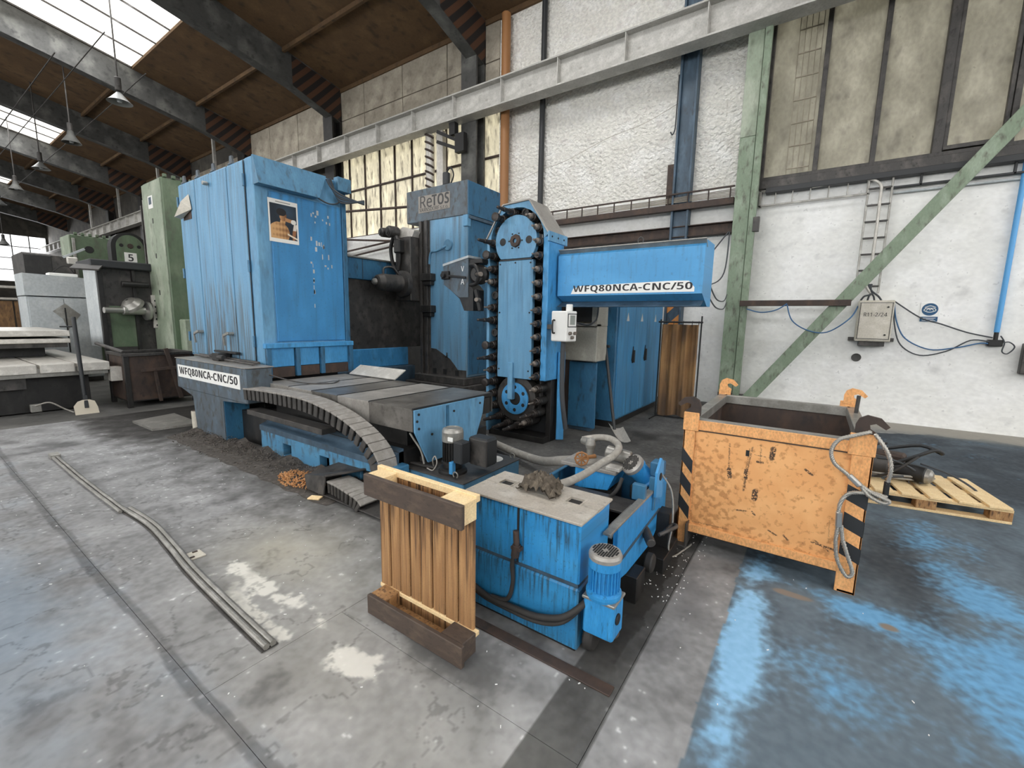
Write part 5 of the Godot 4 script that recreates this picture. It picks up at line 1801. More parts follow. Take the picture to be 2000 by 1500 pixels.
	b.tube([Vector3(-1.52, 0.0, -7.52), Vector3(-1.52, 1.72, -7.52)], 0.012)
	b.tube([Vector3(-2.2, 1.62, -7.52), Vector3(-1.5, 1.62, -7.52)], 0.014)
	b.tube([Vector3(-2.16, 0.03, -7.52), Vector3(-1.52, 0.03, -7.52)], 0.012)
	b.tube([Vector3(-2.16, 0.012, -7.8), Vector3(-2.16, 0.012, -7.2)], 0.012)
	b.tube([Vector3(-1.52, 0.012, -7.8), Vector3(-1.52, 0.012, -7.2)], 0.012)
	part(o, "frame", b, M.black)
	for x in [-2.1, -1.95, -1.8, -1.66, -1.56]:
		part(o, "curtain_hook", mb().tube([Vector3(x, 1.55, -7.5), Vector3(x, 1.64, -7.52)], 0.006, 5), M.black)


func fan_grid(o: Node3D, at: Vector3, dir: Vector3, r: float) -> void:
	# pierced fan cover: a plate with rows of small square holes
	dir = dir.normalized()
	var x := dir.cross(Vector3.BACK).normalized()
	var y := dir.cross(x)
	var b := mb()
	for i in range(-5, 6):
		for j in range(-5, 6):
			var q := Vector2(i, j) * r * 0.165
			if q.length() > r * 0.88 or (absi(i) + absi(j) <= 1):
				continue
			b.bar(at + x * q.x + y * q.y, at + x * q.x + y * q.y + dir * 0.003, r * 0.11, r * 0.11, x, 0.0)
	part(o, "fan_holes", b, M.black)


func coolant() -> void:
	# coolant tank in front, with its lid
	var o := thing("coolant_tank", "blue sheet-metal coolant tank with grey lid, oil-streaked, beside the wooden stand", "tank", Vector3(-1.15, 0, -1.93))
	part(o, "body", fit(mb().bx(-1.5, -0.81, 0.355, 0.66, -2.11, -1.76, 0.008)), M.tank_paint)
	part(o, "lower_body", fit(mb().bx(-1.5, -0.805, 0.02, 0.34, -2.12, -1.753, 0.008)), M.tank_paint_low)
	part(o, "seam_band", mb().bx(-1.49, -0.815, 0.335, 0.36, -2.1, -1.765, 0), M.dark_blue_paint)
	var b := mb()
	b.bx(-1.505, -0.8, 0.662, 0.676, -2.12, -2.008, 0.003)
	b.bx(-1.505, -1.42, 0.662, 0.676, -2.008, -1.932, 0.0)
	b.bx(-1.33, -0.985, 0.662, 0.676, -2.008, -1.932, 0.0)
	b.bx(-0.905, -0.8, 0.662, 0.676, -2.008, -1.932, 0.0)
	b.bx(-1.505, -0.8, 0.662, 0.676, -1.932, -1.745, 0.003)
	var lid := part(o, "lid", b, M.lid_grey)
	for x in [-1.375, -0.945]:
		b = mb()
		b.bx(x - 0.05, x + 0.05, 0.674, 0.679, -2.02, -2.006)
		b.bx(x - 0.05, x + 0.05, 0.674, 0.679, -1.934, -1.92)
		b.bx(x - 0.05, x - 0.04, 0.674, 0.679, -2.006, -1.934)
		b.bx(x + 0.04, x + 0.05, 0.674, 0.679, -2.006, -1.934)
		part(lid, "hand_hole_rim", b, M.lid_grey)
		part(lid, "hand_hole", mb().bx(x - 0.04, x + 0.04, 0.655, 0.664, -2.006, -1.934, 0), M.oily)
	part(o, "split_seam", mb().bx(-1.163, -1.152, 0.36, 0.655, -1.762, -1.754, 0), M.black_paint)
	part(o, "panel_edge", mb().bx(-1.13, -1.122, 0.38, 0.64, -1.762, -1.755, 0), M.blue_deep)
	part(o, "side_edge", mb().bx(-0.812, -0.803, 0.03, 0.33, -1.79, -1.752, 0), M.blue_deep)
	part(o, "bottom_strip", mb().bx(-1.49, -0.82, 0.0, 0.02, -2.1, -1.77), M.black)
	part(o, "wheel", mb().cyl(Vector3(-0.79, 0.075, -1.84), Vector3(-0.74, 0.075, -1.84), 0.07, 20), M.rubber)
	part(o, "wheel_fork", mb().bx(-0.8, -0.72, 0.06, 0.16, -1.95, -1.87, 0.008), M.rust)
	o = thing("hose", "black hose clipped across the coolant tank's front with a branch going up", "hose", Vector3(-1.15, 0.1, -1.72))
	part(o, "main_run", mb().tube(curve([Vector3(-1.5, 0.19, -1.735), Vector3(-1.42, 0.145, -1.725), Vector3(-1.3, 0.12, -1.72), Vector3(-1.15, 0.13, -1.715), Vector3(-1.0, 0.155, -1.7), Vector3(-0.86, 0.21, -1.7), Vector3(-0.78, 0.28, -1.74), Vector3(-0.76, 0.31, -1.82)]), 0.016, 8), M.rubber)
	part(o, "second_run", mb().tube(curve([Vector3(-1.5, 0.145, -1.735), Vector3(-1.36, 0.105, -1.73), Vector3(-1.2, 0.1, -1.725), Vector3(-1.0, 0.12, -1.71), Vector3(-0.86, 0.18, -1.71), Vector3(-0.78, 0.27, -1.78)]), 0.012, 8), M.rubber)
	part(o, "branch", mb().tube(curve([Vector3(-1.3, 0.13, -1.725), Vector3(-1.2, 0.15, -1.728), Vector3(-1.17, 0.25, -1.735), Vector3(-1.175, 0.36, -1.735), Vector3(-1.16, 0.42, -1.735)]), 0.012, 8), M.rubber)
	b = mb()
	b.cyl(Vector3(-1.16, 0.4, -1.735), Vector3(-1.15, 0.47, -1.735), 0.022)
	b.cyl(Vector3(-1.15, 0.46, -1.735), Vector3(-1.16, 0.54, -1.74), 0.016)
	b.bx(-1.18, -1.12, 0.44, 0.46, -1.755, -1.72)
	part(o, "fitting", b, M.rust)
	# rag: a crumpled sheet
	b = mb()
	var g := []
	var f := FastNoiseLite.new()
	f.seed = 4
	f.frequency = 2.2
	for i in 31:
		var row := []
		for j in 25:
			var u := i / 30.0 * 2 - 1
			var w := j / 24.0 * 2 - 1
			var y := 0.685 + maxf(0.0, 0.075 * (1.0 - u * u) * (1.0 - 0.6 * w * w) + 0.05 * f.get_noise_2d(u * 0.9, w * 0.9) + 0.03 * f.get_noise_2d(u * 1.6 + 9, w * 1.6) + 0.01 * absf(sin(u * 9.0 + w * 4.0)) * (1.0 - u * u))
			row.append(Vector3(-1.17 + 0.125 * u * (1 + 0.25 * f.get_noise_2d(w, 3.0)) + 0.02 * w, y, -1.985 + 0.085 * w * (1 + 0.3 * f.get_noise_2d(u, 8.0))))
		g.append(row)
	g.reverse()
	b.drape(g, 0.003)
	single("rag", "crumpled oily brown rag lying on the coolant tank's grey lid", "rag", b, M.rag)
	# conveyor trough behind the tank
	o = thing("chip_conveyor", "long low blue conveyor trough running back from the coolant tank", "conveyor", Vector3(-1.1, 0, -2.7))
	b = mb()
	b.ext([Vector2(-2.13, 0.52), Vector2(-2.13, 0.2), Vector2(-2.3, 0.17), Vector2(-2.75, 0.16), Vector2(-3.05, 0.3), Vector2(-3.05, 0.52)], "x", -0.79, -0.765)
	part(o, "side_wall", b, M.blue_tank)
	part(o, "far_wall", mb().bx(-1.5, -1.47, 0.16, 0.5, -3.05, -2.13), M.blue_deep)
	part(o, "floor_pan", mb().bx(-1.47, -0.79, 0.2, 0.22, -3.05, -2.13), M.oily)
	part(o, "end_wall", mb().bx(-1.5, -0.77, 0.2, 0.5, -3.08, -3.05), M.blue_deep)
	part(o, "rim", mb().bx(-0.8, -0.755, 0.52, 0.535, -2.75, -2.0, 0.004), M.steel)
	part(o, "inner_rim", mb().bx(-0.87, -0.8, 0.44, 0.45, -2.62, -2.13), M.steel)
	part(o, "side_seam", mb().bar(Vector3(-0.763, 0.3, -2.13), Vector3(-0.763, 0.345, -2.9), 0.006, 0.02), M.dark_blue_paint)
	part(o, "cross_tray", mb().bx(-1.4, -0.8, 0.42, 0.44, -2.72, -2.5), M.dark_steel)
	b = mb()
	b.bx(-0.84, -0.76, 0.52, 0.62, -2.58, -2.54)
	b.bx(-0.79, -0.75, 0.4, 0.62, -2.75, -2.72)
	part(o, "bracket", b, M.blue_deep)
	part(o, "end_plate", mb().ext([Vector2(-2.7, 0.5), Vector2(-2.7, 0.66), Vector2(-2.78, 0.74), Vector2(-2.84, 0.7), Vector2(-2.84, 0.46)], "x", -0.75, -0.735), M.blue)
	part(o, "end_plate_hole", mb().cyl(Vector3(-0.736, 0.62, -2.77), Vector3(-0.73, 0.62, -2.77), 0.025), M.black)
	part(o, "stand", mb().bx(-0.78, -0.66, 0.0, 0.1, -3.05, -2.7), M.oily)
	part(o, "stand", mb().bx(-0.78, -0.68, 0.1, 0.34, -2.98, -2.86), M.oily)
	part(o, "stand", mb().bx(-0.8, -0.7, 0.0, 0.16, -2.45, -2.3), M.oily)
	part(o, "wheel", mb().cyl(Vector3(-0.75, 0.1, -2.62), Vector3(-0.7, 0.1, -2.62), 0.06, 18), M.rubber)
	b = mb()
	b.cyl(Vector3(-0.77, 0.31, -2.62), Vector3(-0.69, 0.29, -2.5), 0.028)
	b.tube(curve([Vector3(-0.68, 0.3, -2.62), Vector3(-0.64, 0.31, -2.7), Vector3(-0.62, 0.3, -2.8), Vector3(-0.66, 0.28, -2.85), Vector3(-0.68, 0.27, -2.7)]), 0.012, 6)
	part(o, "spigot", b, M.dark_steel)
	single("steel_channel", "rusty open steel channel lying on the floor beyond the conveyor", "channel", mb().bx(-0.74, -0.62, 0.0, 0.03, -3.45, -3.1).bx(-0.74, -0.73, 0.03, 0.2, -3.45, -3.1).bx(-0.63, -0.62, 0.03, 0.2, -3.45, -3.1), M.dark_steel)
	single("cable", "thin pale cable trailing from the conveyor's end plate to the floor", "cable", mb().tube(curve([Vector3(-0.74, 0.62, -2.82), Vector3(-0.68, 0.5, -2.86), Vector3(-0.66, 0.3, -2.86), Vector3(-0.67, 0.12, -2.84), Vector3(-0.66, 0.01, -2.95), Vector3(-0.6, 0.006, -3.2)]), 0.006, 6), M.hose)
	# gear motor on the tank corner
	o = thing("gear_motor", "upright blue electric motor with pierced fan cover at the tank's corner", "motor", Vector3(-0.7, 0.14, -1.8))
	var q := Vector3(-0.7, 0.335, -1.8)
	b = mb()
	b.lathe([Vector2(0.0, 0.0), Vector2(0.078, 0.0), Vector2(0.082, 0.015), Vector2(0.082, 0.03), Vector2(0.066, 0.04), Vector2(0.064, 0.15), Vector2(0.07, 0.155)], q, Vector3.UP, 28)
	part(o, "body", b, M.blue_tank)
	b = mb()
	for k in 26:
		var a := TAU * k / 26.0
		b.bar(q + Vector3(0.068 * cos(a), 0.042, 0.068 * sin(a)), q + Vector3(0.068 * cos(a), 0.148, 0.068 * sin(a)), 0.004, 0.012, Vector3(cos(a), 0, sin(a)), 0.0)
	part(o, "cooling_fins", b, M.blue_tank)
	b = mb()
	b.lathe([Vector2(0.075, 0.15), Vector2(0.075, 0.205), Vector2(0.07, 0.218), Vector2(0.06, 0.222), Vector2(0.0, 0.222)], q, Vector3.UP, 28)
	var fc := part(o, "fan_cover", b, M.blue_tank)
	part(fc, "cover_rim", mb().lathe([Vector2(0.076, 0.19), Vector2(0.077, 0.207), Vector2(0.071, 0.221), Vector2(0.06, 0.2235), Vector2(0.0, 0.2235)], q, Vector3.UP, 28), M.steel_top)
	fan_grid(fc, q + Vector3(0, 0.2225, 0), Vector3.UP, 0.068)
	b = mb()
	b.bx(-0.775, -0.625, 0.15, 0.335, -1.87, -1.74, 0.01)
	part(o, "gearbox", b, M.blue_tank)
	part(o, "gearbox_top", mb().bx(-0.78, -0.62, 0.325, 0.34, -1.875, -1.735, 0.004), M.steel)
	part(o, "output_port", mb().cyl(Vector3(-0.628, 0.25, -1.79), Vector3(-0.617, 0.25, -1.79), 0.026), M.black)
	part(o, "shaft_stub", mb().cyl(Vector3(-0.72, 0.09, -1.87), Vector3(-0.66, 0.14, -1.86), 0.04), M.rust)
	# tilted motor at the far end
	o = thing("gear_motor", "tilted blue motor with pierced fan cover at the conveyor's far end", "motor", Vector3(-0.9, 0.4, -2.88))
	var d := Vector3(-0.42, 0.66, 0.56).normalized()
	q = Vector3(-0.86, 0.52, -2.93)
	b = mb()
	b.lathe([Vector2(0, 0), Vector2(0.075, 0.0), Vector2(0.078, 0.03), Vector2(0.068, 0.04), Vector2(0.066, 0.14), Vector2(0.075, 0.142), Vector2(0.075, 0.185), Vector2(0.06, 0.2), Vector2(0.0, 0.2)], q, d, 26)
	part(o, "body", b, M.blue_tank)
	fc = part(o, "fan_cover", mb().lathe([Vector2(0.078, 0.165), Vector2(0.078, 0.19), Vector2(0.065, 0.203), Vector2(0, 0.204)], q, d, 26), M.steel_top)
	fan_grid(fc, q + d * 0.2035, d, 0.07)
	part(o, "terminal_box", mb().bx(-0.83, -0.75, 0.58, 0.68, -2.95, -2.85, 0.008), M.blue_deep)
	part(o, "mount", mb().bx(-0.95, -0.78, 0.4, 0.5, -2.98, -2.82, 0.01), M.oily)
	# blue pump box with valve
	o = thing("valve_box", "blue pump box with grey flange plate and rusty valve wheel behind the tank", "pump box", Vector3(-1.2, 0.4, -2.87))
	part(o, "body", mb().ext([Vector2(-1.33, 0.57), Vector2(-1.03, 0.57), Vector2(-1.08, 0.45), Vector2(-1.33, 0.42)], "z", -3.0, -2.75), M.blue_tank)
	part(o, "flange_plate", mb().bx(-1.44, -1.02, 0.57, 0.595, -3.02, -2.73, 0.004), M.steel_top)
	part(o, "legs", mb().bx(-1.32, -1.06, 0.2, 0.44, -2.98, -2.8), M.oily)
	b = mb()
	b.cyl(Vector3(-1.31, 0.59, -2.95), Vector3(-1.31, 0.61, -2.95), 0.05)
	b.cyl(Vector3(-1.31, 0.61, -2.95), Vector3(-1.31, 0.68, -2.95), 0.028)
	b.lathe([Vector2(0, 0.055), Vector2(0.033, 0.04), Vector2(0.04, 0.0), Vector2(0.033, -0.03), Vector2(0, -0.03)], Vector3(-1.31, 0.69, -2.95), Vector3.UP, 14)
	b.cyl(Vector3(-1.31, 0.7, -2.95), Vector3(-1.39, 0.7, -2.99), 0.03)
	part(o, "elbow_pipe", b, M.steel)
	b = mb()
	var ring := []
	for k in 9:
		var a := TAU * k / 8.0
		ring.append(Vector3(-1.27 + 0.042 * cos(a), 0.645 + 0.048 * sin(a), -2.72 - 0.02 * cos(a)))
	b.tube(ring, 0.007, 6)
	for k in 4:
		b.tube([ring[k], ring[k + 4]], 0.006, 5)
	b.cyl(Vector3(-1.27, 0.645, -2.74), Vector3(-1.22, 0.645, -2.84), 0.014)
	part(o, "valve_wheel", b, M.orange_pipe)
	part(o, "pipe_stub", mb().cyl(Vector3(-1.18, 0.66, -2.95), Vector3(-1.0, 0.64, -2.96), 0.05), M.steel)
	part(o, "clamp_block", mb().bx(-1.1, -1.0, 0.595, 0.62, -2.82, -2.74), M.pale_steel)
	part(o, "black_tube", mb().tube(curve([Vector3(-1.35, 0.44, -2.72), Vector3(-1.2, 0.39, -2.68), Vector3(-1.08, 0.4, -2.68), Vector3(-1.0, 0.48, -2.7), Vector3(-0.98, 0.56, -2.75)]), 0.014, 6), M.rubber)
	single("hose", "pale thick hose bending from the rag back over the valve box", "hose", mb().tube(curve([Vector3(-1.13, 0.675, -2.1), Vector3(-1.11, 0.665, -2.24), Vector3(-1.1, 0.66, -2.42), Vector3(-1.09, 0.67, -2.6), Vector3(-1.06, 0.695, -2.76), Vector3(-1.065, 0.715, -2.88), Vector3(-1.11, 0.73, -2.97), Vector3(-1.2, 0.735, -3.04), Vector3(-1.31, 0.72, -3.06), Vector3(-1.4, 0.7, -3.0)]), 0.025, 10), M.hose)
	single("hose", "long grey hose curving over the floor from the table to the valve box", "hose", mb().tube(curve([Vector3(-3.9, 0.12, -4.5), Vector3(-3.55, 0.1, -4.4), Vector3(-3.1, 0.09, -4.18), Vector3(-2.65, 0.1, -4.0), Vector3(-2.2, 0.17, -3.75), Vector3(-1.75, 0.38, -3.3), Vector3(-1.42, 0.55, -2.9)]), 0.045, 10), M.hose)
	# pump basin with its motor
	o = thing("pump_basin", "low blue pump basin with a dirty top beside the table's end plate", "basin", Vector3(-2.75, 0, -3.05))
	part(o, "tank", mb().bx(-3.25, -2.29, 0.02, 0.24, -3.47, -2.63, 0.008), M.blue_grimy)
	part(o, "top", mb().bx(-3.26, -2.28, 0.24, 0.25, -3.48, -2.62, 0.003), M.dark_steel)
	for p in [[-2.34, -3.42], [-2.42, -2.68], [-3.1, -2.72]]:
		b = mb()
		var er := []
		for k in 11:
			var a := PI * (-0.3 + 1.6 * k / 10.0)
			er.append(Vector3(p[0] + 0.026 * cos(a), 0.28 + 0.026 * sin(a), p[1]))
		b.tube(er, 0.006, 6)
		part(o, "eye_bolt", b, M.steel)
	part(o, "spill", mb().lathe([Vector2(0.0, 0.002), Vector2(0.1, 0.002), Vector2(0.11, 0.0)], Vector3(-2.5, 0.25, -3.3), Vector3.UP), M.pale_steel)
	part(o, "bar", mb().bar(Vector3(-3.15, 0.265, -2.7), Vector3(-2.72, 0.265, -2.74), 0.04, 0.02), M.dark_steel)
	part(o, "cap", mb().cyl(Vector3(-2.98, 0.25, -2.85), Vector3(-2.98, 0.3, -2.85), 0.04), M.rubber)
	o = thing("pump_motor", "grey upright pump motor with domed cap and square terminal box", "motor", Vector3(-2.54, 0.25, -2.82))
	q = Vector3(-2.56, 0.25, -2.8)
	b = mb()
	b.lathe([Vector2(0.13, 0.0), Vector2(0.13, 0.02), Vector2(0.115, 0.03), Vector2(0.115, 0.045), Vector2(0.085, 0.05), Vector2(0.085, 0.08), Vector2(0.1, 0.085), Vector2(0.1, 0.1), Vector2(0.078, 0.11), Vector2(0.078, 0.29), Vector2(0.09, 0.295)], q, Vector3.UP, 26)
	part(o, "body", b, M.oily)
	b = mb()
	for k in 22:
		var a := TAU * k / 22.0
		b.bar(q + Vector3(0.085 * cos(a), 0.11, 0.085 * sin(a)), q + Vector3(0.085 * cos(a), 0.29, 0.085 * sin(a)), 0.004, 0.014, Vector3(cos(a), 0, sin(a)), 0.0)
	part(o, "cooling_fins", b, M.oily)
	b = mb()
	b.lathe([Vector2(0.096, 0.285), Vector2(0.096, 0.37), Vector2(0.088, 0.395), Vector2(0.065, 0.405), Vector2(0.06, 0.398), Vector2(0.0, 0.396)], q, Vector3.UP, 28)
	fc = part(o, "fan_cap", b, M.steel)
	part(fc, "rating_plate", mb().bx(-2.53, -2.475, 0.555, 0.59, -2.712, -2.7, 0.002), M.white)
	part(o, "blue_flange", mb().bx(-2.5, -2.46, 0.27, 0.38, -2.73, -2.68, 0.006), M.blue)
	part(o, "side_box", mb().bx(-2.47, -2.37, 0.37, 0.56, -2.82, -2.7, 0.01), M.black_paint)
	b = mb()
	b.bx(-2.44, -2.22, 0.33, 0.58, -3.02, -2.86, 0.02)
	part(o, "terminal_box", b, M.black_paint)
	part(o, "terminal_lid", mb().bx(-2.4, -2.22, 0.34, 0.57, -2.87, -2.845, 0.02), M.dark_steel)
	part(o, "wiring", mb().tube(curve([Vector3(-2.72, 0.29, -2.72), Vector3(-2.69, 0.36, -2.68), Vector3(-2.66, 0.4, -2.68), Vector3(-2.64, 0.34, -2.68), Vector3(-2.68, 0.27, -2.67), Vector3(-2.76, 0.27, -2.68)]), 0.006, 6), M.hose)
	single("cable", "grey cable arching from the chain end down to the pump basin", "cable", mb().tube(curve([Vector3(-3.0, 0.55, -2.7), Vector3(-2.95, 0.5, -2.7), Vector3(-2.88, 0.4, -2.72), Vector3(-2.86, 0.27, -2.74)]), 0.01, 6), M.hose)


func wooden_pieces() -> void:
	# a plank panel stood on edge between two board-and-block rails
	var o := thing("wooden_stand", "plank panel with block rails stood upright in front of the coolant tank", "wooden stand", Vector3(-1.53, 0, -1.42))
	var x0 := -1.9
	var ws := [0.085, 0.08, 0.075, 0.08, 0.085, 0.09, 0.085, 0.1]
	for k in ws.size():
		var b := mb()
		b.bx(x0 + 0.003, x0 + ws[k] - 0.003, 0.0, 0.77, -1.5, -1.475 - 0.004 * (k % 2), 0.006)
		part(o, "plank", fit(b), M["plank_%d" % (k % 4)])
		x0 += ws[k]
	for r in [[0.685, 0.8, 0.0], [0.01, 0.12, 1.0]]:
		var y0: float = r[0]
		var y1: float = r[1]
		var low: float = r[2]
		var b := mb()
		# the rails lean a little: the further end sits higher
		var e0 := Vector3(-1.86, (y0 + y1) / 2, -1.362)
		var e1 := Vector3(-1.185, (y0 + y1) / 2, -1.362)
		b.bar(e0, e1, 0.025, y1 - y0, Vector3.UP, 0.004)
		part(o, "face_board", b, M.wood_dark)
		for x in [[-1.86, -1.74], [-1.34, -1.2]]:
			b = mb().bx(x[0], x[1], y0 + 0.004, y1 - 0.004, -1.475, -1.375, 0.004)
			part(o, "block", b, M.wood_pale if low == 0.0 else M.wood if x[0] < -1.5 else M.wood_dark)
		b = mb().bx(-1.9, -1.2, y1 - 0.03, y1 - 0.006 + 0.01 * (1 - low), -1.5, -1.47, 0.003)
		part(o, "rail_edge", b, M.wood_pale)
		b = mb().bx(-1.74, -1.34, y0 + 0.004, y0 + 0.03, -1.475, -1.375, 0.002)
		part(o, "rail_web", b, M.wood)
	# small bits lying about
	single("wood_chip", "small pale wood offcut on the floor by the bent chute", "offcut", mb().bar(Vector3(-3.56, 0.012, -2.02), Vector3(-3.46, 0.012, -2.07), 0.07, 0.015), M.wood_pale)
	o = single("floor_tag", "small dirty cream metal plate lying on the floor by the bent rail", "plate", mb().bx(-3.33, -3.22, 0.0, 0.012, -1.09, -0.98, 0.004), M.cream)
	part(o, "stud", mb().bx(-3.315, -3.3, 0.012, 0.018, -1.07, -1.04), M.rust)
	part(o, "stud", mb().bx(-3.25, -3.235, 0.012, 0.018, -1.03, -1.0), M.rust)


func crate() -> void:
	var o := thing("steel_crate", "battered orange steel crate with hazard-striped corner posts and crane hooks", "crate", Vector3(-0.19, 0, -3.8))
	var xa := -0.7
	var xb := 0.34
	var za := -3.16
	var zb := -4.5
	# walls with a dark inside
	part(o, "front_panel", fit(mb().bx(xa + 0.06, xb - 0.06, 0.16, 0.87, za - 0.035, za - 0.02, 0.003)), M.crate_front)
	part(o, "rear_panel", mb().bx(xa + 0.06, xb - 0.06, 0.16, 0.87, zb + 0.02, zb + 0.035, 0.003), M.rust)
	part(o, "side_panel", mb().bx(xa + 0.02, xa + 0.035, 0.16, 0.87, zb + 0.06, za - 0.06, 0.003), M.orange)
	part(o, "side_panel", mb().bx(xb - 0.035, xb - 0.02, 0.16, 0.87, zb + 0.06, za - 0.06, 0.003), M.orange)
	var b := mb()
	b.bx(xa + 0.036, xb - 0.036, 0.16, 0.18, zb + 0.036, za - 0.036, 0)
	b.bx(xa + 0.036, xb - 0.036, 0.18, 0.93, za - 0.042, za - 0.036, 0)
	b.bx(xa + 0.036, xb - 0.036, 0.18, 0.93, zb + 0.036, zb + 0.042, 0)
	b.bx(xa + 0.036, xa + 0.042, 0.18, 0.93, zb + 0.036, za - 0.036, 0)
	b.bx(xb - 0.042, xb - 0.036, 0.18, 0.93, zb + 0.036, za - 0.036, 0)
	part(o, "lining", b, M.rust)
	b = mb()
	b.bx(xa + 0.05, xb - 0.05, 0.87, 0.94, za - 0.05, za - 0.005, 0.004)
	part(o, "top_rail", b, M.orange)
	b = mb()
	b.bx(xa + 0.05, xb - 0.05, 0.93, 0.948, za - 0.06, za - 0.008, 0.003)
	b.bx(xa + 0.05, xb - 0.05, 0.87, 0.945, zb, zb + 0.06, 0.004)
	b.bx(xa, xa + 0.075, 0.87, 0.945, zb, za - 0.05, 0.004)
	b.bx(xb - 0.075, xb, 0.87, 0.945, zb, za - 0.05, 0.004)
	part(o, "rim", b, M.steel)
	part(o, "weld_line", mb().bx(xa + 0.06, xb - 0.06, 0.862, 0.87, za - 0.022, za - 0.012, 0), M.rust)
	b = mb()
	b.bx(xa + 0.05, xb - 0.05, 0.12, 0.18, za - 0.04, za - 0.004, 0.004)
	part(o, "bottom_rail", b, M.orange)
	b = mb()
	b.bx(xa + 0.02, xb - 0.02, 0.1, 0.16, zb + 0.02, za - 0.04)
	part(o, "underframe", b, M.oily)
	# corner posts: angle irons with dark stripes, feet and hooks
	for cx in [xa, xb]:
		for cz in [za, zb]:
			var sx := 1.0 if cx == xa else -1.0
			var sz := -1.0 if cz == za else 1.0
			var w := 0.075 if cx == xa else 0.1
			b = mb()
			b.bx(cx, cx + sx * w, 0.0, 0.88, cz, cz + sz * 0.012, 0.003)
			b.bx(cx, cx + sx * 0.012, 0.0, 0.88, cz, cz + sz * 0.09, 0.003)
			var post := part(o, "corner_post", b, M.orange)
			for k in 4:
				var y := 0.2 + k * 0.17
				b = mb()
				var p := []
				var lean := -0.09 if cx == xa else 0.045
				for c in [[0.0, 0.0], [w, lean], [w, lean + 0.095], [0.0, 0.095]]:
					p.append(Vector3(cx + sx * c[0], y + c[1] + (0.1 if cx == xa else 0.0), cz - sz * 0.0015))
				b.face(p, Vector3(0, 0, -sz))
				p = []
				for c in [[0.0, 0.0], [0.09, 0.09], [0.09, 0.185], [0.0, 0.095]]:
					p.append(Vector3(cx - sx * 0.0015, y + c[1] + (0.1 if cx == xa else 0.0), cz + sz * c[0]))
				b.face(p, Vector3(-sx, 0, 0))
				if y + 0.3 < 0.95:
					part(post, "hazard_stripe", b, M.black_paint)
			b = mb()
			b.bx(cx - sx * 0.006, cx + sx * (w + 0.02), 0.86, 0.99, cz - sz * 0.008, cz + sz * 0.012, 0.004)
			part(o, "corner_cap", b, M.orange)
			b = mb()
			var hx: float = cx + sx * 0.05
			var pts := []
			for q in [[-0.05, 0.97], [0.045, 0.97], [0.05, 1.0], [0.018, 1.022], [0.014, 1.045], [0.04, 1.055], [0.086, 1.026], [0.103, 1.044], [0.062, 1.088], [0.0, 1.1], [-0.036, 1.078], [-0.05, 1.04]]:
				pts.append(Vector2(hx + q[0], q[1]))
			if cx == xa and cz == za:
				for i in pts.size():
					pts[i].x = 2 * hx - pts[i].x
			b.ext(pts, "z", cz + sz * 0.0, cz + sz * 0.022)
			part(o, "crane_hook", b, M.rust if cz == za else M.orange)
			part(o, "foot", mb().bx(cx, cx + sx * 0.09, 0.0, 0.02, cz, cz + sz * 0.09), M.oily)
	part(o, "grab_rod", mb().cyl(Vector3(0.31, 0.93, -4.2), Vector3(0.315, 1.08, -4.2), 0.013), M.dark_steel)
	part(o, "slot", mb().bx(-0.305, -0.285, 0.74, 0.78, za - 0.021, za - 0.017, 0), M.black)
	# wire rope slings hung on the near hook
	var o2 := thing("wire_sling", "steel wire rope sling looped over the crate's hook nearest the pallet", "wire rope", Vector3(0.25, 0.65, -3.1))
	b = mb()
	rope(b, curve([Vector3(0.31, 1.01, -3.14), Vector3(0.24, 0.985, -3.11), Vector3(0.17, 0.95, -3.1), Vector3(0.14, 0.88, -3.1), Vector3(0.16, 0.81, -3.1), Vector3(0.22, 0.76, -3.1), Vector3(0.27, 0.72, -3.1), Vector3(0.33, 0.68, -3.1), Vector3(0.39, 0.66, -3.08), Vector3(0.42, 0.645, -3.08), Vector3(0.4, 0.63, -3.08), Vector3(0.34, 0.65, -3.09), Vector3(0.3, 0.69, -3.1)]), 0.012, 18)
	rope(b, curve([Vector3(0.33, 1.0, -3.14), Vector3(0.38, 0.93, -3.12), Vector3(0.405, 0.87, -3.12), Vector3(0.415, 0.81, -3.12), Vector3(0.41, 0.72, -3.14)]), 0.012, 9)
	part(o2, "rope", b, M.rope_steel)
	part(o2, "ferrule", mb().cyl(Vector3(0.235, 0.75, -3.1), Vector3(0.29, 0.7, -3.1), 0.017), M.chrome)
	part(o2, "sleeve", mb().cyl(Vector3(0.41, 0.74, -3.14), Vector3(0.41, 0.62, -3.14), 0.014), M.black)
	o2 = thing("wire_sling", "steel wire rope hanging in a long eye down the crate's corner", "wire rope", Vector3(0.25, 0.12, -3.1))
	b = mb()
	rope(b, curve([Vector3(0.41, 0.66, -3.1), Vector3(0.36, 0.67, -3.1), Vector3(0.3, 0.66, -3.1), Vector3(0.25, 0.645, -3.1), Vector3(0.22, 0.6, -3.1), Vector3(0.21, 0.54, -3.1), Vector3(0.215, 0.42, -3.1), Vector3(0.215, 0.33, -3.1), Vector3(0.235, 0.22, -3.1), Vector3(0.285, 0.14, -3.1), Vector3(0.31, 0.17, -3.1), Vector3(0.28, 0.26, -3.1), Vector3(0.245, 0.36, -3.1), Vector3(0.232, 0.44, -3.1)]), 0.012, 24)
	part(o2, "rope", b, M.rope_steel)
	part(o2, "ferrule", mb().cyl(Vector3(0.213, 0.52, -3.1), Vector3(0.218, 0.43, -3.1), 0.018), M.chrome)


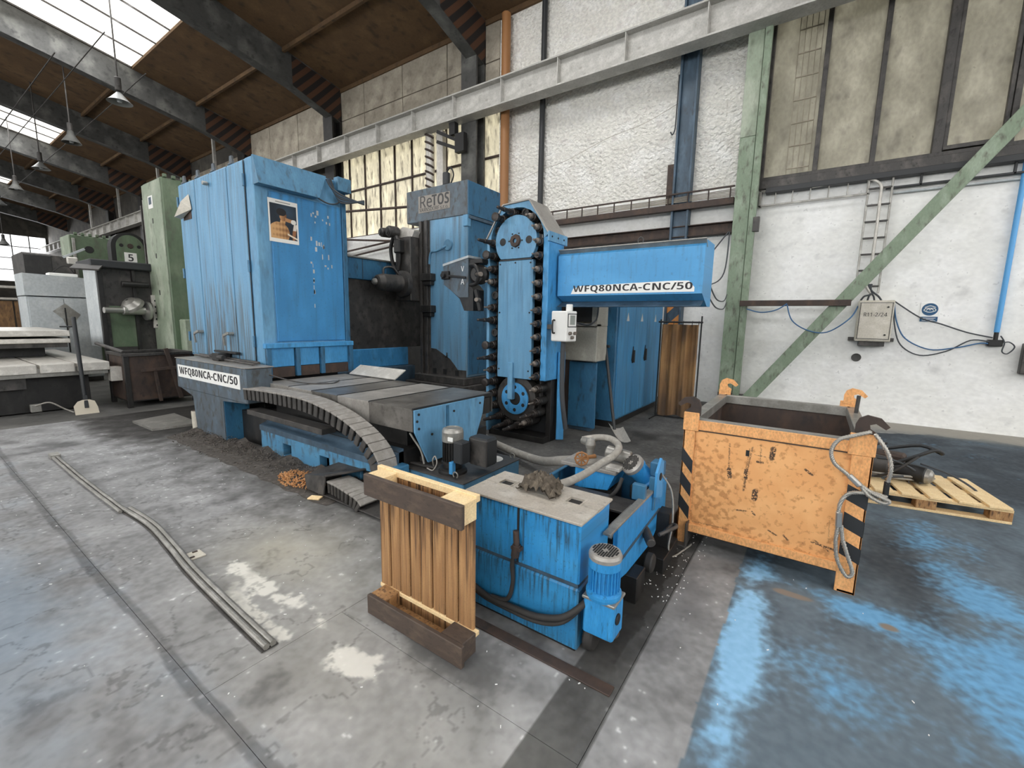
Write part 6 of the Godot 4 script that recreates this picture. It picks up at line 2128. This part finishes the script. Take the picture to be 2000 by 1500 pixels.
func floor_things() -> void:
	# pallet with an old pump and hoses, turned a little
	var o := thing("pallet", "new pale wooden pallet on the blue floor beyond the orange crate", "pallet", Vector3(0.88, 0, -5.45), 9.0)
	for k in 6:
		part(o, "deck_board", mb().bx(-0.56 + k * 0.19, -0.56 + k * 0.19 + 0.145, 0.122, 0.144, -0.38, 0.4, 0.003), M.wood_pale)
	for z in [-0.33, 0.0, 0.33]:
		part(o, "stringer", mb().bx(-0.55, 0.55, 0.1, 0.122, z - 0.05, z + 0.05, 0.002), M.wood_pale)
		for x in [-0.5, 0.0, 0.48]:
			part(o, "block", mb().bx(x - 0.07, x + 0.07, 0.022, 0.1, z - 0.05, z + 0.05, 0.003), M.wood)
	for z in [-0.33, 0.0, 0.33]:
		part(o, "runner", mb().bx(-0.55, 0.55, 0.0, 0.022, z - 0.05, z + 0.05, 0.002), M.wood_pale)
	o = thing("old_pump", "greasy old pump motor with a bent handle lying on the pallet", "pump", Vector3(0.8, 0.144, -5.5), -15.0)
	var b := mb()
	b.lathe([Vector2(0, 0), Vector2(0.085, 0.0), Vector2(0.1, 0.02), Vector2(0.1, 0.2), Vector2(0.085, 0.22), Vector2(0.085, 0.24)], Vector3(-0.28, 0.1, 0), Vector3(1, -0.02, 0.1), 20)
	part(o, "housing", b, M.dark_steel)
	b = mb()
	b.lathe([Vector2(0.08, 0.24), Vector2(0.078, 0.46), Vector2(0.06, 0.48), Vector2(0, 0.48)], Vector3(-0.28, 0.1, 0), Vector3(1, -0.02, 0.1), 20)
	part(o, "motor", b, M.black)
	part(o, "end_cap", mb().lathe([Vector2(0.07, 0.47), Vector2(0.065, 0.5), Vector2(0.04, 0.52), Vector2(0, 0.525)], Vector3(-0.28, 0.1, 0), Vector3(1, -0.02, 0.1), 18), M.steel)
	b = mb()
	b.tube(curve([Vector3(-0.1, 0.12, 0.08), Vector3(0.1, 0.26, 0.06), Vector3(0.22, 0.34, 0.02), Vector3(0.26, 0.3, -0.06), Vector3(0.1, 0.33, -0.14), Vector3(-0.15, 0.24, -0.14)], 4), 0.016, 8)
	part(o, "handle", b, M.black_paint)
	b = mb()
	b.bx(-0.3, 0.0, 0.02, 0.2, -0.3, -0.12, 0.02)
	b.cyl(Vector3(-0.3, 0.18, -0.2), Vector3(-0.36, 0.24, -0.15), 0.05)
	part(o, "gearbox", b, M.rust)
	o = thing("hose_coil", "tangle of thin dark hoses around the pump on the pallet", "hose", Vector3(0.78, 0.15, -5.5))
	var f := [[0.28, 0.2, 0.02, M.hose], [0.3, 0.26, 0.1, M.cable], [0.24, 0.24, 0.2, M.cable], [0.33, 0.2, 0.05, M.hose], [0.2, 0.3, 0.24, M.rubber]]
	for k in f.size():
		var p := []
		for i in 15:
			var a := TAU * i / 14.0 * 0.92 + k * 1.3
			p.append(Vector3(0.72 + f[k][0] * cos(a), 0.165 + f[k][2] * (0.5 + 0.5 * sin(a * 1.5 + k)), -5.55 + f[k][1] * sin(a)))
		part(o, "hose", mb().tube(curve(p, 3), 0.011, 6), f[k][3])
	part(o, "loose_end", mb().tube(curve([Vector3(0.95, 0.3, -5.6), Vector3(1.15, 0.25, -5.55), Vector3(1.3, 0.17, -5.5), Vector3(1.45, 0.03, -5.6), Vector3(1.52, 0.015, -5.75)]), 0.009, 6), M.cable)
	single("hose", "short black hose end lying on the floor behind the pallet", "hose", mb().tube(curve([Vector3(1.33, 0.03, -6.0), Vector3(1.42, 0.05, -5.95), Vector3(1.5, 0.03, -5.82)]), 0.022, 8), M.black)
	# two bent guide rails lying on the floor
	o = thing("bent_rail", "long bent steel guide rail on the floor, nearest piece", "rail", Vector3(-3.2, 0, -0.95))
	var path := curve([Vector3(-4.48, 0.02, -1.0), Vector3(-4.0, 0.02, -1.02), Vector3(-3.5, 0.02, -0.99), Vector3(-3.07, 0.02, -0.955), Vector3(-2.5, 0.02, -0.93), Vector3(-2.03, 0.02, -0.915)])
	for s in [-0.016, 0.016]:
		b = mb()
		var p := []
		for q in path:
			p.append(q + Vector3(0, 0.002, s))
		b.tube(p, 0.016, 8)
		part(o, "rail_tube", b, M.steel)
	b = mb()
	for k in path.size() - 1:
		b.bar(path[k] - Vector3(0, 0.014, 0), path[k + 1] - Vector3(0, 0.014, 0), 0.078, 0.006, Vector3.UP, 0.0)
	part(o, "web", b, M.dark_steel)
	o = thing("bent_rail", "shorter steel guide rail on the floor, farther piece by the white flecks", "rail", Vector3(-5.6, 0, -0.95))
	path = curve([Vector3(-6.8, 0.02, -0.955), Vector3(-5.6, 0.02, -0.95), Vector3(-4.46, 0.02, -0.965)])
	for s in [-0.016, 0.016]:
		b = mb()
		var p := []
		for q in path:
			p.append(q + Vector3(0, 0, s))
		b.tube(p, 0.014, 8)
		part(o, "rail_tube", b, M.steel)
	part(o, "end_block", mb().bx(-6.88, -6.74, 0.0, 0.05, -1.0, -0.92), M.steel)
	single("floor_plate", "thick dark steel plate lying on the floor beyond the console foot", "plate", mb().ext([Vector2(-8.18, -1.99), Vector2(-7.4, -2.0), Vector2(-7.3, -2.55), Vector2(-8.35, -2.56)], "y", 0.0, 0.03), M.steel)
	o = thing("metal_can", "small dented cream can on the floor against the console's foot", "can", Vector3(-7.0, 0, -2.4))
	part(o, "body", mb().lathe([Vector2(0, 0), Vector2(0.055, 0.0), Vector2(0.055, 0.27), Vector2(0.05, 0.275), Vector2(0.048, 0.25), Vector2(0, 0.25)], Vector3(-7.0, 0, -2.4), Vector3(-0.05, 1, 0), 16), M.cream)
	part(o, "lid", mb().cyl(Vector3(-7.015, 0.27, -2.4), Vector3(-7.016, 0.285, -2.4), 0.045), M.rust)
	single("trench_edge", "flat steel edging strip let into the floor along the coolant tank", "strip", mb().bx(-2.0, -0.58, 0.0, 0.008, -1.68, -1.62, 0.002), M.rust)


func second_machine() -> void:
	# shovel against the plate table
	var o := thing("shovel", "shovel with a pale blade standing upright against the grey plate table", "shovel", Vector3(-9.48, 0, -1.76))
	part(o, "handle", mb().cyl(Vector3(-9.62, 1.53, -1.765), Vector3(-9.47, 0.14, -1.755), 0.028), M.black_paint)
	part(o, "crossbar", mb().cyl(Vector3(-9.63, 1.38, -1.75), Vector3(-9.63, 1.38, -1.6), 0.012), M.black_paint)
	var b := mb()
	var outline := [Vector2(-1.89, 0.1), Vector2(-1.9, 0.0), Vector2(-1.62, 0.0), Vector2(-1.61, 0.14), Vector2(-1.66, 0.21), Vector2(-1.72, 0.23), Vector2(-1.8, 0.23), Vector2(-1.86, 0.2)]
	b.ext(outline, "x", -9.455, -9.44)
	part(o, "blade", b, M.shovel_blade)
	part(o, "socket", mb().bar(Vector3(-9.46, 0.3, -1.757), Vector3(-9.435, 0.1, -1.757), 0.05, 0.02, Vector3.RIGHT), M.black_paint)
	# scrap bin
	o = thing("scrap_bin", "dark rusty open scrap bin behind the upright shovel", "bin", Vector3(-10.0, 0, -2.75))
	var x0 := -10.4
	var x1 := -9.5
	var z0 := -3.25
	var z1 := -2.3
	part(o, "front_wall", mb().bx(x1 - 0.02, x1, 0.12, 0.88, z0, z1), M.rust)
	part(o, "near_wall", mb().bx(x0, x1, 0.12, 0.88, z1 - 0.02, z1), M.rust)
	part(o, "back_wall", mb().bx(x0, x0 + 0.02, 0.12, 0.88, z0, z1), M.oily)
	part(o, "far_wall", mb().bx(x0, x1, 0.12, 0.88, z0, z0 + 0.02), M.oily)
	part(o, "bottom", mb().bx(x0, x1, 0.1, 0.12, z0, z1), M.oily)
	b = mb()
	b.bx(x1 - 0.04, x1 + 0.03, 0.88, 0.93, z0 - 0.02, z1 + 0.03)
	b.bx(x0 - 0.03, x1, 0.88, 0.93, z1 - 0.03, z1 + 0.03)
	b.bx(x0 - 0.03, x0 + 0.03, 0.88, 0.93, z0 - 0.02, z1)
	b.bx(x0, x1, 0.88, 0.93, z0 - 0.03, z0 + 0.03)
	part(o, "rim", b, M.dark_steel)
	for p in [[x1, z1], [x0, z1], [x1, z0], [x0, z0]]:
		part(o, "corner_post", mb().bx(p[0] - 0.05, p[0] + 0.02, 0, 0.9, p[1] - 0.05, p[1] + 0.02), M.oily)
	b = mb()
	b.bar(Vector3(-9.42, 0.08, -2.72), Vector3(-9.44, 0.62, -2.68), 0.04, 0.05)
	b.bar(Vector3(-9.42, 0.1, -3.02), Vector3(-9.44, 1.0, -2.86), 0.05, 0.06)
	b.bar(Vector3(-9.43, 0.63, -2.48), Vector3(-9.43, 0.66, -3.1), 0.05, 0.05)
	part(o, "clamp_bars", b, M.rust)
	part(o, "pipe", mb().cyl(Vector3(-10.6, 1.06, -2.2), Vector3(-9.6, 0.95, -2.32), 0.03), M.dark_steel)
	# plate table of the next machine, with a slab on it
	o = thing("plate_table", "big grey slotted plate table on dark legs at the frame's edge", "table", Vector3(-11.5, 0, -1.0))
	for k in 5:
		part(o, "plate_strip", mb().bx(-13.6, -9.7, 0.66, 0.8, -2.15 + k * 0.42, -1.76 + k * 0.42, 0.01), M.pale_steel)
	part(o, "core", mb().bx(-13.6, -9.74, 0.6, 0.74, -2.13, -0.06), M.steel)
	b = mb()
	b.bx(-13.3, -10.1, 0.02, 0.6, -1.95, -0.2)
	part(o, "base", b, M.oily)
	part(o, "jack", mb().bx(-9.98, -9.86, 0.42, 0.6, -1.2, -0.9), M.dark_steel)
	part(o, "end_block", mb().bx(-9.9, -9.72, 0.46, 0.7, -2.4, -2.15), M.pale_steel)
	o = thing("steel_slab", "pale steel slab on dark spacers lying on the plate table", "slab", Vector3(-11.8, 0.8, -1.2))
	part(o, "slab", mb().bx(-13.6, -11.0, 1.18, 1.28, -1.95, 0.2, 0.01), M.pale_steel)
	part(o, "lower_slab", mb().bx(-13.6, -11.02, 1.06, 1.14, -1.95, 0.2, 0.01), M.pale_steel)
	part(o, "spacer", mb().bx(-13.5, -11.1, 0.98, 1.06, -1.92, 0.1), M.dark_steel)
	part(o, "feet", mb().bx(-13.4, -11.6, 0.8, 0.98, -1.7, 0.0), M.oily)
	o = thing("junction_box", "small grey box with a cable on the floor under the plate table", "box", Vector3(-9.85, 0.0, -1.25))
	part(o, "body", mb().bx(-9.9, -9.8, 0.06, 0.18, -1.32, -1.2, 0.008), M.steel)
	part(o, "cable", mb().tube(curve([Vector3(-9.8, 0.16, -1.25), Vector3(-9.75, 0.2, -1.4), Vector3(-9.75, 0.08, -1.55), Vector3(-9.7, 0.01, -1.65)]), 0.012, 6), M.hose)
	# splash guard with spindle
	o = thing("splash_guard", "dark splash guard with overhanging canopy and shiny spindle by the green column", "machine guard", Vector3(-12.0, 0.3, -2.9))
	part(o, "back_panel", mb().bx(-12.06, -12.0, 0.4, 2.55, -3.55, -2.62), M.dark_steel)
	part(o, "green_patch", mb().bx(-12.02, -11.995, 0.9, 1.75, -3.2, -2.75), M.green)
	part(o, "side_sheet", mb().bx(-12.9, -12.02, 0.9, 2.5, -2.66, -2.6), M.grey_cab)
	part(o, "canopy", mb().bx(-12.9, -11.85, 2.5, 2.66, -3.75, -2.5, 0.02), M.black_paint)
	part(o, "canopy_lip", mb().bar(Vector3(-11.9, 2.53, -2.5), Vector3(-11.3, 2.4, -2.3), 0.4, 0.03), M.dark_steel)
	b = mb()
	b.bx(-12.0, -11.9, 0.3, 2.5, -2.68, -2.6)
	b.bx(-12.0, -11.9, 0.3, 2.5, -3.2, -3.15)
	b.bx(-12.0, -11.8, 0.3, 2.6, -3.6, -3.48)
	part(o, "frame", b, M.oily)
	part(o, "guide_bar", mb().bx(-11.88, -11.8, 1.3, 2.0, -3.52, -3.42), M.pale_steel)
	for k in 5:
		part(o, "bolt", mb().cyl(Vector3(-11.8, 1.36 + k * 0.13, -3.47), Vector3(-11.79, 1.36 + k * 0.13, -3.47), 0.02, 8), M.black)
	b = mb()
	b.lathe([Vector2(0, 0.75), Vector2(0.06, 0.75), Vector2(0.06, 0.45), Vector2(0.09, 0.44), Vector2(0.09, 0.08), Vector2(0.2, 0.05), Vector2(0.2, 0.0)], Vector3(-11.85, 1.66, -3.35), Vector3(0.15, 0, 1), 18)
	part(o, "spindle", b, M.chrome)
	b = mb()
	b.lathe([Vector2(0.02, 0.18), Vector2(0.12, 0.14), Vector2(0.2, 0.06), Vector2(0.22, 0.0)], Vector3(-11.85, 1.75, -3.1), Vector3(0.3, 0.6, 0.5), 18)
	part(o, "spindle_hood", b, M.steel)
	part(o, "valve_rail", mb().cyl(Vector3(-11.85, 2.2, -2.95), Vector3(-11.85, 2.2, -3.4), 0.06), M.oily)
	# green columns
	o = thing("green_column", "tall green machine column beside the blue control cabinet", "machine column", Vector3(-11.4, 0, -4.2))
	part(o, "shaft", mb().bx(-12.0, -10.95, 0.3, 4.3, -5.0, -3.5, 0.02), M.green)
	part(o, "lit_face", mb().bx(-11.98, -10.97, 0.3, 4.26, -3.5, -3.475, 0.006), M.green_light)  # paler green sheet: the lit side is put into the colour
	part(o, "lower_block", mb().bx(-10.98, -10.7, 0.3, 1.5, -4.9, -3.6, 0.02), M.green_light)
	part(o, "notch", mb().bx(-10.7, -10.69, 0.7, 1.0, -4.2, -3.95), M.black)
	b = mb()
	for k in 9:
		b.bx(-10.98, -10.92, 4.3, 4.36, -3.6 - k * 0.15, -3.54 - k * 0.15)
	part(o, "top_teeth", b, M.green)
	part(o, "notice", mb().bx(-11.65, -11.4, 3.75, 4.0, -3.475, -3.47), M.white)
	part(o, "notice_print", mb().bx(-11.6, -11.46, 3.83, 3.97, -3.47, -3.466), M.dark_blue_paint)
	for y in [3.45, 2.75, 2.0]:
		part(o, "slot", mb().bx(-11.5, -11.46, y, y + 0.1, -3.475, -3.47), M.black)
	part(o, "guideway", mb().bx(-12.1, -12.0, 0.4, 4.0, -3.6, -3.5), M.steel)
	part(o, "rail", mb().bx(-12.25, -12.2, 0.4, 3.9, -3.6, -3.5), M.dark_steel)
	o = thing("green_column", "shorter green machine column rising behind the splash guard's canopy", "machine column", Vector3(-16.5, 0, -3.5))
	part(o, "shaft", mb().bx(-16.9, -16.0, 0.3, 3.6, -4.4, -3.06, 0.02), M.green)
	part(o, "lit_face", mb().bx(-16.9, -16.0, 0.3, 3.58, -3.06, -3.03), M.green_light)  # lit side of this column painted on in the paler green
	part(o, "port", mb().cyl(Vector3(-16.0, 3.25, -3.4), Vector3(-15.98, 3.25, -3.4), 0.09), M.black)
	b = mb()
	for k in 8:
		b.bx(-16.04, -15.98, 3.6, 3.66, -3.2 - k * 0.14, -3.14 - k * 0.14)
	part(o, "top_teeth", b, M.green)
	part(o, "guide_strip", mb().bx(-16.0, -15.96, 0.4, 3.5, -3.14, -3.08), M.steel)
	o = thing("tool_magazine", "small green tool magazine with black rim standing between the green columns", "tool magazine", Vector3(-14.5, 0, -3.7))
	b = mb()
	var rim := []
	var inner := []
	for k in 15:
		var a := PI * k / 14.0
		rim.append(Vector2(-3.75 + 0.36 * cos(a), 3.2 + 0.36 * sin(a)))
		inner.append(Vector2(-3.75 + 0.27 * cos(a), 3.2 + 0.3 * sin(a)))
	rim.append_array([Vector2(-4.11, 2.0), Vector2(-3.39, 2.0)])
	inner.append_array([Vector2(-4.02, 2.0), Vector2(-3.48, 2.0)])
	b.ext(rim, "x", -14.4, -14.1)
	part(o, "rim", b, M.black)
	part(o, "cover", mb().ext(inner, "x", -14.1, -14.08), M.green)
	for z in [-3.58, -3.92]:
		part(o, "port", mb().cyl(Vector3(-14.08, 3.24, z), Vector3(-14.07, 3.24, z), 0.04), M.black)
	part(o, "hub", mb().cyl(Vector3(-14.08, 3.24, -3.75), Vector3(-14.06, 3.24, -3.75), 0.06, 8), M.rust)
	part(o, "number_plate", mb().bx(-14.08, -14.07, 2.84, 3.08, -3.86, -3.62), M.white)
	lettering(o, "5", Vector3(-14.066, 2.96, -3.74), 0.1, 0.17, Vector3.RIGHT, M.dull_ink, true)
	part(o, "pedestal", mb().bx(-14.4, -14.1, 0, 2.0, -4.1, -3.4), M.green)
	# grey cabinet and dark machine head behind the table
	o = thing("grey_cabinet", "wide pale grey cabinet with two doors behind the plate table", "cabinet", Vector3(-14.4, 0, -2.3))
	part(o, "plinth", mb().bx(-14.85, -14.05, 0.0, 0.1, -2.98, -1.9), M.dark_steel)
	part(o, "body", mb().bx(-14.9, -14.02, 0.1, 1.93, -3.0, -1.87, 0.01), M.grey_cab)
	part(o, "hood", mb().ext([Vector2(-1.86, 1.95), Vector2(-3.02, 1.95), Vector2(-2.98, 2.38), Vector2(-1.86, 2.42)], "x", -14.9, -13.98), M.grey_cab)
	for z in [[-2.44, -1.9], [-2.98, -2.455]]:
		part(o, "door", mb().bx(-14.02, -14.0, 0.2, 1.9, z[0], z[1], 0.004), M.grey_cab)
	b = mb()
	b.ext([Vector2(-2.46, 1.8), Vector2(-2.25, 1.62), Vector2(-2.4, 1.45), Vector2(-2.46, 1.2), Vector2(-2.7, 1.55)], "x", -14.0, -13.997)
	part(o, "grease_mark", b, M.steel)
	part(o, "door_gap", mb().bx(-14.0, -13.99, 0.7, 1.7, -2.465, -2.44), M.black)
	o = thing("boring_machine", "dark boxy machine head standing behind the pale grey cabinet", "machine", Vector3(-15.6, 0, -2.6))
	part(o, "body", mb().bx(-16.2, -15.0, 0, 2.95, -2.9, -2.02, 0.03), M.dark_steel)
	part(o, "cover", mb().bx(-15.02, -14.98, 2.4, 2.9, -2.5, -2.05), M.oily)
	part(o, "bracket", mb().bar(Vector3(-15.0, 2.9, -2.7), Vector3(-15.0, 3.15, -3.1), 0.08, 0.05), M.grey_cab)
	part(o, "fitting", mb().bx(-15.0, -14.9, 2.75, 2.92, -2.95, -2.75, 0.02), M.pale_steel)
	o = thing("white_tray", "white tray with a wire handle on top of the pale grey cabinet", "tray", Vector3(-14.3, 2.4, -2.5))
	part(o, "tray", mb().bx(-14.4, -14.1, 2.4, 2.47, -2.75, -2.28, 0.01), M.white)
	part(o, "handle", mb().tube(curve([Vector3(-14.2, 2.47, -2.35), Vector3(-14.2, 2.62, -2.5), Vector3(-14.2, 2.63, -2.62), Vector3(-14.2, 2.47, -2.72)]), 0.012, 6), M.black)
	o = thing("storage_rack", "brown boarded storage rack far down the hall under the bright window", "rack", Vector3(-26, 0, -3.2))
	for k in 4:
		part(o, "board", mb().bx(-26.2, -26, 0.3, 2.0, -2.6 - k * 0.5, -2.15 - k * 0.5), M.curtain)
	for y in [2.05, 2.5, 0.25]:
		part(o, "shelf", mb().bx(-26.4, -25.9, y, y + 0.08, -6.2, -1.6), M.pale_steel)
	part(o, "dark_bay", mb().bx(-26.3, -26.1, 0.3, 2.0, -6.0, -4.2), M.black)
	part(o, "carton", mb().bx(-26.1, -25.9, 1.35, 1.6, -4.75, -4.3), M.cream)
	part(o, "crate", mb().bx(-26.1, -25.9, 0.4, 0.9, -5.0, -4.3), M.dark_steel)


func hall_fittings() -> void:
	# pendant lamps, unlit, on stems from the roof
	var lamps := [[-15.4, "dish-shaped unlit pendant lamp under the roof, nearest of the row"], [-20.3, "cone-shaped unlit pendant lamp in front of the nearest skylight"], [-24.9, "dish-shaped unlit pendant lamp beyond the nearest skylight"], [-30.1, "cone-shaped unlit pendant lamp at the second skylight's edge"], [-34.8, "dish-shaped unlit pendant lamp, fifth along the row"], [-41.0, "small cone-shaped unlit pendant lamp against the bright end window"]]
	for k in lamps.size():
		var y := 7.0 if k < 5 else 5.6
		var p := Vector3(lamps[k][0], y, -4.2 if k < 5 else -4.9)
		var o := thing("pendant_lamp", lamps[k][1], "lamp", p, INF, "")
		var b := mb()
		if k % 2 == 0:
			b.lathe([Vector2(0.05, 0.24), Vector2(0.08, 0.2), Vector2(0.15, 0.12), Vector2(0.2, 0.06), Vector2(0.27, 0.0), Vector2(0.26, 0.0), Vector2(0.19, 0.05), Vector2(0.14, 0.11), Vector2(0.05, 0.2)], p, Vector3.UP, 22)
		else:
			b.lathe([Vector2(0.05, 0.42), Vector2(0.08, 0.34), Vector2(0.11, 0.22), Vector2(0.25, 0.0), Vector2(0.24, 0.0), Vector2(0.1, 0.2), Vector2(0.05, 0.34)], p, Vector3.UP, 22)
		part(o, "shade", b, M.lamp_enamel if k % 2 == 0 else M.roof_beam)
		part(o, "neck", mb().cyl(p + Vector3(0, 0.28, 0), p + Vector3(0, 0.6, 0), 0.07), M.dark_steel)
		part(o, "stem", mb().cyl(p + Vector3(0, 0.55, 0), Vector3(p.x, roof_y(p.z) - 0.02, p.z), 0.018), M.dark_steel)
		part(o, "bulb", mb().lathe([Vector2(0, 0.0), Vector2(0.05, 0.01), Vector2(0.06, 0.06), Vector2(0.04, 0.13)], p, Vector3.UP, 14), M.grey_cab)
	# thin poles that carry the runway brackets, and wires slung under the roof
	for c in [[-21.8, "thin pale steel hanger by the nearest striped beam end"], [-28.3, "thin pale steel hanger behind the tall green column's top"], [-34.8, "thin steel hanger, third along the runway"], [-40.8, "thin steel hanger, farthest along the runway"]]:
		single("runway_hanger", c[1], "hanger", mb().bx(c[0] - 0.06, c[0] + 0.06, 7.26, 9.1, -9.0, -8.9), M.rail_steel)
	for w in [[-3.6, 8.55, "nearest thin wire slung along under the roof beams"], [-4.4, 7.9, "second thin wire slung lower under the roof beams"], [-2.6, 7.6, "third thin wire slung under the roof towards the end window"]]:
		single("roof_wire", w[2], "wire", mb().tube(curve([Vector3(-50, w[1], w[0]), Vector3(-36, w[1] - 0.15, w[0] - 0.2), Vector3(-22, w[1], w[0] - 0.4), Vector3(-16, w[1] + 0.3, w[0] - 0.6)]), 0.014, 5), M.dark_steel)
